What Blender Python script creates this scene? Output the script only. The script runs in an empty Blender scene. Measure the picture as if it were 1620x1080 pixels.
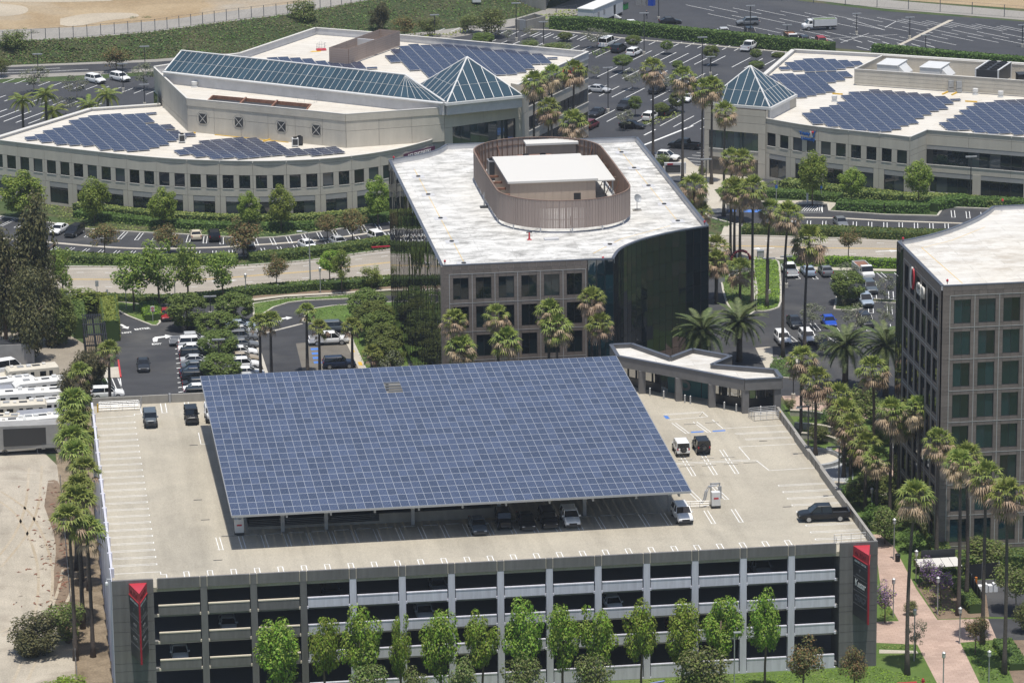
import bpy, math, random
import numpy as np
from mathutils import Matrix, Vector
random.seed(7); RNG = np.random.default_rng(7)
SC = bpy.context.scene; COL = SC.collection
# ------------------------------------------------------------------ camera
FPX, PITCH, ROLL, YAW = 6200.0, .2631, -.0103, .1325
CAM = Vector((-45.77, -445.18, 149.9))
FW = Vector((math.sin(YAW)*math.cos(PITCH), math.cos(YAW)*math.cos(PITCH), -math.sin(PITCH)))
_r = Vector((math.cos(YAW), -math.sin(YAW), 0)); _u = _r.cross(FW)
RT = _r*math.cos(ROLL)+_u*math.sin(ROLL); UP = -_r*math.sin(ROLL)+_u*math.cos(ROLL)
cd = bpy.data.cameras.new('camera'); cam = bpy.data.objects.new('camera', cd); COL.objects.link(cam)
cd.sensor_width = 36; cd.lens = FPX*36/1620; cd.clip_start = 5; cd.clip_end = 6000
cam.matrix_world = Matrix(((RT.x, UP.x, -FW.x, CAM.x), (RT.y, UP.y, -FW.y, CAM.y), (RT.z, UP.z, -FW.z, CAM.z), (0, 0, 0, 1)))
SC.camera = cam
# ------------------------------------------------------------------ sky, sun, exposure
SUN_EL, SUN_AZ = math.radians(78.5), math.radians(3)      # azimuth measured from -Y (the camera side) towards +X
W = bpy.data.worlds.new('World'); SC.world = W; W.use_nodes = True
wn = W.node_tree.nodes; wl = W.node_tree.links
sky = wn.new('ShaderNodeTexSky'); sky.sky_type = 'NISHITA'; sky.sun_disc = False
sky.sun_elevation = SUN_EL; sky.sun_rotation = math.pi - SUN_AZ
sky.air_density = 1.0; sky.dust_density = 1.2; sky.ozone_density = 1.0
bg = wn['Background']; wl.new(sky.outputs[0], bg.inputs[0]); bg.inputs[1].default_value = .11
sl = bpy.data.lights.new('sun', 'SUN'); sl.energy = 4.3; sl.angle = math.radians(.55); sl.color = (1, .955, .88)
so = bpy.data.objects.new('sun', sl); COL.objects.link(so)
SUNV = Vector((math.cos(SUN_EL)*math.sin(SUN_AZ), -math.cos(SUN_EL)*math.cos(SUN_AZ), math.sin(SUN_EL)))
so.rotation_euler = SUNV.to_track_quat('Z', 'Y').to_euler(); so.location = (0, -100, 300)
SC.view_settings.view_transform = 'Standard'; SC.view_settings.look = 'None'
SC.view_settings.exposure = 0.06; SC.view_settings.gamma = 1; SC.view_settings.use_curve_mapping = False
SC.render.engine = 'CYCLES'; SC.cycles.max_bounces = 6; SC.cycles.diffuse_bounces = 3; SC.cycles.glossy_bounces = 3
SC.cycles.transparent_max_bounces = 6; SC.cycles.caustics_reflective = False; SC.cycles.caustics_refractive = False

# ------------------------------------------------------------------ surveying: where a sight line of the photograph meets a height or a depth
def _ray(px, py): return FW + RT*((px-810)/FPX) + UP*((540-py)/FPX)
def G(px, py, z=0.0):
    d = _ray(px, py); p = CAM + d*((z-CAM.z)/d.z); return (p.x, p.y)
def GY(px, py, y):
    d = _ray(px, py); p = CAM + d*((y-CAM.y)/d.y); return (p.x, p.z)
def GP(pts, z=0.0): return [G(a, b, z) for a, b in pts]
# ------------------------------------------------------------------ objects
def props(o, label=None, cat=None, group=None, kind=None):
    if label: o['label'] = label
    if cat: o['category'] = cat
    if group: o['group'] = group
    if kind: o['kind'] = kind
    return o
def put(o, parent=None, world=False):
    COL.objects.link(o)
    if parent is not None:
        o.parent = parent
        if world and parent.name in WINV: o.matrix_parent_inverse = WINV[parent.name]
    return o
WINV = {}
def thing(name, label, cat, loc=(0, 0, 0), rz=0.0, group=None, sc=1.0):
    o = bpy.data.objects.new(name, None); COL.objects.link(o)
    o.empty_display_size = .3
    loc = (loc[0], loc[1], loc[2] if len(loc) > 2 else 0.0)
    o.location = loc; o.rotation_euler = (0, 0, rz); o.scale = (sc, sc, sc)
    WINV[o.name] = (Matrix.Translation(loc) @ Matrix.Rotation(rz, 4, 'Z') @ Matrix.Scale(sc, 4)).inverted()
    return props(o, label, cat, group)
def inst(data, name, parent=None, loc=(0, 0, 0), rot=(0, 0, 0), sc=(1, 1, 1), world=False):
    o = bpy.data.objects.new(name, data); o.location = loc; o.rotation_euler = rot; o.scale = sc
    return put(o, parent, world)
def dup(root, loc, rz, label, group=None, sc=None, name=None):
    r = root.copy(); COL.objects.link(r); r.location = (loc[0], loc[1], loc[2] if len(loc) > 2 else 0.0); r.rotation_euler = (0, 0, rz)
    if sc: r.scale = (sc, sc, sc) if not isinstance(sc, tuple) else sc
    r['label'] = label
    if group: r['group'] = group
    for ch in root.children:
        c = ch.copy(); COL.objects.link(c); c.parent = r
        for g in ch.children:
            d = g.copy(); COL.objects.link(d); d.parent = c
    return r
class B:
    """collects faces; obj() links them as one mesh object"""
    def __init__(s): s.v = []; s.f = []; s.m = []
    def add(s, vs, fs, m=0):
        n = len(s.v); s.v += [tuple(p) for p in vs]; s.f += [tuple(i+n for i in f) for f in fs]; s.m += [m]*len(fs); return s
    def box(s, x0, y0, z0, x1, y1, z1, m=0):
        return s.add([(x0, y0, z0), (x1, y0, z0), (x1, y1, z0), (x0, y1, z0), (x0, y0, z1), (x1, y0, z1), (x1, y1, z1), (x0, y1, z1)],
                     [(3, 2, 1, 0), (4, 5, 6, 7), (0, 1, 5, 4), (1, 2, 6, 5), (2, 3, 7, 6), (3, 0, 4, 7)], m)
    def bar(s, p, q, w, z0, z1, m=0):
        """upright slab standing on the plan line p-q, w thick"""
        dx, dy = q[0]-p[0], q[1]-p[1]; L = math.hypot(dx, dy) or 1; nx, ny = -dy/L*w/2, dx/L*w/2
        P = [(p[0]-nx, p[1]-ny), (q[0]-nx, q[1]-ny), (q[0]+nx, q[1]+ny), (p[0]+nx, p[1]+ny)]
        return s.prism(P, z0, z1, m)
    def prism(s, poly, z0, z1, m=0, mt=None):
        n = len(poly); a = sum(poly[i][0]*poly[(i+1) % n][1]-poly[(i+1) % n][0]*poly[i][1] for i in range(n))
        if a < 0: poly = poly[::-1]
        vs = [(x, y, z0) for x, y in poly]+[(x, y, z1) for x, y in poly]
        s.add(vs, [(i, (i+1) % n, n+(i+1) % n, n+i) for i in range(n)]+[tuple(range(n))[::-1]], m)
        k = len(s.v)-2*n
        s.f.append(tuple(k+n+i for i in range(n))); s.m.append(m if mt is None else mt)
        return s
    def sheet(s, poly, z, m=0):
        n = len(poly); a = sum(poly[i][0]*poly[(i+1) % n][1]-poly[(i+1) % n][0]*poly[i][1] for i in range(n))
        if a < 0: poly = poly[::-1]
        return s.add([(x, y, z) for x, y in poly], [tuple(range(n))], m)
    def line(s, pts, w, z, m=0):
        for p, q in zip(pts, pts[1:]):
            dx, dy = q[0]-p[0], q[1]-p[1]; L = math.hypot(dx, dy)
            if L < 1e-6: continue
            nx, ny = -dy/L*w/2, dx/L*w/2
            s.sheet([(p[0]-nx, p[1]-ny), (q[0]-nx, q[1]-ny), (q[0]+nx, q[1]+ny), (p[0]+nx, p[1]+ny)], z, m)
        return s
    def tube(s, pts, r, n=8, m=0, cap=True):
        pts = [Vector(p) for p in pts]; rs = r if isinstance(r, (list, tuple)) else [r]*len(pts)
        base = len(s.v); k = len(pts)
        for i, p in enumerate(pts):
            t = (pts[min(i+1, k-1)]-pts[max(i-1, 0)]).normalized()
            a = t.orthogonal().normalized() if abs(t.z) < .9 else Vector((1, 0, 0)).cross(t).normalized()
            b = t.cross(a)
            for j in range(n):
                an = 2*math.pi*j/n; q = p+(a*math.cos(an)+b*math.sin(an))*rs[i]; s.v.append(tuple(q))
        for i in range(k-1):
            for j in range(n):
                s.f.append((base+i*n+j, base+i*n+(j+1) % n, base+(i+1)*n+(j+1) % n, base+(i+1)*n+j)); s.m.append(m)
        if cap:
            s.f.append(tuple(base+j for j in range(n))[::-1]); s.m.append(m)
            s.f.append(tuple(base+(k-1)*n+j for j in range(n))); s.m.append(m)
        return s
    def lathe(s, prof, n=16, c=(0, 0), m=0, cap=True):
        base = len(s.v); k = len(prof)
        for r, z in prof:
            for j in range(n):
                a = 2*math.pi*j/n; s.v.append((c[0]+r*math.cos(a), c[1]+r*math.sin(a), z))
        for i in range(k-1):
            for j in range(n):
                s.f.append((base+i*n+j, base+i*n+(j+1) % n, base+(i+1)*n+(j+1) % n, base+(i+1)*n+j)); s.m.append(m)
        if cap: s.f.append(tuple(base+(k-1)*n+j for j in range(n))); s.m.append(m)
        return s
    def mesh(s, name, mats, smooth=False):
        me = bpy.data.meshes.new(name); me.from_pydata(s.v, [], s.f)
        for mt in (mats if isinstance(mats, (list, tuple)) else [mats]): me.materials.append(mt)
        if any(s.m): me.polygons.foreach_set('material_index', s.m)
        if smooth: me.polygons.foreach_set('use_smooth', [True]*len(s.f))
        me.update(); return me
    def obj(s, name, mats, parent=None, world=True, smooth=False, **kw):
        o = bpy.data.objects.new(name, s.mesh(name, mats, smooth)); put(o, parent, world and parent is not None)
        return props(o, **kw)
def structure(name, b, mats, **kw): return b.obj(name, mats, kind='structure', **kw)
def ordn(i):
    return ['first', 'second', 'third', 'fourth', 'fifth', 'sixth', 'seventh', 'eighth', 'ninth', 'tenth', 'eleventh', 'twelfth', 'thirteenth', 'fourteenth', 'fifteenth', 'sixteenth', 'seventeenth', 'eighteenth', 'nineteenth', 'twentieth'][i]
def resample(pts, step=None, n=None):
    L = [0]
    for p, q in zip(pts, pts[1:]): L.append(L[-1]+math.dist(p, q))
    n = n or max(1, round(L[-1]/step)); out = []
    for i in range(n+1):
        t = L[-1]*i/n; k = 0
        while k < len(L)-2 and L[k+1] < t: k += 1
        f = (t-L[k])/((L[k+1]-L[k]) or 1); out.append(tuple(a+(b-a)*f for a, b in zip(pts[k], pts[k+1])))
    return out
def smooth_path(pts, n=6):
    out = []; P = [pts[0]]+list(pts)+[pts[-1]]
    for i in range(1, len(P)-2):
        p0, p1, p2, p3 = [np.array(P[j], float) for j in (i-1, i, i+1, i+2)]
        for k in range(n):
            t = k/n; out.append(tuple(.5*((2*p1)+(-p0+p2)*t+(2*p0-5*p1+4*p2-p3)*t*t+(-p0+3*p1-3*p2+p3)*t**3)))
    out.append(tuple(pts[-1])); return out
def lerp(p, q, t): return tuple(a+(b-a)*t for a, b in zip(p, q))
# ------------------------------------------------------------------ materials
def nodes(name):
    m = bpy.data.materials.new(name); m.use_nodes = True
    nt = m.node_tree; return m, nt.nodes, nt.links, nt.nodes['Principled BSDF']
def rgb(c): return (c[0], c[1], c[2], 1)
def coords(n, l, scale=(1, 1, 1), kind='Object', rot=0):
    tc = n.new('ShaderNodeTexCoord'); mp = n.new('ShaderNodeMapping'); mp.inputs['Scale'].default_value = scale; mp.inputs['Rotation'].default_value = (0, 0, rot)
    l.new(tc.outputs[kind], mp.inputs[0]); return mp.outputs[0]
def noise(n, l, vec, scale, detail=4, rough=.6, dist=0):
    t = n.new('ShaderNodeTexNoise'); t.inputs['Scale'].default_value = scale; t.inputs['Detail'].default_value = detail
    t.inputs['Roughness'].default_value = rough; t.inputs['Distortion'].default_value = dist
    l.new(vec, t.inputs['Vector']); return t.outputs['Fac']
def ramp(n, l, fac, stops):
    r = n.new('ShaderNodeValToRGB'); e = r.color_ramp.elements
    while len(e) < len(stops): e.new(.5)
    for k, (p, c) in enumerate(stops): e[k].position = p; e[k].color = rgb(c) if not isinstance(c, (int, float)) else (c, c, c, 1)
    l.new(fac, r.inputs[0]); return r.outputs[0]
def mix(n, l, fac, a, b, mode='MIX'):
    x = n.new('ShaderNodeMix'); x.data_type = 'RGBA'; x.blend_type = mode
    for s, v in ((x.inputs[0], fac), (x.inputs[6], a), (x.inputs[7], b)):
        if isinstance(v, (int, float)): s.default_value = v
        elif isinstance(v, tuple): s.default_value = rgb(v)
        else: l.new(v, s)
    return x.outputs[2]
def bump(n, l, p, h, strength=.3, dist=.02):
    b = n.new('ShaderNodeBump'); b.inputs['Strength'].default_value = strength; b.inputs['Distance'].default_value = dist
    l.new(h, b.inputs['Height']); l.new(b.outputs[0], p.inputs['Normal'])
def mat(name, c, rough=.8, metal=0.0, var=0.0, scale=1.0, spec=.4, rnd=0.0, c2=None, bmp=0.0, detail=5, stretch=(1, 1, 1), coat=0.0, ior=None):
    m, n, l, p = nodes(name)
    p.inputs['Roughness'].default_value = rough; p.inputs['Metallic'].default_value = metal
    p.inputs['Specular IOR Level'].default_value = spec; p.inputs['Coat Weight'].default_value = coat; p.inputs['Coat Roughness'].default_value = .04
    if ior: p.inputs['IOR'].default_value = ior
    out = None
    if var or c2:
        v = coords(n, l, stretch); f = noise(n, l, v, scale, detail)
        lo = tuple(x*(1-var) for x in c); hi = c2 or tuple(x*(1+var) for x in c)
        out = ramp(n, l, f, [(.32, lo), (.68, hi)])
        if bmp: bump(n, l, p, noise(n, l, v, scale*6, 4), bmp)
    if rnd:
        oi = n.new('ShaderNodeObjectInfo'); mr = n.new('ShaderNodeMapRange'); l.new(oi.outputs['Random'], mr.inputs[0])
        mr.inputs[3].default_value = 1-rnd; mr.inputs[4].default_value = 1+rnd
        hs = n.new('ShaderNodeHueSaturation'); l.new(mr.outputs[0], hs.inputs['Value'])
        if out is not None: l.new(out, hs.inputs['Color'])
        else: hs.inputs['Color'].default_value = rgb(c)
        out = hs.outputs[0]
    if out is not None: l.new(out, p.inputs['Base Color'])
    else: p.inputs['Base Color'].default_value = rgb(c)
    return m
def ground_mat(name, c, c2, c3, s1, s2, rough=.9, bmp=.2, streak=None, grain=None):
    """two octaves of blotches (c to c2 at s1, towards c3 at s2), optional streaks in one direction and a fine grain"""
    m, n, l, p = nodes(name); v = coords(n, l)
    a = ramp(n, l, noise(n, l, v, s1, 6, .65), [(.35, c), (.65, c2)])
    f = ramp(n, l, noise(n, l, v, s2, 5, .6, 1.0), [(.5, 0.0), (.72, 1.0)])
    o = mix(n, l, f, a, c3)
    if streak:
        sv = coords(n, l, streak); f2 = ramp(n, l, noise(n, l, sv, 1.0, 4), [(.45, 1.0), (.7, .84)]); o = mix(n, l, 1.0, o, f2, 'MULTIPLY')
    if grain:
        f3 = ramp(n, l, noise(n, l, v, grain, 3), [(.3, .78), (.7, 1.18)]); o = mix(n, l, 1.0, o, f3, 'MULTIPLY')
    l.new(o, p.inputs['Base Color']); p.inputs['Roughness'].default_value = rough; p.inputs['Specular IOR Level'].default_value = .25
    if bmp: bump(n, l, p, noise(n, l, v, (grain or 8), 5), bmp, .05)
    return m
def leaf_mat(name, c, c2, trans=.38, hue=.03, val=.35, rough=.55):
    m, n, l, p = nodes(name); g = n.new('ShaderNodeNewGeometry'); oi = n.new('ShaderNodeObjectInfo')
    o = ramp(n, l, g.outputs['Random Per Island'], [(.1, c), (.9, c2)])
    hs = n.new('ShaderNodeHueSaturation'); l.new(o, hs.inputs['Color'])
    mr = n.new('ShaderNodeMapRange'); l.new(oi.outputs['Random'], mr.inputs[0]); mr.inputs[3].default_value = 1-val*.5; mr.inputs[4].default_value = 1+val*.5; l.new(mr.outputs[0], hs.inputs['Value'])
    mh = n.new('ShaderNodeMapRange'); l.new(oi.outputs['Random'], mh.inputs[0]); mh.inputs[3].default_value = .5-hue*.5; mh.inputs[4].default_value = .5+hue*.5; l.new(mh.outputs[0], hs.inputs['Hue'])
    l.new(hs.outputs[0], p.inputs['Base Color']); p.inputs['Roughness'].default_value = rough; p.inputs['Specular IOR Level'].default_value = .3
    tr = n.new('ShaderNodeBsdfTranslucent'); l.new(hs.outputs[0], tr.inputs[0]); mx = n.new('ShaderNodeMixShader'); mx.inputs[0].default_value = trans
    l.new(p.outputs[0], mx.inputs[1]); l.new(tr.outputs[0], mx.inputs[2]); l.new(mx.outputs[0], n['Material Output'].inputs[0])
    return m
def glass_mat(name, c, rough=.03, spec=.6, wav=.0, ior=1.6, rnd=0.0, scale=.6, blinds=0):
    m, n, l, p = nodes(name); p.inputs['Base Color'].default_value = rgb(c); p.inputs['Roughness'].default_value = rough
    p.inputs['Specular IOR Level'].default_value = spec; p.inputs['IOR'].default_value = ior
    if rnd:
        oi = n.new('ShaderNodeObjectInfo'); o = ramp(n, l, oi.outputs['Random'], [(.0, tuple(x*(1-rnd) for x in c)), (.74, tuple(x*(1+rnd) for x in c)), (.80, tuple(x*2+.028 for x in c) if blinds else c), (1.0, tuple(x*2+.05 for x in c) if blinds else c)]); l.new(o, p.inputs['Base Color'])
    if wav: bump(n, l, p, noise(n, l, coords(n, l, (1, 1, .5)), scale, 2), wav, .1)
    return m
def roof_mat(name, c, grime, amount, tint, tile=(.33, 1.1), rot=0):
    """welded roof membrane: sheets with seams, grime lying in streaks and patches, lighter repair squares"""
    m, n, l, p = nodes(name); v = coords(n, l, (1, 1, 1), rot=rot)
    br = n.new('ShaderNodeTexBrick'); br.inputs['Scale'].default_value = 1; br.inputs['Brick Width'].default_value = 9; br.inputs['Row Height'].default_value = 1.9
    br.inputs['Mortar Size'].default_value = .05; br.inputs['Mortar Smooth'].default_value = .6; br.inputs['Color1'].default_value = rgb(c); br.inputs['Color2'].default_value = rgb(tuple(x*.93 for x in c))
    br.inputs['Mortar'].default_value = rgb(tuple(x*.66 for x in c)); l.new(v, br.inputs['Vector'])
    f1 = ramp(n, l, noise(n, l, v, .07, 6, .7), [(.42, 0.0), (.72, 1.0)])
    f2 = ramp(n, l, noise(n, l, coords(n, l, (.5, .9, 1), rot=rot), .55, 7, .8), [(.44, 0.0), (.60, 1.0)])
    f3 = ramp(n, l, noise(n, l, coords(n, l, (.9, .5, 1), rot=rot), .7, 6, .75), [(.55, 0.0), (.7, .8)])
    g = mix(n, l, f1, f2, f3, 'MIX'); gm = n.new('ShaderNodeMath'); gm.operation = 'MULTIPLY'; l.new(g, gm.inputs[0]); gm.inputs[1].default_value = amount
    o = mix(n, l, gm.outputs[0], br.outputs[0], grime)
    f4 = ramp(n, l, noise(n, l, v, .045, 3), [(.5, 0.0), (.75, .55)]); o = mix(n, l, f4, o, tint, 'MULTIPLY')
    l.new(o, p.inputs['Base Color']); p.inputs['Roughness'].default_value = .75; p.inputs['Specular IOR Level'].default_value = .3
    return m
M = {}
M['asphalt'] = ground_mat('asphalt', (.046, .047, .052), (.066, .067, .071), (.100, .098, .094), .12, .05, .88, .15, streak=(.04, .5, 1), grain=14)
M['asphalt_far'] = ground_mat('asphalt_far', (.049, .051, .058), (.063, .065, .072), (.080, .081, .085), .09, .03, .88, .1, streak=(.05, .01, 1), grain=10)
M['asphalt_worn'] = ground_mat('asphalt_worn', (.15, .135, .115), (.18, .165, .14), (.12, .11, .10), .3, .1, .9, .1, grain=12)
M['street'] = ground_mat('street_concrete', (.335, .30, .25), (.385, .345, .29), (.30, .268, .228), .15, .05, .9, .1, streak=(.03, .8, 1), grain=6)
M['deck'] = ground_mat('deck_concrete', (.405, .367, .297), (.462, .42, .338), (.345, .315, .257), .13, .06, .85, .1, streak=(.5, .03, 1), grain=9)
M['walk'] = ground_mat('pale_concrete', (.46, .42, .35), (.52, .48, .40), (.42, .37, .30), .3, .1, .85, .1, grain=8)
M['kerb'] = mat('kerb_concrete', (.48, .45, .39), .85, var=.15, scale=1.5)
M['dirt'] = ground_mat('sandy_dirt', (.385, .345, .28), (.475, .425, .345), (.29, .25, .20), .2, .12, .95, .4, streak=(.45, .06, 1), grain=5)
M['litter_soil'] = ground_mat('littered_soil', (.20, .155, .105), (.29, .23, .16), (.13, .10, .065), .5, .3, .95, .6, grain=4)
M['rv_yard'] = ground_mat('yard_dirt', (.24, .21, .17), (.33, .29, .23), (.18, .16, .14), .2, .08, .95, .3, grain=5)
M['field'] = ground_mat('dry_grass', (.31, .225, .13), (.40, .31, .195), (.36, .32, .26), .05, .022, .95, .3, streak=(.01, .12, 1), grain=2.5)
M['gravel_road'] = ground_mat('pale_gravel', (.27, .255, .23), (.32, .30, .27), (.25, .235, .21), .1, .05, .95, .1, grain=4)
M['slope'] = ground_mat('slope_cover', (.036, .056, .020), (.052, .070, .026), (.090, .080, .045), .12, .05, .95, .8, grain=1.6)
M['landscape'] = ground_mat('planted_ground', (.045, .075, .024), (.075, .105, .038), (.13, .105, .065), .2, .08, .95, .8, grain=2)
M['lawn'] = ground_mat('lawn', (.085, .140, .030), (.110, .170, .040), (.145, .180, .055), .4, .15, .95, .5, grain=7)
M['mulch'] = ground_mat('mulch', (.19, .14, .10), (.25, .185, .13), (.15, .11, .08), .8, .2, .95, .5, grain=5)
M['white_paint'] = mat('white_paint', (.76, .76, .74), .7, var=.12, scale=1.3)
M['yellow_paint'] = mat('yellow_paint', (.66, .42, .06), .7, var=.12, scale=1.5)
M['blue_paint'] = mat('blue_paint', (.08, .20, .55), .7, var=.12, scale=1.5)
M['red_paint'] = mat('red_paint', (.50, .05, .05), .7, var=.15, scale=2)
M['concrete'] = mat('grey_concrete', (.30, .285, .255), .9, var=.14, scale=.8, stretch=(1, 1, .3))
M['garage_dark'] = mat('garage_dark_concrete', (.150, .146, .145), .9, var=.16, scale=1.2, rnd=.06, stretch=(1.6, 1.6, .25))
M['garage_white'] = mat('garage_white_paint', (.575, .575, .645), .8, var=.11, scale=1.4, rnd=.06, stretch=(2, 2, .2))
M['cream_joint'] = mat('cream_joint', (.62, .56, .46), .85)
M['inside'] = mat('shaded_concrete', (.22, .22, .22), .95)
M['granite'] = mat('granite_tile', (.190, .160, .143), .55, var=.14, scale=3, rnd=.12, spec=.45)
M['granite_dark'] = mat('granite_back', (.05, .043, .04), .8)
M['granite_pale'] = mat('granite_tile_pale', (.185, .160, .145), .6, var=.12, scale=3, rnd=.1)
M['silver'] = mat('silver_strip', (.55, .55, .55), .45, metal=.4)
M['beige'] = mat('beige_panel', (.50, .465, .40), .9, var=.07, scale=.5, rnd=.035, stretch=(1.5, 1.5, .3))
M['beige_back'] = mat('panel_joint', (.15, .135, .115), .95)
M['tan_panel'] = mat('tan_metal_panel', (.38, .305, .245), .7, var=.06, scale=1.2, rnd=.03)
M['header'] = mat('grey_header', (.34, .335, .33), .8, var=.06, scale=1)
M['roof_mid'] = roof_mat('membrane_stained', (.69, .68, .65), (.22, .215, .20), .9, (.93, .89, .82))
M['roof_right'] = roof_mat('membrane_right', (.66, .64, .595), (.36, .31, .25), .6, (.97, .91, .80))
M['roof_cream'] = roof_mat('membrane_cream', (.65, .615, .55), (.45, .40, .33), .4, (1, .95, .87), rot=.6)
M['parapet_white'] = mat('parapet_white', (.52, .52, .53), .7, var=.08, scale=.7)
M['coping'] = mat('dark_coping', (.12, .13, .155), .4, metal=.3)
M['coping_pale'] = mat('pale_coping', (.62, .60, .56), .6)
M['white_metal'] = mat('white_metal', (.64, .64, .63), .45, var=.05, scale=1)
M['louver'] = mat('brown_screen', (.33, .265, .235), .65, rnd=.05)
M['louver_in'] = mat('brown_frame', (.20, .135, .105), .8, rnd=.1)
M['grey_metal'] = mat('grey_metal', (.36, .37, .38), .5, metal=.3, var=.1, scale=2)
M['galv'] = mat('galvanised_rail', (.46, .47, .49), .4, metal=.5)
M['dark_metal'] = mat('dark_metal', (.05, .052, .056), .5, metal=.3)
M['black'] = mat('black', (.015, .015, .017), .6)
M['rust'] = mat('rusty_steel', (.23, .115, .075), .85, var=.3, scale=2)
M['yellow'] = mat('yellow_paint_steel', (.62, .40, .05), .6)
M['red'] = mat('red_enamel', (.48, .035, .05), .45, spec=.5)
M['red_deep'] = mat('red_deep', (.30, .012, .03), .45)
M['sign_black'] = mat('sign_black', (.026, .028, .032), .35, spec=.6)
M['sign_white'] = mat('sign_white', (.78, .78, .78), .5)
M['sign_grey'] = mat('sign_grey', (.16, .165, .175), .5)
M['sign_blue'] = mat('sign_blue', (.02, .11, .38), .45)
M['sign_purple'] = mat('sign_purple', (.10, .025, .07), .6)
M['sign_hdr'] = mat('sign_header_text', (.17, .012, .02), .5)
M['teal'] = mat('teal_wall', (.035, .13, .14), .55, var=.15, scale=1)
M['glass'] = glass_mat('dark_glass', (.010, .017, .021), .02, .5, wav=.05, ior=1.7, rnd=.5, blinds=1)
M['glass_teal'] = glass_mat('teal_glass', (.008, .026, .034), .03, .6, wav=.22, ior=1.85, rnd=.8, scale=.8)
M['glass_mirror'] = glass_mat('mirror_glass', (.006, .011, .014), .015, .5, wav=.10, ior=1.75, rnd=.4, scale=.35)
M['glass_block'] = glass_mat('block_window_glass', (.006, .013, .015), .03, .45, wav=.05, ior=1.5, rnd=.6, blinds=1)
M['glass_wall'] = glass_mat('lobby_glass', (.030, .050, .052), .03, .8, wav=.02, ior=1.9, rnd=.6)
M['skylight'] = glass_mat('skylight_glass', (.036, .068, .092), .08, .6, ior=1.5, rnd=.16)
M['store_glass'] = glass_mat('storefront_glass', (.02, .022, .022), .02, 1.0, ior=2.6)
M['car_glass'] = glass_mat('car_glass', (.008, .010, .012), .03, .7, ior=1.5)
M['bark'] = mat('bark', (.14, .105, .078), .95, var=.3, scale=3, stretch=(1, 1, .3))
M['bark_pale'] = mat('pale_bark', (.34, .30, .25), .95, var=.25, scale=3)
M['palm_bark'] = mat('palm_bark', (.105, .088, .075), .95, var=.35, scale=4, stretch=(1, 1, 3))
M['leaf_bright'] = leaf_mat('leaf_bright', (.150, .240, .028), (.350, .420, .080))
M['leaf_mid'] = leaf_mat('leaf_mid', (.110, .185, .034), (.250, .330, .070))
M['leaf_ball'] = leaf_mat('leaf_clipped', (.090, .135, .026), (.180, .220, .052), .22)
M['leaf_olive'] = leaf_mat('leaf_olive', (.095, .118, .036), (.195, .200, .072), .2)
M['leaf_grey'] = leaf_mat('leaf_greygreen', (.125, .140, .085), (.215, .225, .145), .2)
M['leaf_dark'] = leaf_mat('leaf_dark', (.060, .066, .026), (.140, .126, .052), .2)
M['leaf_red'] = leaf_mat('leaf_reddish', (.085, .105, .028), (.260, .150, .065), .25)
M['leaf_yellow'] = leaf_mat('leaf_yellowgreen', (.16, .21, .035), (.30, .33, .07), .3)
M['leaf_hedge'] = leaf_mat('leaf_hedge', (.070, .130, .024), (.145, .220, .045), .2, val=.15)
M['leaf_hedge_pale'] = leaf_mat('leaf_hedge_pale', (.180, .225, .050), (.300, .340, .100), .2, val=.15)
M['leaf_lime'] = leaf_mat('leaf_lime', (.150, .290, .020), (.250, .420, .045), .25, val=.1)
M['leaf_purple'] = leaf_mat('blossom_purple', (.20, .11, .26), (.30, .20, .36), .3)
M['palm_green'] = leaf_mat('palm_green', (.120, .175, .032), (.300, .340, .085), .25, val=.3)
M['palm_tan'] = leaf_mat('palm_dead', (.36, .25, .155), (.52, .39, .26), .15, val=.25)
M['date_green'] = leaf_mat('date_green', (.080, .112, .038), (.170, .205, .080), .15, val=.2)
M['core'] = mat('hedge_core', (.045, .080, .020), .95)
def paver_mat():
    m, n, l, p = nodes('pink_pavers'); v = coords(n, l)
    br = n.new('ShaderNodeTexBrick'); br.inputs['Scale'].default_value = 1; br.inputs['Brick Width'].default_value = .9; br.inputs['Row Height'].default_value = .45; br.inputs['Mortar Size'].default_value = .02
    br.inputs['Color1'].default_value = rgb((.43, .31, .25)); br.inputs['Color2'].default_value = rgb((.50, .37, .30)); br.inputs['Mortar'].default_value = rgb((.33, .22, .17)); l.new(v, br.inputs['Vector'])
    f = ramp(n, l, noise(n, l, v, .25, 5), [(.35, .85), (.7, 1.12)]); o = mix(n, l, 1.0, br.outputs[0], f, 'MULTIPLY')
    l.new(o, p.inputs['Base Color']); p.inputs['Roughness'].default_value = .85; bump(n, l, p, br.outputs['Fac'], .3, -.01); return m
M['pavers'] = paver_mat()
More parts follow.
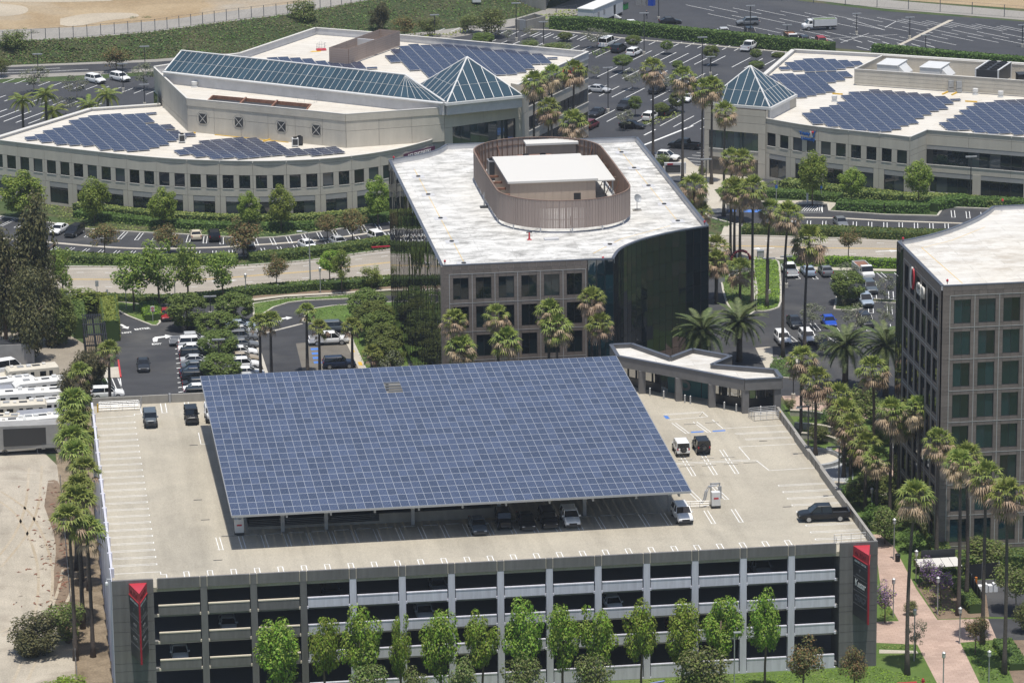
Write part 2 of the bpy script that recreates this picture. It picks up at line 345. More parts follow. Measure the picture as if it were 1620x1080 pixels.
def solar_mat(name, ca, cb, cell):
    """photovoltaic module: 6 by 12 cells with pale ribbon lines, glass on top"""
    m, n, l, p = nodes(name); v = coords(n, l, (1, 1, 1))
    br = n.new('ShaderNodeTexBrick'); br.offset = 0; br.inputs['Scale'].default_value = 1; br.inputs['Brick Width'].default_value = cell; br.inputs['Row Height'].default_value = cell
    br.inputs['Mortar Size'].default_value = .006; br.inputs['Color1'].default_value = rgb(ca); br.inputs['Color2'].default_value = rgb(cb); br.inputs['Mortar'].default_value = rgb((.20, .24, .32)); l.new(v, br.inputs['Vector'])
    oi = n.new('ShaderNodeObjectInfo'); ge = n.new('ShaderNodeNewGeometry'); ad = n.new('ShaderNodeMath'); l.new(oi.outputs['Random'], ad.inputs[0]); l.new(ge.outputs['Random Per Island'], ad.inputs[1]); fr = n.new('ShaderNodeMath'); fr.operation = 'FRACT'; l.new(ad.outputs[0], fr.inputs[0]); mr = n.new('ShaderNodeMapRange'); l.new(fr.outputs[0], mr.inputs[0]); mr.inputs[3].default_value = .80; mr.inputs[4].default_value = 1.2
    hs = n.new('ShaderNodeHueSaturation'); l.new(br.outputs[0], hs.inputs['Color']); l.new(mr.outputs[0], hs.inputs['Value']); l.new(hs.outputs[0], p.inputs['Base Color'])
    p.inputs['Roughness'].default_value = .16; p.inputs['Specular IOR Level'].default_value = .35; return m
M['solar'] = solar_mat('solar_cells', (.034, .046, .088), (.042, .055, .101), .16)
M['solar_roof'] = mat('solar_roof_module', (.030, .039, .074), .18, rnd=.12, spec=.35)
M['bare'] = ground_mat('bare_soil', (.40, .345, .265), (.46, .40, .31), (.36, .29, .20), .06, .03, .95, .2, grain=3)
M['solar_frame'] = mat('module_frame', (.54, .56, .60), .4, metal=.4)
CARCOL = {'white': (.78, .78, .77), 'silver': (.46, .47, .48), 'grey': (.16, .17, .18), 'slate': (.09, .11, .13), 'black': (.012, .013, .015), 'dark': (.025, .029, .036), 'navy': (.012, .020, .045),
          'red': (.30, .02, .025), 'maroon': (.13, .012, .022), 'blue': (.015, .07, .42), 'cream': (.62, .55, .42), 'tan': (.36, .30, .22), 'paleblue': (.30, .36, .44)}
PAINT = {k: mat('car_paint_'+k, c, .32, spec=.32, coat=.12) for k, c in CARCOL.items()}
M['tyre'] = mat('tyre', (.02, .02, .02), .85); M['rim'] = mat('rim', (.42, .43, .44), .35, metal=.7)
M['headlight'] = mat('headlight', (.70, .72, .74), .15, spec=.8); M['taillight'] = mat('taillight', (.34, .012, .015), .2)
M['rv_white'] = mat('rv_white', (.72, .71, .68), .5, var=.05, scale=.6); M['rv_cream'] = mat('rv_cream', (.62, .57, .47), .5, var=.06, scale=.6); M['rv_grey'] = mat('rv_roof_grey', (.30, .295, .285), .7, var=.1, scale=.8); M['tarp'] = mat('grey_tarp', (.27, .28, .31), .6, var=.1, scale=.7)
M['skin'] = mat('skin', (.45, .28, .20), .6); M['cloth_dark'] = mat('dark_cloth', (.03, .03, .035), .9)
M['water_pale'] = mat('dry_basin', (.50, .46, .38), .8, var=.12, scale=.5)
M['stone_grey'] = mat('grey_stone_paving', (.36, .37, .38), .85, var=.15, scale=1)
M['green_box'] = mat('green_metal', (.03, .25, .06), .5)
M['orange'] = mat('orange_fruit', (.55, .18, .03), .7)
# ------------------------------------------------------------------ ground, streets, lots (sheets a few millimetres apart, real kerbs)
structure('ground', B().sheet([(-900, -500), (900, -500), (900, 2500), (-900, 2500)], -.03), M['landscape'])
def area(name, px, m, z, world=None): return structure(name, B().sheet(world or GP(px), z), m)
ST_UP = [(-60, 424), (100, 422), (240, 423), (350, 422), (420, 418), (500, 411), (620, 395), (800, 380), (1000, 374), (1173, 373), (1310, 377), (1420, 378), (1700, 386)]
ST_LO = [(-60, 470), (100, 467), (240, 468), (330, 466), (400, 457), (492, 451), (620, 440), (800, 421), (1000, 411), (1190, 410), (1300, 412), (1418, 414), (1700, 422)]
up, lo = smooth_path(GP(ST_UP), 5), smooth_path(GP(ST_LO), 5)
structure('street', B().sheet(up+lo[::-1], 0.0), M['street'])
mk = B(); mid = resample([lerp(a, b, .5) for a, b in zip(resample(up, n=60), resample(lo, n=60))], n=60)
def across(t): return resample([lerp(a, b, t) for a, b in zip(resample(up, n=60), resample(lo, n=60))], n=60)
yl = B(); yl.line(across(.43), .14, .006); yl.line(across(.455), .14, .006)
structure('street_centre_line', yl, M['yellow_paint'])
for t in (.2, .7):
    q = resample(across(t), n=160)
    for i in range(0, 160, 4): mk.line(q[i:i+2], .14, .006)
mk.line(across(.93), .12, .006); mk.line(across(.07), .12, .006)
for (px, py, s) in ((620, 0, 0), (335, 445, 1), (1385, 398, 1), (1225, 392, -1)):
    if py: x, y = G(px, py); mk.sheet([(x, y-.15), (x+2.4*s, y-.15), (x+2.4*s, y-.6), (x+4*s, y), (x+2.4*s, y+.6), (x+2.4*s, y+.15), (x, y+.15)], .006)
structure('street_lane_lines', mk, M['white_paint'])
def kerb(px, w=.35, h=.14, z=0.0, name='kerb', world=None, sm=0, m='kerb'):
    P = world or GP(px)
    if sm: P = smooth_path(P, sm)
    b = B()
    for p, q in zip(P, P[1:]): b.bar(p, q, w, z-.02, z+h)
    return structure(name, b, M[m])
kerb(None, world=up, name='street_kerb'); kerb(None, world=lo, name='street_kerb')
# street-side pavement on the near side
# lot north of the street
NLU = [(-60, 335), (75, 352), (133, 362), (245, 369), (290, 371), (410, 377), (498, 368), (560, 359), (640, 345)]
NLL = [(-60, 398), (75, 402), (180, 408), (317, 408), (373, 406), (457, 400), (560, 387), (640, 375)]
nlu, nll = smooth_path(GP(NLU), 4), smooth_path(GP(NLL), 4)
structure('parking_lot', B().sheet(nlu+nll[::-1], .0), M['asphalt']); kerb(None, world=nlu); kerb(None, world=nll)
NLM = smooth_path(GP([(-60, 372), (75, 383), (145, 389), (220, 393), (317, 392), (380, 389), (510, 379), (640, 360)]), 4)
structure('drain_swale', B().line(NLM, .9, .005), M['walk'])
def stall(b, p, d, gap=.55, w=.11, z=.007, end=True):
    L = math.hypot(*d); n = (-d[1]/L, d[0]/L)
    for s in (-1, 1): b.line([(p[0]+n[0]*gap/2*s, p[1]+n[1]*gap/2*s), (p[0]+d[0]+n[0]*gap/2*s, p[1]+d[1]+n[1]*gap/2*s)], w, z)
    if end: b.line([(p[0]+n[0]*gap/2, p[1]+n[1]*gap/2), (p[0]-n[0]*gap/2, p[1]-n[1]*gap/2)], w, z+.001)
nl = B()
for i, p in enumerate(resample(nlu, 2.75)):
    t = max(0, min(1, (p[0]+45)/42)); stall(nl, (p[0]-2.7*(1-t), p[1]-5.0), (2.7*(1-t)-.2*t, 4.9))
for i, p in enumerate(resample(nll, 2.75)):
    t = max(0, min(1, (p[0]+45)/42)); stall(nl, (p[0]+.2, p[1]+.4), (2.4*(1-t)-.3*t, 4.3))
structure('parking_lines', nl, M['white_paint'])
# lot beside the right-hand white building
rl = GP([(1116, 338), (1147, 336), (1148, 324), (1263, 323), (1310, 323), (1312, 334), (1400, 340), (1483, 342), (1493, 328), (1572, 331), (1700, 338), (1700, 376), (1495, 367), (1400, 363), (1310, 360), (1172, 358), (1122, 344)])
structure('parking_lot', B().sheet(rl, .001), M['asphalt']); kerb(None, world=rl+rl[:1])
structure('drain_swale', B().line(GP([(1265, 344), (1330, 345), (1400, 349), (1545, 354), (1640, 358)]), .8, .006), M['walk'])
nl = B()
for i in range(13): stall(nl, G(1255+24.3*i, 357.5+.53*i), (.9, 3.9))
for i in range(3): stall(nl, G(1508.5+23.7*i, 344+1.4*i), (1.1, 5.0))
for i in range(9): nl.line([G(1268+4*i, 334), G(1276+4*i if i < 6 else 1283+2*i, 326)], .12, .007)
nl.line(GP([(1262, 336), (1301, 336), (1301, 325)]), .12, .007)
structure('parking_lines', nl, M['white_paint'])
structure('accessible_bay_marks', B().sheet(GP([(1154, 331), (1165, 331), (1165, 335), (1153, 335)]), .008).sheet(GP([(1171, 332), (1190, 332), (1190, 336), (1171, 336)]), .008).sheet(GP([(1194, 332), (1206, 332), (1206, 336), (1194, 336)]), .008), M['blue_paint'])
plaza = GP([(1147, 336), (1148, 324), (1144, 324), (1140, 318), (1250, 318), (1180, 283), (1130, 276), (1093, 262), (1066, 285), (1076, 300), (1110, 300), (1115, 318), (1122, 336)])
structure('entrance_plaza', B().sheet(GP([(1048, 262), (1085, 250), (1100, 262), (1210, 287), (1130, 300), (1147, 322), (1147, 335), (1121, 336), (1108, 290), (1060, 285)]), .02), M['walk'])
structure('crossing_path', B().sheet(GP([(1145, 358), (1172, 352), (1172, 374), (1140, 374)]), .004), M['walk'])
structure('pavement', B().sheet(GP([(1290, 317), (1322, 317), (1322, 324), (1312, 334), (1308, 323), (1150, 323), (1150, 318)]), .022), M['walk'])
# big lots beyond the white buildings
U58 = (.518, .855); V58 = (.855, -.518)
structure('parking_lot', B().sheet(GP([(640, 60), (720, 52), (800, 38), (870, 44), (1100, 63), (1317, 83), (1340, 130), (1400, 300), (1040, 300), (1000, 330), (900, 330), (800, 200)]), 0.0), M['asphalt_far'])
structure('parking_lot', B().sheet(GP([(912, 21), (1000, -16), (1180, -9), (1400, 18), (1640, 36), (1900, 60), (1900, 140), (1640, 102), (1385, 82), (1317, 76), (1100, 58), (905, 41)]), 0.002), M['asphalt_far'])
nl = B(); nl2 = B()
def stripes(b, px, n0, n1, L, step=2.65, w=.17, dv=V58, du=U58, skip=()):
    o = G(*px)
    for i in range(n0, n1):
        if i in skip: continue
        p = (o[0]+dv[0]*step*i, o[1]+dv[1]*step*i); b.line([p, (p[0]+du[0]*L, p[1]+du[1]*L)], w, .008)
stripes(nl, (1026.7, 71), -10, 17, 5.0); stripes(nl, (1020, 96.7), -14, 18, 10.6, skip=(-3, 6)); stripes(nl, (945, 121.7), 0, 20, 10.6, skip=(3, 9))
stripes(nl, (947.5, 152.5), -1, 14, 10.4, skip=(3, 7)); stripes(nl, (939, 191), 0, 10, 10.6, skip=(2,)); stripes(nl, (880, 62), -16, 4, 5.0)
stripes(nl, (1073, 258), 0, 6, 5.0, step=2.3, dv=(.518, .855), du=(.855, -.518))
nl.line(GP([(1019, 214), (1037, 205)]), .3, .008); nl.line(GP([(1010, 233), (1096, 199)]), .5, .008)
structure('parking_lines', nl, M['white_paint'])
for k, (px, py, n) in enumerate([(1085, 8, 16), (1120, 22, 14), (1150, 40, 9), (1420, 32, 8), (1450, 52, 8)]):
    o = G(px, py)
    for i in range(n):
        p = (o[0]+V58[0]*5.4*i, o[1]+V58[1]*5.4*i); nl2.line([p, (p[0]+4.6, p[1]-8.2)], .13, .01)
for px0, py0, px1, py1 in ((1300, 62, 1420, 55), (1340, 30, 1400, 48), (1400, 44, 1418, 34), (1330, 68, 1375, 53)): nl2.line([G(px0, py0), G(px1, py1)], .13, .01)
stripes(nl2, (920, 37), 0, 26, 3.2, step=3.1, w=.17, du=(-.35, .94)); stripes(nl2, (1375, 79), 0, 18, 4.2, step=2.9, w=.17, du=(-.42, .9))
structure('parking_lines', nl2, M['white_paint'])
structure('concrete_swale', B().sheet(GP([(1402, 80), (1409, 80), (1509, 32), (1501, 32)]), .012), M['walk'])
kerb([(640, 62), (720, 53), (800, 47), (868, 48), (1000, 63), (1100, 71), (1317, 90)], name='lot_kerb', w=.6)
# road up to the underpass, slope, fence road and dry field
road = GP([(-60, 106), (110, 100), (248, 94), (500, 72), (660, 52), (728, 44), (820, 28), (880, 10), (930, -10), (960, 0), (912, 24), (838, 36), (740, 56), (660, 68), (500, 92), (245, 113), (163, 118), (-60, 128)])
structure('side_street', B().sheet(road, .003), M['asphalt_worn'] if 0 else M['gravel_road'])
structure('side_street_asphalt', B().sheet(GP([(-60, 109), (110, 103), (248, 98), (500, 78), (500, 88), (245, 108), (163, 113), (-60, 122)]), .008), M['asphalt'])
wl_ = B(); wl_.line(GP([(-20, 112), (40, 110.5), (95, 108)]), .2, .014); wl_.line(GP([(0, 116), (50, 114.5), (100, 112), (140, 110)]), .2, .014)
structure('side_street_lines', wl_, M['white_paint'])
HS = 3.4
bot = GP([(-140, 107), (0, 103), (110, 99.5), (248, 93), (400, 82), (520, 68), (655, 51), (728, 43), (820, 26.5), (863, 15)])
top = GP([(-140, 70), (0, 66), (110, 62), (248, 50.5), (350, 36), (447, 24.5), (540, 9), (600, -3), (700, -20), (780, -34)], HS)
b = B(); bb, tt = resample(bot, n=40), resample(top, n=40); K = 8
for i in range(41):
    for k in range(K+1):
        f = k/K; s = f*f*(3-2*f); p = lerp(bb[i], tt[i], f); b.v.append((p[0]+.3*math.sin(i*1.7+k), p[1]+.3*math.cos(i*2.3+k*1.3), s*HS+(.12*math.sin(i*.9+k*2.1) if 0 < k < K else 0)))
for i in range(40):
    for k in range(K): b.f.append((i*(K+1)+k, (i+1)*(K+1)+k, (i+1)*(K+1)+k+1, i*(K+1)+k+1)); b.m.append(0)
structure('hillside', b, M['slope'], smooth=True)
far = [(x+14, y+14) for x, y in tt]
structure('gravel_track', B().sheet(tt+[(x+3, y+13) for x, y in tt][::-1], HS+.002), M['gravel_road'])
structure('dry_field', B().sheet([(x+3, y+13) for x, y in tt]+[(260, 620), (160, 900), (-300, 900), (-300, 340)], HS-.004), M['field'])
structure('bare_patch', B().sheet(smooth_path(GP([(95, 30), (140, 22), (205, 21), (218, 27), (170, 33), (120, 42), (95, 40)], HS)*1, 4), HS+.02), M['bare'])
structure('bare_patch', B().sheet(smooth_path(GP([(-60, 5), (0, 6), (42, 12), (30, 24), (-60, 28)], HS), 4), HS+.02), M['bare'])
structure('bare_patch', B().sheet(GP([(-60, -8), (140, -6), (180, 2), (100, 4), (-60, 3)], HS), HS+.024), M['bare'])
# top right: track and field beyond the chain fence
structure('gravel_track', B().sheet(GP([(1000, -18), (1180, -12), (1400, 14), (1640, 34), (1900, 58), (1900, 40), (1640, 20), (1400, 0), (1000, -40)]), .004), M['gravel_road'])
structure('dry_field', B().sheet(GP([(1300, -10), (1420, 0), (1640, 16), (1900, 36), (1900, -60), (1300, -60)]), .003), M['field'])
# lot and street west of the white building
structure('parking_lot', B().sheet(GP([(-60, 133), (120, 128), (250, 118), (262, 215), (120, 232), (-60, 260)]), 0.0), M['asphalt_far'])
nl = B()
stripes(nl, (5.8, 192.5), -4, 6, 10.2, w=.22); stripes(nl, (64, 165), -4, 5, 5, w=.18); stripes(nl, (98, 139), -6, 8, 4.5, w=.16)
structure('parking_lines', nl, M['white_paint'])
# near lots (left)
structure('parking_lot', B().sheet(GP([(150, 478), (176, 474), (262, 480), (400, 486), (420, 495), (433, 486), (457, 478), (483, 475), (552, 472), (660, 464), (690, 480), (660, 660), (600, 690), (140, 690), (168, 640), (184, 560), (178, 500)]), 0.0), M['asphalt'])
structure('worn_asphalt', B().sheet(GP([(468, 543), (545, 536), (570, 588), (480, 592)]), .004), M['asphalt_worn'])
isl = [('lawn', [(170, 483), (203, 500.5), (240, 515), (248, 515.5), (253, 511), (250, 485), (185, 478)]),
       ('lawn', [(402, 502), (418, 496), (433, 486.5), (457, 479), (483, 476), (552, 473), (560, 466), (523, 469), (450, 473), (400, 481)]),
       ('lawn', [(478, 509), (485, 497), (498, 488.5), (525, 484.5), (600, 479), (640, 478), (650, 600), (582, 592), (560, 545), (552, 522), (520, 518)])]
for n_, px in isl:
    P = GP(px); structure(n_, B().prism(P, -.02, .10), M['lawn'] if 0 else M['leaf_bed']) if 0 else structure(n_, B().prism(P, -.02, .10), M['lawn'])
    kerb(None, world=P+P[:1], w=.3, h=.15)
structure('pavement', B().sheet(smooth_path(GP([(360, 484), (400, 477), (450, 470.5), (523, 466.5), (600, 461.5), (700, 455), (700, 452.5), (600, 459), (523, 464), (450, 467.5), (400, 473.5), (360, 480)]), 1), .12), M['walk'])
structure('planting_bed', B().sheet(GP([(400, 473), (450, 467), (523, 463.5), (600, 458.5), (640, 455), (640, 441), (620, 442), (492, 453), (400, 460)]), .06), M['mulch'])
structure('pavement', B().prism(GP([(543, 534), (556, 534), (582, 590), (570, 590)]), 0, .12), M['walk'])
kerb([(398, 512), (405, 540), (421, 590), (424, 600)], w=.5, h=.15); kerb([(403, 531), (430, 524), (478, 512)], w=.5, h=.03)
structure('walkway_strip', B().sheet(GP([(128, 495), (182, 488), (180, 482), (140, 484)]), .008).sheet(GP([(136, 486), (174, 481), (170, 476), (136, 480)]), .008), M['white_paint'])
structure('pavement', B().sheet(GP([(163, 582), (188, 580), (191, 597), (160, 598)]), .03), M['walk'])
structure('red_kerb', B().bar(G(187, 570), G(191, 597), .25, 0, .15), M['red_paint'])
nl = B()
for i in range(4): nl.line([G(158+9.5*i, 598), G(166+9.5*i, 614 + 1.5*i)], .14, .008)
nl.line(GP([(190, 598), (194, 626)]), .15, .008)
for i in range(10): nl.line([G(277+.6*i, 552+7.6*i), G(284+.6*i, 551+7.6*i)], .28, .008)
x, y = G(198, 516.5); nl.sheet([(x-.8, y+1.4), (x-.4, y+1.5), (x+.25, y-.2), (x+.6, y-.1), (x+.4, y-1.4), (x-.6, y-.5), (x-.2, y-.4)], .009)
x, y = G(251, 535); nl.sheet([(x-.9, y-1.9), (x-.3, y-1.9), (x-.1, y), (x+1.0, y+.4), (x+1.0, y-.3), (x+2.2, y+.9), (x+1.0, y+2.0), (x+1.0, y+1.2), (x-.5, y+.9), (x-.9, y)], .009)
x, y = G(447, 505); nl.sheet([(x-.9, y-1.3), (x-.3, y-1.3), (x-.1, y), (x+.6, y+.3), (x+.6, y-.3), (x+1.6, y+.8), (x+.6, y+1.6), (x+.6, y+1.0), (x-.5, y+.8)], .009)
structure('parking_lines', nl, M['white_paint'])
bl = B()
for i in range(4):
    x, y = G(497+1.6*i, 552+7*i); bl.sheet([(x-.5, y-.6), (x+.6, y-.6), (x+.6, y+.6), (x-.5, y+.6)], .012)
structure('accessible_bay_marks', bl, M['blue_paint'])
structure('tactile_strip', B().sheet(GP([(555, 554), (558, 558), (562, 558), (559, 554)]), .135).sheet(GP([(566, 573.5), (572, 573.5), (574, 579), (568, 579)]), .135), M['yellow_paint'])
def ground_text(s, px, size, stretch, name, z=.012, m='white_paint'):
    c = bpy.data.curves.new(name, 'FONT'); c.body = s; c.size = size; c.align_x = 'CENTER'; c.offset = .035*size
    tmp = bpy.data.objects.new(name, c); COL.objects.link(tmp); dg = bpy.context.evaluated_depsgraph_get(); dg.update()
    me = bpy.data.meshes.new_from_object(tmp.evaluated_get(dg)); bpy.data.objects.remove(tmp); bpy.data.curves.remove(c)
    me.materials.clear(); me.materials.append(M[m]); x, y = G(*px)
    o = inst(me, name, None, (x, y, z), (0, 0, 0), (1, stretch, 1)); props(o, kind='structure'); return o
ground_text('EXIT', (248, 545), .7, 1.6, 'road_lettering'); ground_text('ENTER', (226, 521), .8, 1.5, 'road_lettering').rotation_euler.z = .22; ground_text('DO NOT', (195, 527.5), .7, 1.5, 'road_lettering').rotation_euler.z = .22; ground_text('MPH', (184, 507), .55, 1.6, 'road_lettering')
# near lots (right of the dark building)
structure('service_road', B().sheet([(31.5, 37), (34.2, 36.8), (50.6, 21.6), (57, 30), (57, 74), (50.6, 74), (43.2, 69), (36.3, 61.5), (34.6, 56), (12, 56), (12, 37)], .001), M['asphalt'])
el = GP([(1116, 437), (1190, 421), (1226, 421), (1232, 430), (1420, 433), (1560, 445), (1560, 640), (1440, 640), (1330, 632), (1275, 625), (1238, 626), (1225, 640), (1100, 640), (1040, 590), (1116, 560)])
structure('parking_lot', B().sheet(el, 0.002), M['asphalt'])
nl = B()
for i in range(7): stall(nl, G(1263+28.3*i, 441+.4*i), (-.3, 5.0), gap=.7)
for x, y in ((1383, 472), (1410, 473), (1378, 495), (1408, 497)): stall(nl, G(x, y), (1.0, 4.6), gap=.7)
for x, y in ((1268, 514), (1295, 517), (1325, 518)): stall(nl, G(x, y+6), (0, 4.4), gap=.7)
for x, y in ((1258, 540), (1298, 541), (1325, 541)): stall(nl, G(x, y), (-.5, 4.4), gap=.7)
for x, y in ((1375, 523), (1405, 525)): stall(nl, G(x, y), (1, 4.4), gap=.7)
structure('parking_lines', nl, M['white_paint'])
for px in ([(1192, 411), (1226, 412), (1233, 424), (1235, 478), (1226, 489), (1208, 493), (1195, 492)], [(1155, 440), (1192, 430), (1195, 492), (1168, 500), (1150, 480), (1141, 440), (1148, 418)]):
    P = smooth_path(GP(px), 2); structure('planting_bed', B().prism(P, -.02, .1), M['lawn']); kerb(None, world=P+P[:1], w=.3, h=.16)
P = GP([(1324, 470), (1345, 472), (1362, 480), (1366, 488), (1345, 492), (1320, 490)]); structure('planting_bed', B().prism(P, -.02, .1), M['landscape']); kerb(None, world=P+P[:1], w=.3, h=.16)
P = GP([(1376, 473), (1420, 476), (1420, 480), (1377, 478)]); structure('planting_bed', B().prism(P, -.02, .1), M['landscape']); kerb(None, world=P+P[:1], w=.3, h=.16)
P = GP([(1222, 570), (1260, 565), (1262, 600), (1232, 597), (1215, 585)]); structure('planting_bed', B().prism(P, -.02, .1), M['landscape']); kerb(None, world=P+P[:1], w=.3, h=.16)
structure('pavement', B().sheet(GP([(1195, 550), (1222, 548), (1223, 575), (1232, 597), (1215, 590)]), .02), M['walk'])
structure('pavement', B().sheet(GP([(1232, 421), (1240, 421), (1420, 426), (1420, 429), (1232, 426)]), .02), M['walk'])
# park between the garage and the right-hand dark building
structure('lawn', B().sheet(GP([(1238, 640), (1330, 632), (1520, 640), (1640, 1100), (1380, 1100), (1380, 850)]), .004), M['lawn'])
structure('brick_walk', B().sheet(GP([(1237, 626), (1300, 625), (1340, 640), (1480, 652), (1480, 668), (1330, 660), (1290, 648), (1252, 650)]), .012), M['pavers'])
structure('brick_walk', B().sheet([(50.2, -20), (51.8, -20), (52.2, 14), (56, 20), (53, 24), (50, 19)], .014), M['pavers'])
structure('brick_walk', B().sheet(GP([(1376, 845), (1392, 845), (1415, 865), (1449, 930), (1483, 980), (1563, 978), (1577, 1011), (1519, 1016), (1551, 1083), (1484, 1083), (1451, 1019), (1380, 1016), (1380, 983), (1422, 982), (1394, 935), (1387, 880)]), .016), M['pavers'])
structure('stone_paving', B().sheet(smooth_path(GP([(1285, 715), (1330, 722), (1350, 745), (1340, 775), (1300, 770), (1280, 740)]), 3), .018), M['stone_grey'])
c0 = G(1283, 727); ring = [(c0[0]+3.9*math.cos(2*math.pi*i/40), c0[1]+3.9*math.sin(2*math.pi*i/40)) for i in range(41)]
structure('basin_floor', B().sheet([(c0[0]+(x-c0[0])*.93, c0[1]+(y-c0[1])*.93) for x, y in ring[:-1]], .03), M['water_pale'])
structure('brick_walk', B().sheet(GP([(1340, 700), (1420, 740), (1450, 760), (1440, 775), (1400, 755), (1320, 712)]), .02), M['pavers'])
structure('pavement', B().sheet(smooth_path(GP([(1320, 760), (1390, 772), (1450, 785), (1480, 800), (1480, 806), (1440, 793), (1380, 780), (1320, 768)]), 2), .024), M['walk'])
structure('pavement', B().sheet(GP([(1391, 1027), (1450, 1029), (1453, 1033), (1391, 1033)]), .022), M['walk'])
structure('planting_bed', B().sheet(GP([(1449, 925), (1470, 915), (1560, 940), (1565, 976), (1484, 979)]), .02), M['mulch'])
structure('planting_bed', B().sheet(GP([(1578, 1012), (1640, 1012), (1640, 1083), (1605, 1083)]), .02), M['mulch'])
structure('fenced_yard', B().sheet(GP([(1530, 918), (1650, 912), (1650, 977), (1562, 975)]), .011), M['asphalt'])
structure('service_road', B().sheet(GP([(1563, 978), (1700, 980), (1700, 1016), (1577, 1011)]), .010), M['asphalt'])
structure('lawn', B().sheet([(-45, -39.3), (-45, -90), (70, -90), (56, -47), (51, -36), (50, -38.9)], .006), M['lawn'])
# left: yards and the bare lot
structure('vehicle_yard', B().sheet(GP([(-80, 505), (60, 500), (135, 545), (125, 640), (108, 716), (-80, 716)]), .002), M['rv_yard'])
structure('bare_lot', B().sheet(GP([(-80, 712), (70, 716), (95, 740), (115, 900), (125, 1000), (125, 1150), (-80, 1150)]), .003), M['dirt'])
structure('palm_strip', B().sheet(GP([(88, 716), (150, 640), (190, 640), (190, 1150), (120, 1150), (118, 1000), (108, 900), (92, 750)]), .005), M['litter_soil'])
structure('soil_patch', B().sheet(smooth_path(GP([(76, 760), (96, 770), (108, 880), (116, 1000), (100, 1010), (84, 930), (88, 860), (70, 800)]), 4), .006), M['mulch'])
tk = B()
for off_ in (0, 1.7):
    for px in ([(-20, 900), (20, 850), (40, 800), (46, 740)], [(-20, 1010), (30, 985), (80, 960), (100, 900)], [(-20, 780), (30, 820), (60, 900), (50, 1000), (20, 1080)]): tk.line([(x+off_, y+off_*.4) for x, y in smooth_path(GP(px), 8)], .35, .008)
structure('wheel_ruts', tk, M['bare'])
structure('faint_lot_lines', B().line(GP([(-30, 758), (85, 763)]), .18, .009).line(GP([(10, 746), (64, 749)]), .18, .009), M['walk'])
# ------------------------------------------------------------------ shared panel pieces
PM = {}
def pbox(w, h, d, m, gap=.025):
    """panel of width w, height h, thickness d; stands on the wall line, outward is local -y"""
    k = (round(w, 2), round(h, 2), round(d, 3), m, gap)
    if k not in PM: PM[k] = B().box(gap, -d, gap, w-gap, 0, h-gap).mesh('panel_'+m, M[m])
    return PM[k]
def panel(parent, p, ang, x, z, w, h, d=.06, m='beige', name='panel', gap=.025, out=0.0):
    ca, sa = math.cos(ang), math.sin(ang)
    return inst(pbox(w, h, d, m, gap), name, parent, (p[0]+ca*x+sa*out, p[1]+sa*x-ca*out, z), (0, 0, ang), world=True)
WM = {}
def window(parent, p, ang, x, z, w, h, glass='glass', frame='dark_metal', fw=.05, rec=.10, panes=1, name='window'):
    """frame ring set back in the wall, with its panes as sub-parts"""
    k = (round(w, 2), round(h, 2), frame, fw, panes)
    if k not in WM:
        b = B(); b.box(0, -.05, 0, fw, .04, h); b.box(w-fw, -.05, 0, w, .04, h); b.box(fw, -.05, 0, w-fw, .04, fw); b.box(fw, -.05, h-fw, w-fw, .04, h)
        for i in range(1, panes): b.box(w*i/panes-fw*.35, -.04, fw, w*i/panes+fw*.35, .03, h-fw)
        pw = (w-2*fw)/panes; WM[k] = (b.mesh('window_frame', M[frame]), pw)
    fm, pw = WM[k]; ca, sa = math.cos(ang), math.sin(ang); o = -rec
    f = inst(fm, name, parent, (p[0]+ca*x+sa*o, p[1]+sa*x-ca*o, z), (0, 0, ang), world=True)
    kg = ('g', round(pw, 3), round(h, 2), glass, fw)
    if kg not in WM: WM[kg] = B().box(0, -.012, fw, pw, .012, h-fw).mesh('pane', M[glass])
    for i in range(panes): inst(WM[kg], 'pane', f, (fw+i*pw, 0, 0), (random.gauss(0, .012), 0, random.gauss(0, .012)))
    return f
# ------------------------------------------------------------------ the parking garage
GX0, GX1, GY0, GY1, DZ, PZ = -35.75, 49.2, -39.0, 34.6, 13.6, 14.65
gar = thing('parking_garage', 'large open concrete parking garage with grey and white bays under a sunny roof deck', 'parking garage', (6.7, -39, 0))
DECK = [(GX0+.2, GY0+.2), (GX1-.2, GY0+.2), (GX1-.2, 16.2), (50.2, 21), (45.8, 29), (41.4, 33.2), (37.9, 29.6), (34.1, 36.6), (31.4, 36.6), (30, GY1), (GX0+.2, GY1)]
HX0, HX1, HY0, HY1 = -19.5, 9.0, -19.7, -11.0; D0 = GX0+.2; D1 = GX1-.2
dk = B().box(D0, GY0+.2, DZ-.5, D1, HY0, DZ).box(D0, HY0, DZ-.5, HX0, HY1, DZ).box(HX1, HY0, DZ-.5, D1, HY1, DZ); dk.prism([(D0, HY1), (D1, HY1)]+DECK[2:-1]+[(D0, GY1)], DZ-.5, DZ); dk.obj('roof_deck', M['deck'], gar)
for k, z in enumerate((10.25, 7.12, 3.99, .35)):
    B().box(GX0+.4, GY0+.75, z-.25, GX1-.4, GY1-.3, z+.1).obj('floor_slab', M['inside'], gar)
BX0, BAY, NB = -31.22, 5.435, 14
cm = B().box(-.36, -.12, 0, .36, .55, DZ-.05).mesh('column', M['garage_white']); cmd = B().box(-.36, -.12, 0, .36, .55, DZ-.05).mesh('column_dark', M['garage_dark'])
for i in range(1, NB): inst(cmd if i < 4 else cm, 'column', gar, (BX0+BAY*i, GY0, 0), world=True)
pp = B().box(.06, -.05, 0, BAY-.78, .25, PZ-13.5).mesh('parapet_panel', M['garage_dark']); pc = B().box(-.34, -.13, 0, .34, .28, PZ-13.5).mesh('parapet_post', M['garage_dark']); pj = B().box(0, -.02, 0, .09, .22, PZ-13.5).mesh('joint_strip', M['cream_joint'])
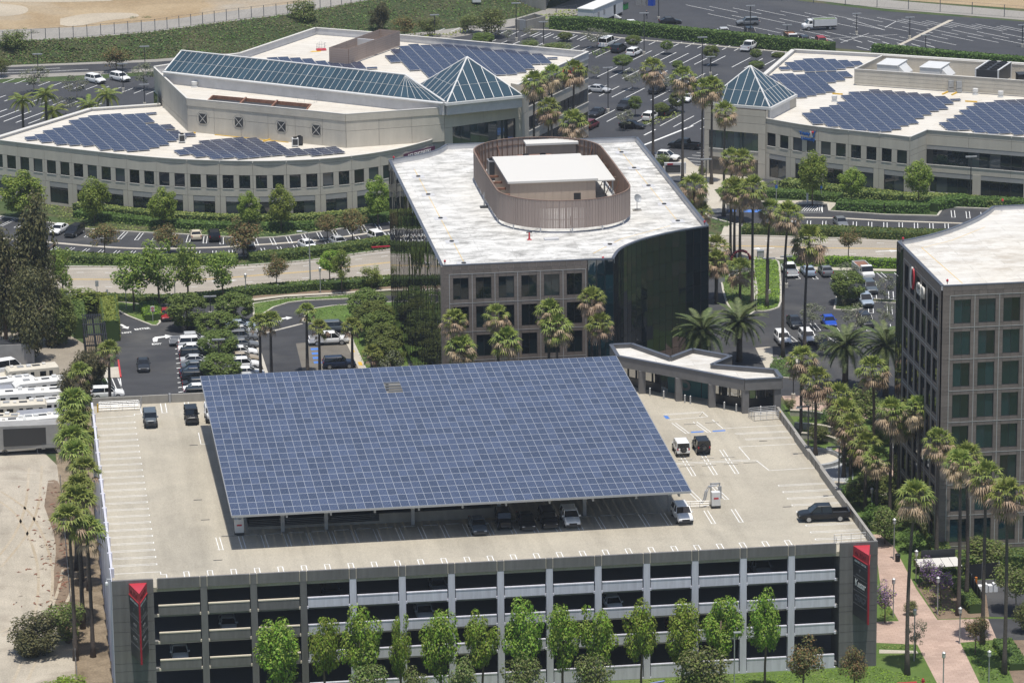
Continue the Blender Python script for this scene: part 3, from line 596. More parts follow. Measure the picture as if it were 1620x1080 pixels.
for i in range(NB):
    x = BX0+BAY*i; inst(pp, 'parapet_panel', gar, (x+.36, GY0, 13.5), world=True)
    if i: inst(pc, 'parapet_post', gar, (x, GY0, 13.5), world=True)
    inst(pj, 'joint_strip', gar, (x+.35, GY0, 13.5), world=True); inst(pj, 'joint_strip', gar, (x+BAY-.44, GY0, 13.5), world=True)
def spm(m, h):
    b = B(); b.box(.1, 0, .0, BAY-.82, .22, h); b.box(.1, -.03, h-.09, BAY-.82, .27, h+.04, 1); b.box(-.04, -.04, -.12, .16, .2, .14, 1); b.box(BAY-.88, -.04, -.12, BAY-.68, .2, .14, 1)
    return b.mesh('spandrel', [M[m], M['cream_joint'] if m == 'garage_dark' else M['garage_white']])
sp = {('garage_dark', 1): spm('garage_dark', 1.12), ('garage_white', 1): spm('garage_white', 1.12), ('garage_dark', 0): spm('garage_dark', 1.6), ('garage_white', 0): spm('garage_white', 1.6)}
for i in range(NB):
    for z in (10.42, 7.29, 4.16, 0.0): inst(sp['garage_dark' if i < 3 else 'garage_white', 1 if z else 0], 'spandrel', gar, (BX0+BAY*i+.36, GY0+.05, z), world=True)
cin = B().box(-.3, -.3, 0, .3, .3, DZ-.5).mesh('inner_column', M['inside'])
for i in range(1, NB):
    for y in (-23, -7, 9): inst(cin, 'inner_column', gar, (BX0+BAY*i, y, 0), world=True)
# corner piers, scored into courses
for x0, x1 in ((GX0, BX0), (BX0+BAY*NB, GX1)):
    w = x1-x0; B().box(x0+.06, GY0+.08, 0, x1-.06, GY0+4.2, DZ-.55).box(x0+.06, GY0+.08, DZ-.55, x1-.06, GY0+.36, PZ-.03).obj('corner_core', M['garage_dark'], gar)
    zs = [0, 1.5, 2.95, 4.2, 5.1, 6.6, 7.2, 8.75, 9.9, 11.5, 13.0, PZ]
    for z0, z1 in zip(zs, zs[1:]): panel(gar, (x0, GY0+.06), 0, 0, z0, w, z1-z0, .1, 'garage_dark', 'pier_panel', .02)
    for z0, z1 in zip(zs, zs[1:]): panel(gar, (GX1-.06 if x0 > 0 else GX0+.06, GY0 if x0 > 0 else GY0+4.3), math.pi/2 if x0 > 0 else -math.pi/2, 0, z0, 4.3, z1-z0, .08, 'garage_dark' if x0 > 0 else 'garage_white', 'pier_panel', .02)
# left side: pale painted bays; right side and back walls
for k in range(12):
    y = GY0+4.6+5.6*k; L = min(5.2, GY1-y)
    if L < 1: break
    for z in (0, 4.16, 7.29, 10.42, 13.5): B().box(GX0+.05, y, z, GX0+.3, y+L, z+(1.6 if z == 0 else 1.15)).obj('side_spandrel', M['garage_white'], gar)
    B().box(GX0-.1, y-.35, 0, GX0+.45, y, PZ).obj('side_column', M['garage_white'], gar)
    B().box(GX1-.45, y-.35, 0, GX1+.02, y, 13.5).obj('side_column', M['garage_dark'], gar)
    if y < 14:
        for z in (0, 4.16, 7.29, 10.42): B().box(GX1-.3, y, z, GX1-.08, y+L, z+1.15).obj('side_spandrel', M['garage_dark'], gar)
b = B()
yy = [GY0+.3, -24.5, -10.2, -3.6, 4.4, 15.9]
for k, (a, c) in enumerate(zip(yy, yy[1:])): B().box(GX1-.34-(.12 if k % 2 else 0), a, 13.3, GX1-.02, c, PZ).obj('side_parapet', M['concrete'], gar)
for k in range(26): B().box(GX1-.40, GY0+2+2.1*k, 13.6, GX1-.33, GY0+2.05+2.1*k, PZ-.05).obj('parapet_joint', M['beige_back'], gar)
for x0, x1, z in ((GX0+.3, -25.9, PZ), (-25.5, -17.5, PZ+.02), (-17.2, -16.4, PZ+.02), (-16.1, -8, PZ), (-7.6, 1.8, PZ), (2.2, 12, PZ), (12.4, 30, PZ)): B().box(x0, GY1-.3, 13.2, x1, GY1, z).obj('back_parapet', M['concrete'], gar)
for x in (-17.35, -16.25, -25.7): B().box(x-.12, GY1-.42, 13.6, x+.12, GY1+.02, PZ+.12).obj('wall_post', M['grey_metal'], gar)
# deck paint
ws_ = B().box(-.85, -.08, 0, .85, .08, .11).mesh('wheel_stop', M['concrete'])
dp = B(); Z = DZ+.006
for k in range(23):
    y = -30.65+2.585*k
    for s in (-.22, .22): dp.line([(GX0+.45, y+s), (-30.45, y+s)], .085, Z)
    dp.line([(-30.47, y-.26), (-30.47, y+.26)], .1, Z+.001)
dp.line([(GX0+.45, -33.4), (-30.2, -33.4)], .1, Z); dp.line([(-30.2, -33.4), (-30.2, -34.4), (-29.6, -34.4), (-29.6, -37.5)], .1, Z)
dp.line([(GX0+.45, 28.8), (-30.4, 29.1), (-30.4, 29.9), (-29.5, 29.9), (-29.5, 34.2)], .1, Z)
for x in (-26.9, -26.3, -23.9, -23.4, -21.3, -20.8): dp.line([(x+.0, 29.8), (x, 34.2)], .11, Z)
dp.line([(-24, 29.8), (-23.3, 29.8)], .1, Z); dp.line([(-27, 29.8), (-26.2, 29.8)], .1, Z)
for k in range(27):
    x = -27.4+2.59*k
    for s in (-.27, .27): dp.line([(x+s, -33.9), (x+s, -38.6)], .1, Z)
    dp.line([(x-.32, -33.85), (x+.32, -33.85)], .11, Z+.001)
yR = -32.0+.0
for k in range(10):
    y = -36.0+2.585*k
    if k == 0: continue
    x0 = 43.2
    for s in (-.22, .22): dp.line([(x0, y+s-.6), (GX1-.4, y+s-.6)], .085, Z)
    dp.line([(x0, y-.86), (x0, y-.34)], .1, Z+.001)
dp.line([(40.2, -37.8), (40.2, -36.0), (42.6, -35.9), (42.6, -35.6), (GX1-3, -35.6)], .1, Z)
# middle right: a double row of stalls and the accessible bays
dp.line([(30.2, -2.4), (41.9, -2.4)], .1, Z); dp.line([(30.2, -2.9), (42.6, -2.9)], .1, Z)
for k in range(5):
    x = 31.5+2.6*k
    for s in (-.22, .22):
        if k < 4: dp.line([(x+s, -2.9), (x+s, -7.8)], .1, Z)
        if 1 <= k < 4: dp.line([(x+s, -2.4), (x+s, 2.2)], .1, Z)
    if k < 4: dp.line([(x-.27, -7.8), (x+.27, -7.8)], .1, Z+.001)
dp.line([(41.9, -2.4), (41.6, 3.0), (42.6, 3.1), (GX1-.4, 3.1)], .1, Z); dp.line([(42.6, -2.9), (43.3, -7.2), (GX1-.4, -7.0)], .1, Z)
for y in (6.0, 8.6):
    for s in (-.22, .22): dp.line([(42.2+.3*(8.6-y), y+s), (GX1-.4, y+s)], .085, Z)
dp.line([(40.6, 15.2), (41.2, 11.0), (42.3, 11.2), (GX1-.4, 11.3)], .1, Z)
for x in (36.5, 39.2):
    for s in (-.22, .22): dp.line([(x+s-.9, 14.6), (x+s, 9.8)], .1, Z)
    dp.line([(x-.27, 9.8), (x+.27, 9.8)], .1, Z+.001)
dp.line([(35.0, 18.6), (40.0, 18.9), (40.3, 16.6), (35.2, 16.0)], .1, Z); dp.line([(35.2, 18.2), (39.6, 18.5)], .1, Z)
# under and in front of the canopy
for k in range(21):
    x = -23.2+2.555*k
    for sg in (-.22, .22): dp.line([(x+sg, -21.9+.012*x), (x+sg+.12, -26.6+.012*x)], .1, Z)
    if k: inst(ws_, 'wheel_stop', gar, (x-1.28, -21.75+.012*x, DZ), world=True)
dp.line([(-23.5, -26.6), (-22.9, -26.6)], .1, Z)
for x0 in (33.0, 36.2): 
    for s in (-.22, .22):
        dp.line([(x0+s, -21.4), (x0+s, -26.4)], .1, Z); dp.line([(x0+s-.6, -12.6), (x0+s, -17.6)], .1, Z)
    dp.line([(x0-.3, -26.4), (x0+.3, -26.4)], .1, Z+.001); dp.line([(x0-.3, -17.6), (x0+.3, -17.6)], .1, Z+.001)
dp.line([(-22.9, 20.2), (-22.9, 15.2), (-22.0, 15.2)], .1, Z)
dp.obj('deck_lines', M['white_paint'], gar, kind='stuff')
bp = B(); bp.sheet([(35.0, 16.5), (35.5, 16.5), (35.4, 17.9), (34.9, 17.9)], Z)
for x in (37.0, 39.7): bp.sheet([(x, 9.9), (x+1.6, 10.0), (x+1.6, 10.5), (x, 10.4)], Z)
bp.obj('accessible_marks', M['blue_paint'], gar, kind='structure')
ws = B().box(-.85, -.08, 0, .85, .08, .11).mesh('wheel_stop', M['kerb'])
WSP = [(34.2, -1.3), (36.9, -1.2), (39.4, -1.2), (34.0, -4.0), (36.6, -4.1), (39.3, -4.0), (41.7, -3.8), (31.6, -4.1), (37.6, 13.6), (40.3, 13.8), (31.0, -1.2), (39.6, 17.6)]
for i, (x, y) in enumerate(WSP):
    o = inst(ws, 'wheel_stop', None, (x, y, DZ), (0, 0, 1.2 if i == 11 else 0)); props(o, 'pale concrete wheel stop right of the canopy, '+ordn(i)+' of the scattered ones', 'wheel stop', 'wheel stops on the garage deck')
# expansion strips and drains seen on the deck
for (x, y) in ((-24.6, -7.6), (-24.2, -15.4), (-23.7, -30.4), (42.5, -21.6), (-23.8, 14.9), (45, 5)):
    o = inst(B().box(-.5, -.09, 0, .5, .09, .02).mesh('drain_grate', M['dark_metal']), 'drain_grate', gar, (x, y, DZ), world=True)
# stair-head railings on the deck
def railing(label, pts, z, h, bars, post_step, m='galv', name='railing', r=.024):
    t = thing(name, label, 'railing', (pts[0][0], pts[0][1], z)); 
    for k in range(bars):
        b = B(); b.tube([(x, y, z+h*(k+1)/bars) for x, y in pts], r, 6); b.obj('rail', M[m], t)
    for x, y in resample(pts, post_step): B().tube([(x, y, z), (x, y, z+h)], r*1.1, 6).obj('post', M[m], t)
    return t
railing('galvanised pipe railing round the stair at the back left of the garage deck', [(-34.8, 31.6), (-29.6, 31.6), (-29.3, 33.9)], DZ, 1.1, 4, 1.4)
railing('galvanised stair railing sloping beside the back left parapet', [(-34.7, 33.0), (-29.7, 33.0)], DZ, .9, 4, 1.2)
railing('galvanised pipe railing in front of the pavilion at the right parapet', [(45.6, 13.6), (48.8, 13.9)], DZ, 1.15, 5, .8)
railing('second galvanised railing behind the first beside the pavilion corner', [(45.4, 15.6), (48.8, 16.0)], DZ, 1.15, 5, 1.0)
railing('slanting galvanised railing joining both rails beside the pavilion', [(45.6, 13.6), (45.2, 15.4)], DZ, 1.15, 5, .8)
railing('thin white railing round the stair above the right red sign', [(44.8, -37.6), (44.8, -36.2), (48.5, -36.1), (48.6, -37.8)], DZ, 1.2, 4, 1.1)
for i, (x, y, l) in enumerate(((-34.9, 31.4, 'yellow guard post at the back left railing'), (48.9, 13.6, 'yellow guard post between the right parapet and the pavilion railing'))):
    props(B().lathe([(.09, DZ), (.09, DZ+1.1), (.0, DZ+1.15)], 10, (x, y)).obj('guard_post', M['yellow']), l, 'post')
# ------------------------------------------------------------------ triangular wall signs
def textmesh(s, size, ext=.02, bold=.0, font=None):
    c = bpy.data.curves.new('lettering', 'FONT'); c.body = s; c.size = size; c.extrude = ext; c.offset = bold*size; c.align_x = 'CENTER'; c.align_y = 'CENTER'; c.resolution_u = 3
    tmp = bpy.data.objects.new('lettering', c); COL.objects.link(tmp); dg = bpy.context.evaluated_depsgraph_get(); dg.update()
    me = bpy.data.meshes.new_from_object(tmp.evaluated_get(dg)); bpy.data.objects.remove(tmp); bpy.data.curves.remove(c); me.materials.clear(); return me
def text(parent, s, size, loc, ang, m, ext=.02, bold=.0, wscale=1.0, name='lettering', pitch=0):
    me = textmesh(s, size, ext, bold); me.materials.append(M[m]); return inst(me, name, parent, loc, (math.pi/2, 0, ang), (wscale, 1, 1), world=True)
def tower_sign(x0, x1, label, rows):
    zt, zb, y0 = 14.3, 6.3, GY0-.06; xm = (x0+x1)/2; ya = y0-3.7; t = thing('tower_sign', label, 'sign', (xm, y0, zb))
    tri = [(x0, y0), (x1, y0), (xm, ya)]
    B().prism(tri, zt-1.15, zt).obj('red_cap', M['red'], t); B().prism([(x0+.02, y0), (x1-.02, y0), (xm, ya+.03)], zb, zt-1.15).obj('sign_body', M['sign_black'], t)
    B().box(xm-.1, ya-.1, zb-.05, xm+.1, ya+.25, zt-1.12).obj('red_edge', M['red_deep'], t)
    for (p, q) in (((x0, y0), (xm, ya)), ((xm, ya), (x1, y0))):
        an = math.atan2(q[1]-p[1], q[0]-p[0]); L = math.dist(p, q); nx, ny = math.sin(an), -math.cos(an)
        def at(f, o=.012): return (p[0]+(q[0]-p[0])*f+nx*o, p[1]+(q[1]-p[1])*f+ny*o)
        b = B(); u = ((q[0]-p[0])/L, (q[1]-p[1])/L); b.bar(at(.0, .03), at(1, .03), .06, zt-1.24, zt-1.12); b.obj('red_trim', M['red'], t)
        for z in (10.9, 9.35, 7.8, 12.35):
            B().bar(at(.04, .012), at(.95, .012), .02, z-.02, z+.02).obj('divider', M['sign_grey'], t)
        c = at(.48, .01); text(t, 'KILROY', .72, (c[0], c[1], zt-.58), an, 'sign_hdr', .015, .01, 1.05); c = at(.46, .01); text(t, 'AIRPORT CENTER', .34, (c[0], c[1], zt-1.55), an, 'sign_white', .01, .02, 1.05)
        for (s, z, sz, m_, ws_) in rows:
            c = at(.48, .01); text(t, s, sz, (c[0], c[1], z), an, m_, .012, .012, ws_)
        for z in (11.25,): B().bar(at(.2, .012), at(.8, .012), .015, z-.05, z+.05).obj('small_print', M['sign_grey'], t)
        B().bar(at(.3, .012), at(.72, .012), .015, 9.62, 9.68).obj('small_print', M['sign_grey'], t)
        b = B(); c = at(.42, .02); b.bar(at(.4, .015), at(.44, .015), .02, 11.7, 12.0); b.bar(at(.44, .015), at(.5, .015), .02, 11.9, 12.05); b.obj('emblem', M['sign_grey'], t)
    return t
tower_sign(-33.9, -31.95, 'red topped triangular black tenant sign on the left corner pier of the garage', [('KUSAR', 8.55, .55, 'sign_grey', .9), ('OBAGI', 10.1, .45, 'sign_grey', .9)])
tower_sign(46.4, 48.3, 'red topped triangular tenant sign reading Kusar and OBAGI on the right corner pier', [('Kusar', 10.25, 1.15, 'sign_white', .95), ('OBAGI', 8.5, 1.05, 'coping', .85)])
# ------------------------------------------------------------------ solar canopy over the deck
CX0, CX1, CY0, CY1, CZ0, CZ1 = -22.1, 29.95, -27.45, 22.2, DZ+4.2, DZ+6.72
can = thing('solar_canopy', 'huge tilted canopy of blue solar panels standing on the garage deck', 'solar canopy', (4, -3, DZ))
NCX, NCY = 52, 25; tilt = math.atan2(CZ1-CZ0, CY1-CY0); pw, pl = (CX1-CX0)/NCX, math.hypot(CY1-CY0, CZ1-CZ0)/NCY
def module_mesh(w, l, fr=.026, name='solar_module'):
    b = B(); b.box(0.004, 0.004, 0, w-.004, l-.004, .04, 1); b.box(fr, fr*2.4, .03, w-fr, l-fr*2.4, .046, 0); return b.mesh(name, [M['solar'], M['solar_frame']])
mm = module_mesh(pw, pl); rest = B(); hole = {(22, 20), (23, 20), (22, 21), (23, 21)}; cnt = 0
for j in range(NCY):
    for i in range(NCX):
        if (i, j) in hole: continue
        f = j/NCY; y, z = CY0+(CY1-CY0)*f, CZ0+(CZ1-CZ0)*f
        if cnt < 300: inst(mm, 'solar_panel', can, (CX0+pw*i, y, z), (tilt, 0, 0), world=True); cnt += 1
        else:
            ct, st = math.cos(tilt), math.sin(tilt)
            for (x0, x1, y0, y1, z0, z1, m_) in ((.004, pw-.004, .004, pl-.004, 0, .04, 1), (.026, pw-.026, .062, pl-.062, .03, .046, 0)):
                c = [(x, yy_, zz) for zz in (z0, z1) for (x, yy_) in ((x0, y0), (x1, y0), (x1, y1), (x0, y1))]
                rest.add([(CX0+pw*i+x, y+yy_*ct-zz*st, z+yy_*st+zz*ct) for x, yy_, zz in c], [(4, 5, 6, 7), (0, 1, 5, 4), (1, 2, 6, 5), (2, 3, 7, 6), (3, 0, 4, 7)] if m_ else [(4, 5, 6, 7)], m_)
ro = rest.obj('solar_panels_rear', [M['solar'], M['solar_frame']], can); ro['kind'] = 'stuff'
b = B()
for j in range(NCY*2+1):
    f = j/(NCY*2); y, z = CY0+(CY1-CY0)*f, CZ0+(CZ1-CZ0)*f-.13; b.box(CX0, y-.04, z-.06, CX1, y+.04, z+.1)
b.obj('purlins', M['galv'], can)
for i in range(11):
    x = CX0+1.2+4.96*i; b = B(); n = 14
    for k in range(n):
        f0, f1 = k/n, (k+1)/n; y0, y1 = CY0+.4+(CY1-CY0-.8)*f0, CY0+.4+(CY1-CY0-.8)*f1; zz0, zz1 = CZ0+(CZ1-CZ0)*f0-.22, CZ0+(CZ1-CZ0)*f1-.22
        b.add([(x-.1, y0, zz0-.45), (x+.1, y0, zz0-.45), (x+.1, y1, zz1-.45), (x-.1, y1, zz1-.45), (x-.1, y0, zz0), (x+.1, y0, zz0), (x+.1, y1, zz1), (x-.1, y1, zz1)], [(3, 2, 1, 0), (0, 1, 5, 4), (1, 2, 6, 5), (2, 3, 7, 6), (3, 0, 4, 7)])
    b.obj('beam', M['grey_metal'], can)
    if i % 2 == 0 or i == 1:
        for y in (-21.0, -9.6, 8, 20.5):
            f = (y-CY0)/(CY1-CY0); z1 = CZ0+(CZ1-CZ0)*f-.6; o = B().box(x-.2, y-.2, DZ, x+.2, y+.2, z1).obj('post', M['grey_metal'], can)
            if y == -21.0: B().box(x-.24, y-.26, DZ+1.9, x+.24, y-.21, DZ+2.9).obj('notice', M['coping_pale'], o); B().box(x-.1, y-.275, DZ+2.3, x+.08, y-.262, DZ+2.55).obj('red_mark', M['red'], o)
b = B(); b.box(CX0-.03, CY0-.05, CZ0-.2, CX1+.03, CY0-.005, CZ0+.05); b.obj('front_gutter', M['galv'], can)
for x in (CX0-.06, CX1+.01): B().add([(x, CY0, CZ0-.2), (x+.05, CY0, CZ0-.2), (x+.05, CY1, CZ1-.2), (x, CY1, CZ1-.2), (x, CY0, CZ0+.05), (x+.05, CY0, CZ0+.05), (x+.05, CY1, CZ1+.05), (x, CY1, CZ1+.05)], [(0, 1, 5, 4), (1, 2, 6, 5), (2, 3, 7, 6), (3, 0, 4, 7), (4, 5, 6, 7)]).obj('edge_trim', M['galv'], can)
can.rotation_euler.z = .011
B().box(-4.6, -20.0, DZ, 9.2, -19.72, DZ+1.15).obj('ramp_wall', M['concrete'], gar); B().box(-19.6, -19.98, DZ, -4.6, -19.74, DZ+.3).obj('ramp_kerb', M['concrete'], gar)
for k in range(4): B().tube([(-19.5, -19.86, DZ+.45+.2*k), (-4.6, -19.86, DZ+.45+.2*k)], .025, 6).obj('ramp_rail', M['grey_metal'], gar)
# electrical cabinets at the ends of the canopy
def cabinet(x, y, label, w=1.0, h=1.9):
    t = thing('inverter_cabinet', label, 'electrical cabinet', (x, y, DZ)); B().box(x-w/2, y-.4, DZ+.35, x+w/2, y+.4, DZ+h).obj('case', M['white_metal'], t); B().box(x-w/2-.05, y-.35, DZ, x+w/2+.05, y+.4, DZ+.35).obj('plinth', M['dark_metal'], t)
    B().box(x-.28, y-.415, DZ+1.15, x+.28, y-.402, DZ+1.35).obj('warning_plate', M['red'], t); return t
cabinet(-20.7, -21.6, 'white inverter cabinet with a red plate under the left front corner of the canopy')
cabinet(34.3, -20.6, 'white inverter cabinet standing on the open deck right of the canopy', 1.0, 1.95)
t = thing('conduit_frame', 'galvanised frame with bent cable ducts behind the right inverter cabinet', 'cable frame', (34.6, -19.6, DZ))
for x in (33.9, 34.9): B().box(x-.06, -19.9, DZ, x+.06, -19.78, DZ+2.75).obj('upright', M['grey_metal'], t)
B().box(33.8, -19.92, DZ+2.6, 35.0, -19.76, DZ+2.75).obj('crossbar', M['grey_metal'], t)
for dx in (0, .2): B().tube([(32.6+dx, -20.2, DZ+.5), (33.0+dx, -20.2, DZ+1.0), (33.2+dx, -20.1, DZ+1.9), (33.6+dx, -20.0, DZ+2.45), (34.4+dx, -19.95, DZ+2.5)], .08, 8).obj('duct', M['galv'], t)
B().box(34.7, -20.1, DZ+.9, 35.1, -19.95, DZ+2.4).obj('switch_box', M['grey_metal'], t)
railing('low galvanised guard rail running from the canopy to the inverter cabinet', [(30.3, -20.2), (33.6, -20.4)], DZ, .8, 3, 1.1)
# lamp standards on the right parapet
for i, (x, y, l) in enumerate(((49.05, -19.4, 'dark lamp standard on the right parapet near the pickup'), (49.05, -2.2, 'dark lamp standard on the right parapet at the stepped section'))):
    t = thing('lamp_post', l, 'lamp', (x, y, PZ)); B().box(x-.35, y-.2, PZ, x+.35, y+.2, PZ+.12).obj('base_plate', M['dark_metal'], t); B().tube([(x, y, PZ), (x, y, PZ+5.2)], .09, 8).obj('pole', M['dark_metal'], t); B().box(x-1.4, y-.09, PZ+5.1, x+.1, y+.09, PZ+5.28).obj('arm', M['dark_metal'], t); B().box(x-1.5, y-.2, PZ+5.0, x-.9, y+.2, PZ+5.12).obj('lamp_head', M['grey_metal'], t)
t = thing('security_camera', 'white dome camera on a bracket at the left front corner of the garage', 'camera', (-35.8, -38.2, PZ)); B().lathe([(.0, PZ-.75), (.17, PZ-.6), (.17, PZ-.35), (.0, PZ-.3)], 12, (-36.25, -38.3)).obj('dome', M['sign_white'], t); B().tube([(-35.7, -38.0, PZ-.1), (-36.25, -38.3, PZ+.05), (-36.25, -38.3, PZ-.35)], .05, 6).obj('bracket', M['sign_white'], t)
# ------------------------------------------------------------------ pavilion at the back of the deck
pv = thing('entry_pavilion', 'low angled grey pavilion with a white flat roof and a teal wall numbered 5', 'pavilion', (41, 24, DZ))
OUT = [(31.3, 36.6), (31.3, 31.0), (45.05, 17.2), (49.75, 17.3), (49.75, 21.2), (42.3, 24.9), (45.5, 28.5), (41.3, 32.7), (37.8, 29.2), (34.0, 36.6)]
B().prism([(x*.998+.08, y) for x, y in OUT], 16.85, 17.45, 0, 1).obj('roof', [M['concrete'], M['roof_right']], pv)
pvm = mat('pavilion_render', (.165, .16, .158), .85, var=.1, scale=1); M['pav'] = pvm
for i in range(len(OUT)):
    p, q = OUT[i], OUT[(i+1) % len(OUT)]
    B().bar(p, q, .35, 16.6 if i not in (0,) else 16.6, 17.95).obj('fascia', M['pav'], pv); B().bar(p, q, .5, 17.96, 18.05).obj('coping', M['coping'], pv)
for (x, y) in ((34.0, 28.6), (38.0, 24.4), (41.6, 20.9), (45.2, 17.55), (49.3, 17.7)): B().box(x-.42, y-.42, DZ, x+.42, y+.42, 16.6).obj('column', M['pav'], pv)
def storefront(p, q, n, zb):
    L = math.dist(p, q); an = math.atan2(q[1]-p[1], q[0]-p[0]); B().bar(p, q, .15, DZ, DZ+zb).obj('dark_base', M['sign_black'], pv)
    for k in range(n): window(pv, p, an, L*k/n+.04, DZ+zb, L/n-.08, 3.0-zb, 'store_glass', 'black', .1, .0)
storefront((32.0, 33.4), (36.4, 28.4), 5, 1.1); storefront((42.0, 22.6), (45.9, 19.6), 4, 1.2); storefront((45.9, 19.2), (49.4, 20.2), 3, 1.2)
B().bar((37.4, 28.6), (41.9, 24.5), .2, DZ, 16.7).obj('teal_wall', M['teal'], pv); an = math.atan2(-4.1, 4.5); text(pv, '5', 3.0, (39.4, 26.57, DZ+1.55), an, 'sign_grey', .03, .01, 1.0, 'numeral')
B().box(41.0, 25.1, DZ, 41.3, 25.25, DZ+2.4).obj('teal_post', M['dark_metal'], pv)
for i, (x, y) in enumerate(((34.8, 27.2), (36.3, 25.6), (38.6, 23.3), (39.2, 22.7), (42.9, 19.3), (44.2, 18.1), (47, 16.6))):
    props(B().lathe([(.11, DZ), (.11, DZ+1.0), (.0, DZ+1.08)], 10, (x, y)).obj('bollard', M['galv']), 'pale steel bollard in the shade before the pavilion, '+ordn(i)+' from its left end', 'bollard', 'bollards before the pavilion')
# ------------------------------------------------------------------ granite office blocks
def granite_facade(par, p, q, cols, rows, ztop, mx=1.42, single=True, glass='glass_mirror', lastw=None, skip_rows=0):
    """modules of 3.05 x 3.97 m: pier tile, window, spandrel tiles, silver strips"""
    an = math.atan2(q[1]-p[1], q[0]-p[0]); ca, sa = math.cos(an), math.sin(an); L = math.dist(p, q); MW, MH, WW, WH = 3.05, 3.95, 2.06, 2.95
    def at(x, o=0.0): return (p[0]+ca*x+sa*o, p[1]+sa*x-ca*o)
    J = B(); rng = random.Random(int(L*10))
    def tile(x, z, w, h, m='granite'):
        if w < .05 or h < .05: return
        if single: panel(par, p, an, x, z, w, h, .05, m, 'granite_tile', .012)
        else:
            a, b_ = at(x+.02, .025), at(x+w-.02, .025); J.bar(a, b_, .05, z+.02, z+h-.02)
    wx0 = mx; z0s = [ztop-1.75-MH*r-WH for r in range(rows)]
    # top band
    xs = [0, mx-.45]+[mx+MW*i for i in range(cols+1)]; xs = [0, mx]+sum([[mx+MW*i+WW/2, mx+MW*i+WW, ] + ([mx+MW*(i+1)] if i < cols-1 else []) for i in range(cols)], [])+[L]
    for x0, x1 in zip(xs, xs[1:]):
        tile(x0, ztop-.62, x1-x0, .60); tile(x0, ztop-1.2, x1-x0, .58); tile(x0, ztop-1.75, x1-x0, .55)
    for r in range(rows):
        zb = z0s[r]; hb = min(MH-WH, zb)
        for x0, x1 in zip(xs, xs[1:]):
            i = (x0-mx)/MW; inwin = x0-mx > -1e-6 and ((x0-mx+1e-6) % MW) < WW-1e-3 and x0 < mx+MW*cols-1
            if not inwin: tile(x0, zb+WH/2, x1-x0, WH/2); tile(x0, zb, x1-x0, WH/2)
            tile(x0, zb-hb/2, x1-x0, hb/2); tile(x0, zb-hb, x1-x0, hb/2)
        for i in range(cols): window(par, p, an, mx+MW*i, zb, WW, WH, glass, 'dark_metal', .05, .14, 2 if single else 1)
        st = B(); st.bar(at(mx-.5, .06), at(mx+MW*(cols-1)+WW+.5, .06), .03, zb-hb/2-.03, zb-hb/2+.03); st.obj('silver_strip', M['silver'], par)
    st = B()
    for i in range(cols+1):
        x = mx+MW*i-(MW-WW)/2 if 0 < i < cols else (mx-.5 if i == 0 else mx+MW*(cols-1)+WW+.5); a = at(x-.035, .06); b_ = at(x+.035, .06); st.bar(a, b_, .03, max(.3, z0s[-1]-.4), ztop-1.22)
    st.bar(at(mx-.5, .06), at(mx+MW*(cols-1)+WW+.5, .06), .03, ztop-1.24, ztop-1.18); st.obj('silver_strip', M['silver'], par)
    if not single and J.v: o = J.obj('granite_tiles', M['granite'], par); o['kind'] = 'stuff'
def glass_curtain(par, path, z0, z1, pw, ph, glass, step=None):
    pts = resample(path, pw) if step is None else path
    nz = max(1, round((z1-z0)/ph)); hz = (z1-z0)/nz
    for a, b_ in zip(pts, pts[1:]):
        an = math.atan2(b_[1]-a[1], b_[0]-a[0]); L = math.dist(a, b_)
        for k in range(nz):
            key = ('cw', round(L, 2), round(hz, 2), glass)
            if key not in WM: WM[key] = B().box(.02, -.02, .02, L-.02, 0, hz-.02).mesh('pane', M[glass])
            inst(WM[key], 'pane', par, (a[0], a[1], z0+hz*k), (random.gauss(0, .005), 0, an+random.gauss(0, .008)), world=True)
    m = B()
    for a in pts: m.box(a[0]-.04, a[1]-.04, z0, a[0]+.04, a[1]+.04, z1)
    m.obj('mullions', M['black'], par)
mb = thing('office_block', 'dark granite and mirror glass office block with an oval roof screen', 'office building', (31, 56, 0)); HT = 24.6
CUR = smooth_path([(34.7, 56.0), (36.5, 61.0), (39.6, 65.2), (43.4, 68.3), (47, 70.5), (50.5, 72.0)], 5); BCUR = smooth_path([(11.75, 121.8), (14.2, 123.3), (17, 125.0), (19.6, 127.6), (21.4, 131.1)], 4)
MBO = [(11.75, 55.85)]+[(34.7, 55.85)]+CUR[1:]+[(50.5, 131.1)]+BCUR[::-1]
ins = [(31.1+(x-31.1)*.992, 93+(y-93)*.996) for x, y in MBO]
B().prism(ins, 0, HT-.75, 0, 1).obj('building_core', [M['granite_dark'], M['roof_mid']], mb)
for p, q in zip(MBO, MBO[1:]+MBO[:1]):
    B().bar(p, q, .3, HT-.75, HT-.03).obj('parapet', M['parapet_white'] if 0 else M['parapet_white'], mb); B().bar(p, q, .42, HT-.03, HT+.04).obj('coping', M['coping'], mb)
granite_facade(mb, (11.75, 55.7), (31.2, 55.7), 6, 6, HT-.03, glass='glass_block')
glass_curtain(mb, [(31.25, 55.6), (34.75, 55.6)], 0, HT-.1, 1.2, 1.98, 'glass_teal')
glass_curtain(mb, [(x+.16*.7, y-.16) for x, y in CUR], 0, HT-.1, 1.25, 1.98, 'glass_mirror')
glass_curtain(mb, [(50.62, 72.0), (50.62, 131.0)], 0, HT-.1, 3.0, 3.95, 'glass_mirror'); glass_curtain(mb, [(11.6, 121.8), (11.6, 56.4)], 0, HT-.1, 1.25, 3.95, 'glass_mirror')
B().box(11.55, 55.55, 0, 11.95, 56.4, HT-.1).obj('corner_pier', M['granite'], mb)
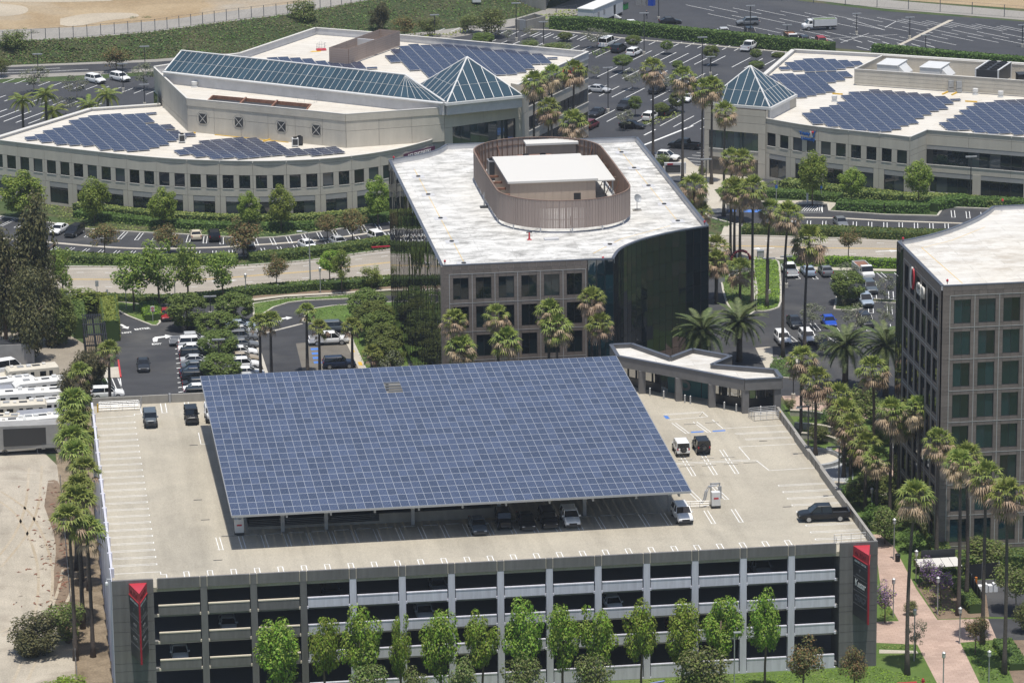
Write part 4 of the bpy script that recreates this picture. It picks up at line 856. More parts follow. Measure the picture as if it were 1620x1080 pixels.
# roof lines and drains of the block
b = B(); b.line([(15.2, 60), (15.0, 118)], .07, HT-.744); b.line([(47.5, 78), (47, 127)], .07, HT-.744); b.line([(33, 62), (38, 69.5), (46, 76)], .1, HT-.744); b.obj('yellow_roof_line', M['yellow_paint'], mb)
for (x, y) in [(15.1, 59.5), (15, 72), (15.1, 86), (15.1, 101), (15, 113), (47.5, 78.5), (47.4, 89), (47.2, 101), (47.1, 113), (47, 124), (36, 66.5)]:
    inst(B().box(-.9, -.9, 0, .9, .9, .03).mesh('roof_patch', M['parapet_white']), 'roof_patch', mb, (x, y, HT-.745), world=True); inst(B().lathe([(.34, 0), (.3, .12), (.0, .14)], 10).mesh('roof_drain', M['dark_metal']), 'roof_drain', mb, (x, y, HT-.71), world=True)
# oval screen: corrugated panels standing on short legs
cxo, cyo, ax, ay, sy = 32.0, 95.2, 9.45, 9.2, 11.8
def oval(n):
    P = []
    for i in range(n):
        a = 2*math.pi*i/n; P.append((cxo+ax*math.copysign(abs(math.cos(a))**.9, math.cos(a)), cyo+math.copysign(sy if abs(math.sin(a)) > 1e-6 else 0, math.sin(a))*min(1, abs(math.sin(a))*6)+ay*math.sin(a)))
    return resample(P+P[:1], n=n)
OV = oval(120); sc_ = thing('roof_screen', 'oval brown louvred screen round the plant on the dark block roof', 'roof screen', (cxo, cyo, HT-.7))
for p, q in zip(OV, OV[1:]):
    an = math.atan2(q[1]-p[1], q[0]-p[0]); L = math.dist(p, q); key = ('sc', round(L, 2))
    if key not in WM:
        b = B()
        for k in range(4): b.box(L*k/4+.02, -.05-(.03 if k % 2 else 0), 0, L*(k+1)/4-.02, .05, 3.9)
        b.box(0, .06, 0, .05, .3, 3.9, 1); b.box(0, .06, 1.2, L, .12, 1.3, 1); b.box(0, .06, 2.9, L, .12, 3.0, 1); b.box(0, -.09, 3.9, L, .12, 3.98, 1); WM[key] = b.mesh('screen_panel', [M['louver'], M['louver_in']])
    inst(WM[key], 'screen_panel', sc_, (p[0], p[1], HT-.1), (0, 0, an), world=True)
for p in OV[::5]: B().box(p[0]-.09, p[1]-.09, HT-.75, p[0]+.09, p[1]+.09, HT-.05).obj('screen_leg', M['galv'], sc_)
for i in range(0, 120, 6):
    p = OV[i]; c = (cxo+(p[0]-cxo)*.84, cyo+(p[1]-cyo)*.9); B().tube([(p[0], p[1], HT+3.4), (c[0], c[1], HT-.6)], .06, 5).obj('brace', M['rust'], sc_)
def penthouse(x0, y0, x1, y1, z1, label, door=True, x0b=None, name='plant_room'):
    t = thing(name, label, 'plant room', ((x0+x1)/2, y0, HT-.75)); w = x1-x0; n = max(3, round(w/.6))
    for (p, an, L) in (((x0, y0), 0, w), ((x1, y0), math.pi/2, y1-y0), ((x0, y1), -math.pi/2, y1-y0)):
        k = max(2, round(L/1.2))
        for i in range(k): panel(t, p, an, L*i/k, HT-.75, L/k, z1-HT+.45, .05, 'tan_panel', 'wall_panel', .012)
    B().box(x0+.02, y0+.02, HT-.75, x1-.02, y1-.02, z1-.3).obj('wall_core', M['tan_panel'], t); B().box(x0-.35, y0-.35, z1-.3, x1+.35, y1+.35, z1).obj('roof', M['coping_pale'], t)
    if door: B().box(x1-3.1, y0-.09, HT-.75, x1-2.1, y0-.06, HT+1.35).obj('door', M['black'], t)
    return t
penthouse(25.4, 89.4, 37.6, 105.5, 28.0, 'tan panelled plant room with a white roof inside the oval screen'); penthouse(31.3, 115.0-2, 38.4, 117.4-2.2, 28.2, 'small tan plant room at the back inside the oval screen', False)
B().box(37.6, 89.2, 27.55, 40.4, 105.6, 27.7).obj('roof_awning', M['coping_pale']); props(bpy.data.objects['roof_awning'], 'white lean-to roof right of the tan plant room inside the screen', 'awning')
for y in (89.6, 97, 105.2): B().box(40.0, y-.1, HT-.75, 40.2, y+.1, 27.55).obj('post', M['grey_metal'], bpy.data.objects['roof_awning'], world=False)
def fan_unit(x, y, z, w, d, h, label, fans=3, m='galv', name='air_conditioner', rot=0):
    t = thing(name, label, 'air conditioner', (x, y, z), rot); b = B(); b.box(-w/2, -d/2, .15, w/2, d/2, h); b.obj('cabinet', M[m], t, world=False); b = B()
    for s in (-1, 1): b.box(-w/2+.1, s*d*.35-.06, 0, w/2-.1, s*d*.35+.06, .15)
    b.obj('feet', M['dark_metal'], t, world=False); rows = 2 if d > w*.35 and fans > 3 else 1; per = fans//rows
    for r in range(rows):
        for k in range(per):
            c = (-w/2+w*(k+.5)/per, (r-(rows-1)/2)*d*.45); b = B(); rr = min(w/per, d/rows)*.42; b.lathe([(rr, h), (rr, h+.18), (rr*.86, h+.18), (rr*.86, h+.05), (.0, h+.05)], 14, c); b.obj('fan', M['black'], t, world=False)
    b = B(); b.box(-w/2+.12, -d/2-.015, .35, w/2-.12, -d/2, h-.15); b.obj('coil_grille', M['dark_metal'], t, world=False); return t
fan_unit(26.6, 109.2, HT-.4, 3.6, 1.8, 2.6, 'first pair of fan coolers behind the tan plant room', 2); fan_unit(31.8, 109.4, HT-.4, 5, 2.2, 2.9, 'open steel cooler rack between the fan coolers behind the plant room', 4, 'rust'); fan_unit(37.0, 109.2, HT-.4, 3.4, 1.8, 2.6, 'right pair of fan coolers behind the tan plant room', 2)
for i, y in enumerate((88, 92, 96, 100)): props(B().box(23.2, y, HT+1.6, 25.2, y+.3, HT+1.9).obj('pipe_rack', M['rust']), 'rusty pipe beam left of the plant room, '+ordn(i)+' from the front', 'pipe rack', 'pipe beams left of the plant room')
for i, y in enumerate((93, 98, 102)): props(B().box(40.2, y, HT+2.4, 41.2, y+.25, HT+2.6).obj('pipe_rack', M['louver_in']), 'brown beam right of the plant room, '+ordn(i)+' from the front', 'pipe rack', 'beams right of the plant room')
t = thing('standpipe', 'small red standpipe on the front of the stained roof', 'standpipe', (25.6, 71.3, HT-.75)); B().lathe([(.16, 0), (.12, .5), (.12, 1.0), (.0, 1.05)], 10).obj('riser', M['red'], t, world=False); B().box(-.4, -.06, .95, .4, .06, 1.1).obj('valve_arm', M['dark_metal'], t, world=False); B().box(-.3, -.3, 0, .3, .3, .05).obj('foot', M['red'], t, world=False)
t = thing('satellite_dish', 'small grey satellite dish right of the oval screen', 'satellite dish', (43.0, 86.0, HT-.75)); B().lathe([(.06, 0), (.05, 1.5), (.0, 1.5)], 8).obj('mast', M['galv'], t, world=False); o = B().lathe([(.0, .0), (.35, .06), (.6, .22), (.62, .24), (.3, .1), (.0, .04)], 16, cap=False).obj('dish', M['grey_metal'], t, world=False); o.location = (0, 0, 1.7); o.rotation_euler = (1.1, 0, .5); B().box(-.6, -.4, 0, .6, .4, .15).obj('ballast', M['concrete'], t, world=False)
t = thing('mast_stand', 'dark pole on a weighted stand left of the oval screen', 'pole stand', (22.0, 91.5, HT-.75)); B().box(-.6, -.4, 0, .6, .4, .22).obj('ballast', M['dark_metal'], t, world=False); B().tube([(0, 0, .2), (0, 0, 2.2)], .09, 8).obj('pole', M['grey_metal'], t, world=False)
props(B().box(27.6, 70.4, HT-.745, 29.6, 71.4, HT-.55).obj('roof_hatch', M['parapet_white']), 'low white roof hatch on the front of the stained roof', 'hatch')
for i, (x, y, z, l) in enumerate(((12.2, 56.4, HT, 'front left corner of the stained roof'), (12.3, 121.5, HT, 'back left corner of the stained roof'), (50.2, 72.6, HT, 'right corner of the stained roof'), (33.6, 57.4, HT-.7, 'inner end of the curved glass'), (66.6, .9, 33.4, 'front corner of the right block roof'), (66.3, 22.8, 33.4, 'back left corner of the right block roof'), (83.4, 39.2, 33.9, 'far end of the right block curved parapet'))):
    t = thing('beacon', 'tiny red warning light at the '+l, 'beacon', (x, y, z)); B().lathe([(.05, 0), (.05, .35), (.0, .35)], 6).obj('stem', M['dark_metal'], t, world=False); B().lathe([(.13, .3), (.16, .45), (.1, .6), (.0, .62)], 8).obj('lens', M['red'], t, world=False)
# right-hand block
rb = thing('office_block', 'tall dark granite office block with teal windows at the right edge', 'office building', (66, 0, 0)); RH = 33.4
RC = smooth_path([(65.85, 23.2), (68.5, 24.6), (71.5, 26.6), (74.6, 29.4), (78.0, 33.2), (80.6, 36.8), (82.4, 39.9)], 4); RBO = [(65.85, .2), (110, .2), (110, 39.9)]+RC[::-1]
B().prism([(x+.12 if x < 70 else x, y+.1) for x, y in RBO], 0, RH-.55, 0, 1).obj('building_core', [M['granite_dark'], M['roof_right']], rb)
for p, q in zip(RBO, RBO[1:]+RBO[:1]): B().bar(p, q, .3, RH-.6 if p[1] < 30 and q[1] < 24 else RH-.6, RH+(-.05)).obj('parapet', M['parapet_white'], rb); B().bar(p, q, .42, RH-.05, RH+.03).obj('coping', M['coping'], rb)
granite_facade(rb, (65.85, .05), (65.85+3.05*6+1.42+.4, .05), 6, 8, RH-.05, glass='glass_teal')
granite_facade(rb, (65.7, 19.8), (65.7, .2), 6, 8, RH-.05, mx=.9, single=False)
glass_curtain(rb, [(65.65, 23.2), (65.65, 19.85)], 0, RH-.1, 1.1, 3.95, 'glass_mirror')
b = B(); b.line([(69.0, 3), (68.4, 21.5), (73, 24.6), (79, 31)], .08, RH-.544); b.obj('yellow_roof_line', M['yellow_paint'], rb)
# its wall sign: white disc with a red half and raised letters
t = thing('wall_sign', 'white and red emblem with white letters Scan on the right block wall', 'sign', (65.4, 12, 31)); an = -math.pi/2
text(t, 'can', 2.9, (65.45, 9.6, 30.7), an, 'coping_pale', .12, .01)
b = B(); n = 24
for k in range(n): pass
pts = [(math.cos(2*math.pi*i/n), math.sin(2*math.pi*i/n)) for i in range(n)]
def disc(cy, cz, r0, r1, m, x0, x1, nm):
    b = B(); P = [(cy+r0*c, cz+r1*s) for c, s in pts]; b.add([(x0, y, z) for y, z in P]+[(x1, y, z) for y, z in P], [tuple(range(n)), tuple(range(n, 2*n))[::-1]]+[(i, (i+1) % n, n+(i+1) % n, n+i) for i in range(n)]); b.obj(nm, M[m], t)
disc(14.0, 31.0, .8, 1.35, 'coping_pale', 65.3, 65.5, 'emblem_disc'); disc(13.3, 31.0, .6, 1.35, 'red', 65.3, 65.46, 'emblem_red')
# ------------------------------------------------------------------ pale two and three storey buildings
def beige_wall(par, path, zt, unit=5.45, wins=2, ground=True, skip=(), zb=0.0, gskip=()):
    """path runs left to right as seen from outside; one unit = two upper windows over one wide ground window"""
    pts = resample(path, unit)
    for k, (p, q) in enumerate(zip(pts, pts[1:])):
        L = math.dist(p, q); an = math.atan2(q[1]-p[1], q[0]-p[0]); z1, z2, z3, z4, z5 = zt-.78, zt-2.45, zt-4.75, zt-6.1, zt-7.0
        P = lambda x, z, w, h, m='beige', nm='wall_panel', d=.06: panel(par, p, an, x, z, w, h, d, m, nm)
        P(0, z1, L, zt-z1); P(0, z2, L, z1-z2); P(0, z4, L, z3-z4)
        if k in skip: P(0, z3, L, z2-z3)
        else:
            ww = 1.82; g = (L-wins*ww)/wins; P(0, z3, g/2, z2-z3)
            for i in range(wins):
                x = g/2+i*(ww+g); window(par, p, an, x, z3+.02, ww, z2-z3-.04, rec=.12); P(x+ww, z3, g if i < wins-1 else g/2, z2-z3)
                panel(par, p, an, x-.03, z3-.08, ww+.06, .08, .12, 'coping_pale', 'sill', .0)
        if ground and k not in gskip:
            gw = 3.7; gx = (L-gw)/2; P(0, zb, gx, z4-zb); P(gx+gw, zb, gx, z4-zb); P(gx, z5, gw, z4-z5, 'header', 'header', .03); window(par, p, an, gx, zb+.5, gw, z5-zb-.5, rec=.14, panes=2); P(gx, zb, gw, .5)
        else: P(0, zb, L, z4-zb)
def strip_wall(par, p, q, zt, bands, unit=6.0, glass='glass'):
    """bands from the top: ('p', height) wall panels, ('w', height) ribbon window"""
    pts = resample([p, q], unit)
    for a, b_ in zip(pts, pts[1:]):
        L = math.dist(a, b_); an = math.atan2(b_[1]-a[1], b_[0]-a[0]); z = zt
        for kind, h in bands:
            z -= h
            if kind == 'p': panel(par, a, an, 0, z, L, h, .06, 'beige', 'wall_panel')
            elif kind == 'h': panel(par, a, an, 0, z, L, h, .03, 'header', 'header', .0)
            else: window(par, a, an, 0, z, L, h, glass, rec=.16, panes=4); panel(par, a, an, 0, z-.12, L, .12, .14, 'coping_pale', 'sill', .0)
def plain_wall(par, p, q, z0, z1, unit=5.4, hz=2.3, m='beige'):
    pts = resample([p, q], unit); n = max(1, round((z1-z0)/hz))
    for a, b_ in zip(pts, pts[1:]):
        for k in range(n): panel(par, a, math.atan2(b_[1]-a[1], b_[0]-a[0]), 0, z0+(z1-z0)*k/n, math.dist(a, b_), (z1-z0)/n, .06, m, 'wall_panel')
def coping(par, path, z, w=.4, m='coping_pale', h=.07):
    b = B()
    for p, q in zip(path, path[1:]): b.bar(p, q, w, z-.02, z+h)
    b.obj('coping', M[m], par)
def parapet(par, path, z0, z1, w=.3, m='parapet_white'):
    for p, q in zip(path, path[1:]): B().bar(p, q, w, z0, z1-.02).obj('parapet', M[m], par)
def inset(poly, d):
    n = len(poly); a = sum(poly[i][0]*poly[(i+1) % n][1]-poly[(i+1) % n][0]*poly[i][1] for i in range(n)); s = 1 if a > 0 else -1; out = []
    for i in range(n):
        p0, p1, p2 = poly[i-1], poly[i], poly[(i+1) % n]; v1 = Vector((p1[0]-p0[0], p1[1]-p0[1])).normalized(); v2 = Vector((p2[0]-p1[0], p2[1]-p1[1])).normalized()
        n1 = Vector((-v1.y, v1.x))*s; n2 = Vector((-v2.y, v2.x))*s; bs = (n1+n2); k = max(.35, bs.length_squared/2); out.append((p1[0]+bs.x*d/k, p1[1]+bs.y*d/k))
    return out
# solar tables lying on the roofs: modules set side by side, each row tipped towards the sun
RM = {}
def roof_array(label, o, du, dv, rows, zr, w=1.95, l=1.02, gap=.34, tip=.07):
    """o: plan point of row 0, column 0; dv along a row; du to the next row; rows: (first column, count) per row"""
    t = thing('roof_solar_array', label, 'solar array', (o[0], o[1], zr), 0, 'roof solar arrays'); an = math.atan2(dv[1], dv[0])
    key = (round(w, 2), round(l, 2))
    if key not in RM:
        b = B(); b.box(.015, 0, -.04, w-.015, l, 0, 1); b.box(.05, .035, -.005, w-.05, l-.035, .006, 0); b.box(.1, l-.12, -.3, .16, l-.06, -.04, 1); b.box(w-.16, l-.12, -.3, w-.1, l-.06, -.04, 1); RM[key] = b.mesh('solar_module', [M['solar_roof'], M['solar_frame']])
    n = 0; extra = []
    for r, (c0, cnt) in enumerate(rows):
        for c in range(c0, c0+cnt):
            x, y = o[0]+dv[0]*w*1.03*c+du[0]*(l+gap)*r, o[1]+dv[1]*w*1.03*c+du[1]*(l+gap)*r
            if n < 300: inst(RM[key], 'solar_panel', t, (x, y, zr+.28), (tip, 0, an), world=True); n += 1
    return t
AX, BX = (.809, -.588), (.588, .809)
# ---------------- left building
lb = thing('office_building', 'pale curved office building with blue ridge skylight and glass pyramid', 'office building', (0, 200, 0)); LZ, UZ = 10.2, 15.6
LC = smooth_path([(-47, 215.6), (-38.1, 208.7), (-30.5, 203.0), (-22.3, 197.3), (-14, 193), (-4.9, 190.3), (1.4, 189.5), (7.6, 189.8), (14, 191.7), (20, 195), (25.6, 200), (29.6, 204.8)], 5)
lowpoly = LC+[(30, 212), (-15, 246), (-17.2, 240.2), (-29.4, 238.3)]
B().prism(inset(lowpoly, .3), 0, LZ-.42, 0, 1).obj('lower_wing', [M['beige_back'], M['roof_cream']], lb)
beige_wall(lb, LC, LZ); coping(lb, inset(LC+[(0, 240)], .1)[1:-1] if 0 else LC, LZ, .34); parapet(lb, [(-47, 215.6), (-29.4, 238.3), (-17.0, 240.2)], LZ-.7, LZ+.0, .5); coping(lb, [(-47, 215.6), (-29.4, 238.3), (-17.0, 240.2)], LZ, .9)
plain_wall(lb, (-17.0, 240.2), (-29.4, 238.3), 0, LZ-.75); plain_wall(lb, (-29.4, 238.3), (-47, 215.6), 0, LZ-.75)
UP_ = [(-17.6, 246.6), (-13.3, 217.5), (8.6, 202.1), (12.3, 199.4), (29.3, 202.0), (43.4, 208.4), (45.2, 212.6), (42.6, 216.2), (60.8, 246.2), (22.9, 273.6), (14.2, 279.2), (-1.5, 256.7)]
UI = inset(UP_, .3); nn_ = (.575, .818); NT = [lerp(UI[1], UI[2], .10), None, None, lerp(UI[1], UI[2], .84)]
NT[1] = G(337, 152, UZ-1.15); NT[2] = G(492, 166, UZ-1.15)
B().prism(UI, 0, UZ-4.2).obj('upper_block', M['header'], lb); B().prism(UI[:2]+NT+UI[2:], UZ-4.2, UZ-1.15, 0, 1).obj('upper_roof', [M['header'], M['roof_cream']], lb); B().bar(UI[1], UI[2], .12, UZ-4.2, UZ-.1).obj('wall_backing', M['beige_back'], lb)
for p, q in zip(UP_, UP_[1:2]+UP_[2:6]): pass
UW = list(zip(UP_, UP_[1:]))
plain_wall(lb, *UW[0], 6.2, UZ, 7.2, 4.6); plain_wall(lb, *UW[1], LZ-.5, UZ, 5.4, 2.9); plain_wall(lb, *UW[2], LZ-.5, UZ, 4.6, 2.9); plain_wall(lb, *UW[3], LZ-.5, UZ, 5.7, 2.9)
B().bar((-17.9, 243.2), (-17.4, 239.8), .2, 6.8, 12.0).obj('corner_window', M['glass_wall'], lb)
# pyramid block: plain top, one broad window
p, q = UP_[4], UP_[5]; L = math.dist(p, q); an = math.atan2(q[1]-p[1], q[0]-p[0])
for z0, z1 in ((UZ-.05, UZ+.9), (UZ-1.3, UZ-.05), (UZ-3.6, UZ-1.3)):
    for k in range(2): panel(lb, p, an, L*k/2, z0, L/2, z1-z0, .06, 'beige', 'wall_panel')
panel(lb, p, an, 0, 0, 1.6, UZ-3.6, .06, 'beige', 'wall_panel'); panel(lb, p, an, L-1.3, 0, 1.3, UZ-3.6, .06, 'beige', 'wall_panel'); window(lb, p, an, 1.6, UZ-7.9, L-2.9, 4.3, 'glass_wall', rec=.16, panes=7)
panel(lb, p, an, 1.5, UZ-8.0, L-2.7, .12, .16, 'coping_pale', 'sill', 0)
for k in range(2): panel(lb, p, an, 1.6+(L-2.9)*k/2, UZ-10.2, (L-2.9)/2, 2.2, .06, 'beige', 'wall_panel')
window(lb, p, an, 1.6, .4, L-2.9, UZ-10.7, 'glass_wall', rec=.16, panes=7); plain_wall(lb, UP_[5], UP_[6], 0, UZ+.9, 5, 4); plain_wall(lb, UP_[6], UP_[7], 0, UZ+.9, 5, 4)
for (a, c) in ((UP_[7], UP_[8]),): strip_wall(lb, a, c, UZ+.1, [('p', .75), ('p', 1.75), ('w', 2.3), ('p', .9), ('p', 1.0), ('w', 2.5), ('p', .9), ('p', .9), ('w', 2.5), ('p', 2.0)], 7.0)
plain_wall(lb, UP_[8], UP_[9], 0, UZ-.2, 8, 5); plain_wall(lb, UP_[9], UP_[10], 0, UZ-.2, 8, 5); plain_wall(lb, UP_[10], UP_[11], 0, UZ-.2, 8, 5); plain_wall(lb, UP_[11], UP_[0], 0, UZ-.2, 8, 5)
parapet(lb, UP_[7:]+UP_[:1], UZ-1.2, UZ+.1, .3); coping(lb, UP_[7:]+UP_[:1], UZ+.1, .5); parapet(lb, UP_[:5], UZ-1.2, UZ, .3, 'beige'); coping(lb, UP_[:5], UZ, .34)
# sunken plant well behind the front wall
for f in (.34, .66): a = lerp(NT[0], NT[3], f); c = lerp(NT[1], NT[2], f); B().bar(a, c, .3, UZ-1.25, UZ-.8).obj('well_beam', M['rust'], lb)
for a, c in zip(NT, NT[1:]): B().bar(a, c, .22, UZ-1.6, UZ-1.0).obj('well_kerb', M['rust'], lb)
# round-framed vents on the upper wall
def wall_vent(p, q, f):
    an = math.atan2(q[1]-p[1], q[0]-p[0]); c = lerp(p, q, f); nx, ny = math.sin(an), -math.cos(an); c = (c[0]+nx*.07, c[1]+ny*.07); zc = 12.35
    t = thing('wall_vent', 'crossed square vent in a ringed panel on the upper wall, %s from the left' % ordn(wall_vent.n), 'vent', (c[0], c[1], zc), an, 'crossed vents on the upper wall'); wall_vent.n += 1
    b = B(); b.box(-.8, -.06, -.85, .8, .0, .85); b.obj('louver', M['dark_metal'], t, world=False)
    b = B()
    for s in (-1, 1): b.add([(-.8, -.1, -.85*s-.07), (-.8, -.1, -.85*s+.07), (.8, -.1, .85*s+.07), (.8, -.1, .85*s-.07)], [(0, 1, 2, 3)])
    b.obj('cross_bars', M['coping_pale'], t, world=False); b = B(); n = 28
    for k in range(n):
        a0, a1 = 2*math.pi*k/n, 2*math.pi*(k+1)/n; b.add([(1.28*math.cos(a0), -.012, 1.28*math.sin(a0)), (1.28*math.cos(a1), -.012, 1.28*math.sin(a1)), (1.32*math.cos(a1), -.012, 1.32*math.sin(a1)), (1.32*math.cos(a0), -.012, 1.32*math.sin(a0))], [(0, 1, 2, 3)])
    b.obj('ring_groove', M['concrete'], t, world=False)
wall_vent.n = 0
for f in (.115, .385, .70): wall_vent(UP_[1], UP_[2], f)
wall_vent(UP_[1], UP_[2], .985 - .03)
# skylight ridge and pyramid
sk = thing('ridge_skylight', 'long blue glazed ridge skylight with white bars', 'skylight', (5, 222, UZ)); SB, SR = UZ+1.0, UZ+4.0
F0, F1 = (-16.1, 238.0), (29.4, 201.6); R0, R1 = (-13.6, 241.4), (25.0, 213.0); E0 = (-17.3, 245.3)
ax = Vector((F1[0]-F0[0], F1[1]-F0[1])).normalized(); bx = Vector((-ax.y, ax.x)); Wd = 7.6
BK0 = (F0[0]+bx.x*Wd, F0[1]+bx.y*Wd); R1 = (F0[0]+ax.x*48+bx.x*Wd/2, F0[1]+ax.y*48+bx.y*Wd/2); R0 = (F0[0]+ax.x*1.0+bx.x*Wd/2, F0[1]+ax.y*1.0+bx.y*Wd/2); BK1 = (F0[0]+ax.x*44+bx.x*Wd, F0[1]+ax.y*44+bx.y*Wd)
def facet(par, a, b_, c, d, n, hm, glass='skylight', bw=.065, nm='pane'):
    """glazed slope: a-b along the foot, d-c along the head; n panes across, hm rows"""
    a, b_, c, d = [Vector(v) for v in (a, b_, c, d)]; nn = (b_-a).cross(d-a).normalized()
    for i in range(n):
        for k in range(hm):
            P = lambda u, v: (a+(b_-a)*u)*(1-v)+(d+(c-d)*u)*v
            qd = [P(i/n, k/hm), P((i+1)/n, k/hm), P((i+1)/n, (k+1)/hm), P(i/n, (k+1)/hm)]; B().add(qd, [(0, 1, 2, 3)]).obj(nm, M[glass], par)
    for i in range(n+1):
        p0, p1 = (a+(b_-a)*i/n), (d+(c-d)*i/n)
        if (p1-p0).length > .3: w = bw*(1.8 if i % 8 == 0 else 1); B().tube([p0+nn*.04, p1+nn*.04], w*.55, 4).obj('glazing_bar', M['white_metal'], par)
    for k in range(1, hm): p0, p1 = (a+(d-a)*k/hm), (b_+(c-b_)*k/hm); B().tube([p0+nn*.03, p1+nn*.03], .03, 4).obj('glazing_bar', M['white_metal'], par)
v3 = lambda p, z: (p[0], p[1], z)
Fm = lerp(F0, F1, 48/math.dist(F0, F1)); facet(sk, v3(F0, SB), v3(Fm, SB), v3(R1, SR), v3(R0, SR), 40, 2)
facet(sk, v3(Fm, SB), v3(F1, SB), v3(R1, SR), v3(R1, SR), 7, 2); facet(sk, v3(BK1, SB), v3(BK0, SB), v3(R0, SR), v3(R1, SR), 24, 1); facet(sk, v3(BK0, SB), v3(F0, SB), v3(R0, SR), v3(R0, SR), 7, 1)
for a, c in ((R0, R1),): B().tube([v3(a, SR+.05), v3(c, SR+.05)], .16, 6).obj('ridge_cap', M['white_metal'], sk)
B().tube([v3(R1, SR+.05), v3(F1, SB+.05)], .17, 6).obj('valley_bar', M['white_metal'], sk); B().tube([v3(F0, SB), v3(R0, SR)], .16, 6).obj('hip_bar', M['white_metal'], sk); B().tube([v3(BK0, SB), v3(R0, SR)], .14, 6).obj('hip_bar', M['white_metal'], sk)
BPOLY = [F0, F1, (F1[0]+bx.x*Wd, F1[1]+bx.y*Wd), BK0]; BPOLY = [(F0[0]-bx.x*.5, F0[1]-bx.y*.5), (F1[0]-bx.x*.5, F1[1]-bx.y*.5), (F1[0]+bx.x*Wd, F1[1]+bx.y*Wd), (BK0[0]-ax.x*1.6, BK0[1]-ax.y*1.6), (F0[0]-ax.x*.6-bx.x*.4, F0[1]-ax.y*.6-bx.y*.4)]
B().prism([BPOLY[0], BPOLY[1], BPOLY[2], BPOLY[3]], UZ-1.2, SB-.25).obj('curb_wall', M['parapet_white'], sk); B().prism([(x, y) for x, y in ((BPOLY[0][0]-bx.x*.4, BPOLY[0][1]-bx.y*.4), (BPOLY[1][0]-bx.x*.4, BPOLY[1][1]-bx.y*.4), BPOLY[2], BPOLY[3])], SB-.25, SB-.05).obj('gutter', M['white_metal'], sk)
def pyramid(name, label, c, half, an, z0, z1, n, blk=None):
    t = thing(name, label, 'skylight', (c[0], c[1], z0)); ca, sa = math.cos(an), math.sin(an); Q = [(c[0]+ca*x*half-sa*y*half, c[1]+sa*x*half+ca*y*half) for x, y in ((-1, -1), (1, -1), (1, 1), (-1, 1))]
    for i in range(4):
        a, b_ = Q[i], Q[(i+1) % 4]; A, Bv, T = Vector(v3(a, z0)), Vector(v3(b_, z0)), Vector((c[0], c[1], z1)); nn = (Bv-A).cross(T-A).normalized()
        for k in range(n):
            f0, f1 = k/n, (k+1)/n; h0, h1 = min(f0, 1-f0)*2, min(f1, 1-f1)*2; p0, p1 = A+(Bv-A)*f0, A+(Bv-A)*f1; M_ = (A+Bv)/2; up = T-M_
            B().add([p0, p1, p1+up*h1, p0+up*h0] if h0 > 0 and h1 > 0 else ([p0, p1, p1+up*h1] if h0 == 0 else [p0, p1, p0+up*h0]), [tuple(range(4 if h0 > 0 and h1 > 0 else 3))]).obj('pane', M['skylight'], t)
            if k: B().tube([p0+nn*.03, p0+up*h0+nn*.03], .06, 4).obj('glazing_bar', M['white_metal'], t)
        B().tube([A, T], .15, 6).obj('hip_bar', M['white_metal'], t)
        p0, p1 = A+(T-A)*.36, Bv+(T-Bv)*.36; B().tube([p0+nn*.02, p1+nn*.02], .035, 4).obj('glazing_bar', M['white_metal'], t)
    o = [(c[0]+(x-c[0])*1.06, c[1]+(y-c[1])*1.06) for x, y in Q]; B().prism(o, z0-.5, z0-.05).obj('gutter', M['white_metal'], t)
    if blk: B().prism([(c[0]+(x-c[0])*1.0, c[1]+(y-c[1])*1.0) for x, y in Q], blk, z0-.5).obj('curb_wall', M['parapet_white'], t)
    return t
pyramid('pyramid_skylight', 'blue glass pyramid at the right end of the ridge skylight', (34.3, 209.9), 7.0, math.atan2(4.2, 13.4), UZ+1.0, UZ+7.0, 8, UZ-1.2)
# roof arrays of the left building
def px_array(label, rows, zr, **k):
    """rows given by where their ends lie; the table keeps one module pitch"""
    return None
def arr(label, px, zr, ang, rows, **k):
    o = G(px[0], px[1], zr+.3); dv = (math.cos(ang), math.sin(ang)); return roof_array(label, o, (-dv[1], dv[0]), dv, rows, zr, **k)
RA = [(0, 0)]
def array_in(label, poly_px, zr, ang, hole=None, **k):
    """fill a roof outline with whole modules"""
    poly = np.array(GP(poly_px, zr+.3)); dv = np.array((math.cos(ang), math.sin(ang))); du = np.array((-dv[1], dv[0])); w, l, gap = k.get('w', 1.95), k.get('l', 1.02), k.get('gap', .34); o = poly[0]
    def inside(x, y):
        c = False; j = len(poly)-1
        for i in range(len(poly)):
            if (poly[i, 1] > y) != (poly[j, 1] > y) and x < (poly[j, 0]-poly[i, 0])*(y-poly[i, 1])/(poly[j, 1]-poly[i, 1])+poly[i, 0]: c = not c
            j = i
        return c
    cells = []
    for r in range(-40, 60):
        for c in range(-30, 40):
            p = o+dv*(w*1.03*(c+.5))+du*((l+gap)*(r+.4))
            if inside(*p) and not (hole and hole(r, c)): cells.append((r, c))
    cells.sort(); t = roof_array(label, tuple(o), tuple(du), tuple(dv), [], zr, **k); key = (round(w, 2), round(l, 2)); an = ang
    for r, c in cells[:300]:
        p = o+dv*(w*1.03*c)+du*((l+gap)*r); inst(RM[key], 'solar_panel', t, (p[0], p[1], zr+.28), (k.get('tip', .07), 0, an), world=True)
    return t
AL = .187
array_in('large stepped solar array on the lower left roof beside its pointed end', [(40, 219), (58, 214), (80, 206), (105, 198), (118, 190), (150, 182), (240, 178), (247, 190), (236, 196), (262, 197), (272, 206), (300, 210), (302, 215), (258, 225), (262, 232), (205, 239), (165, 235), (135, 230), (90, 227), (65, 223)], LZ-.42, AL)
array_in('low stepped solar array on the lower left roof below the crossed vents', [(277, 240), (310, 231), (322, 222), (370, 217), (420, 221), (445, 233), (480, 237), (535, 232), (548, 240), (520, 244), (440, 246), (400, 250), (350, 251), (310, 248)], LZ-.42, .24)
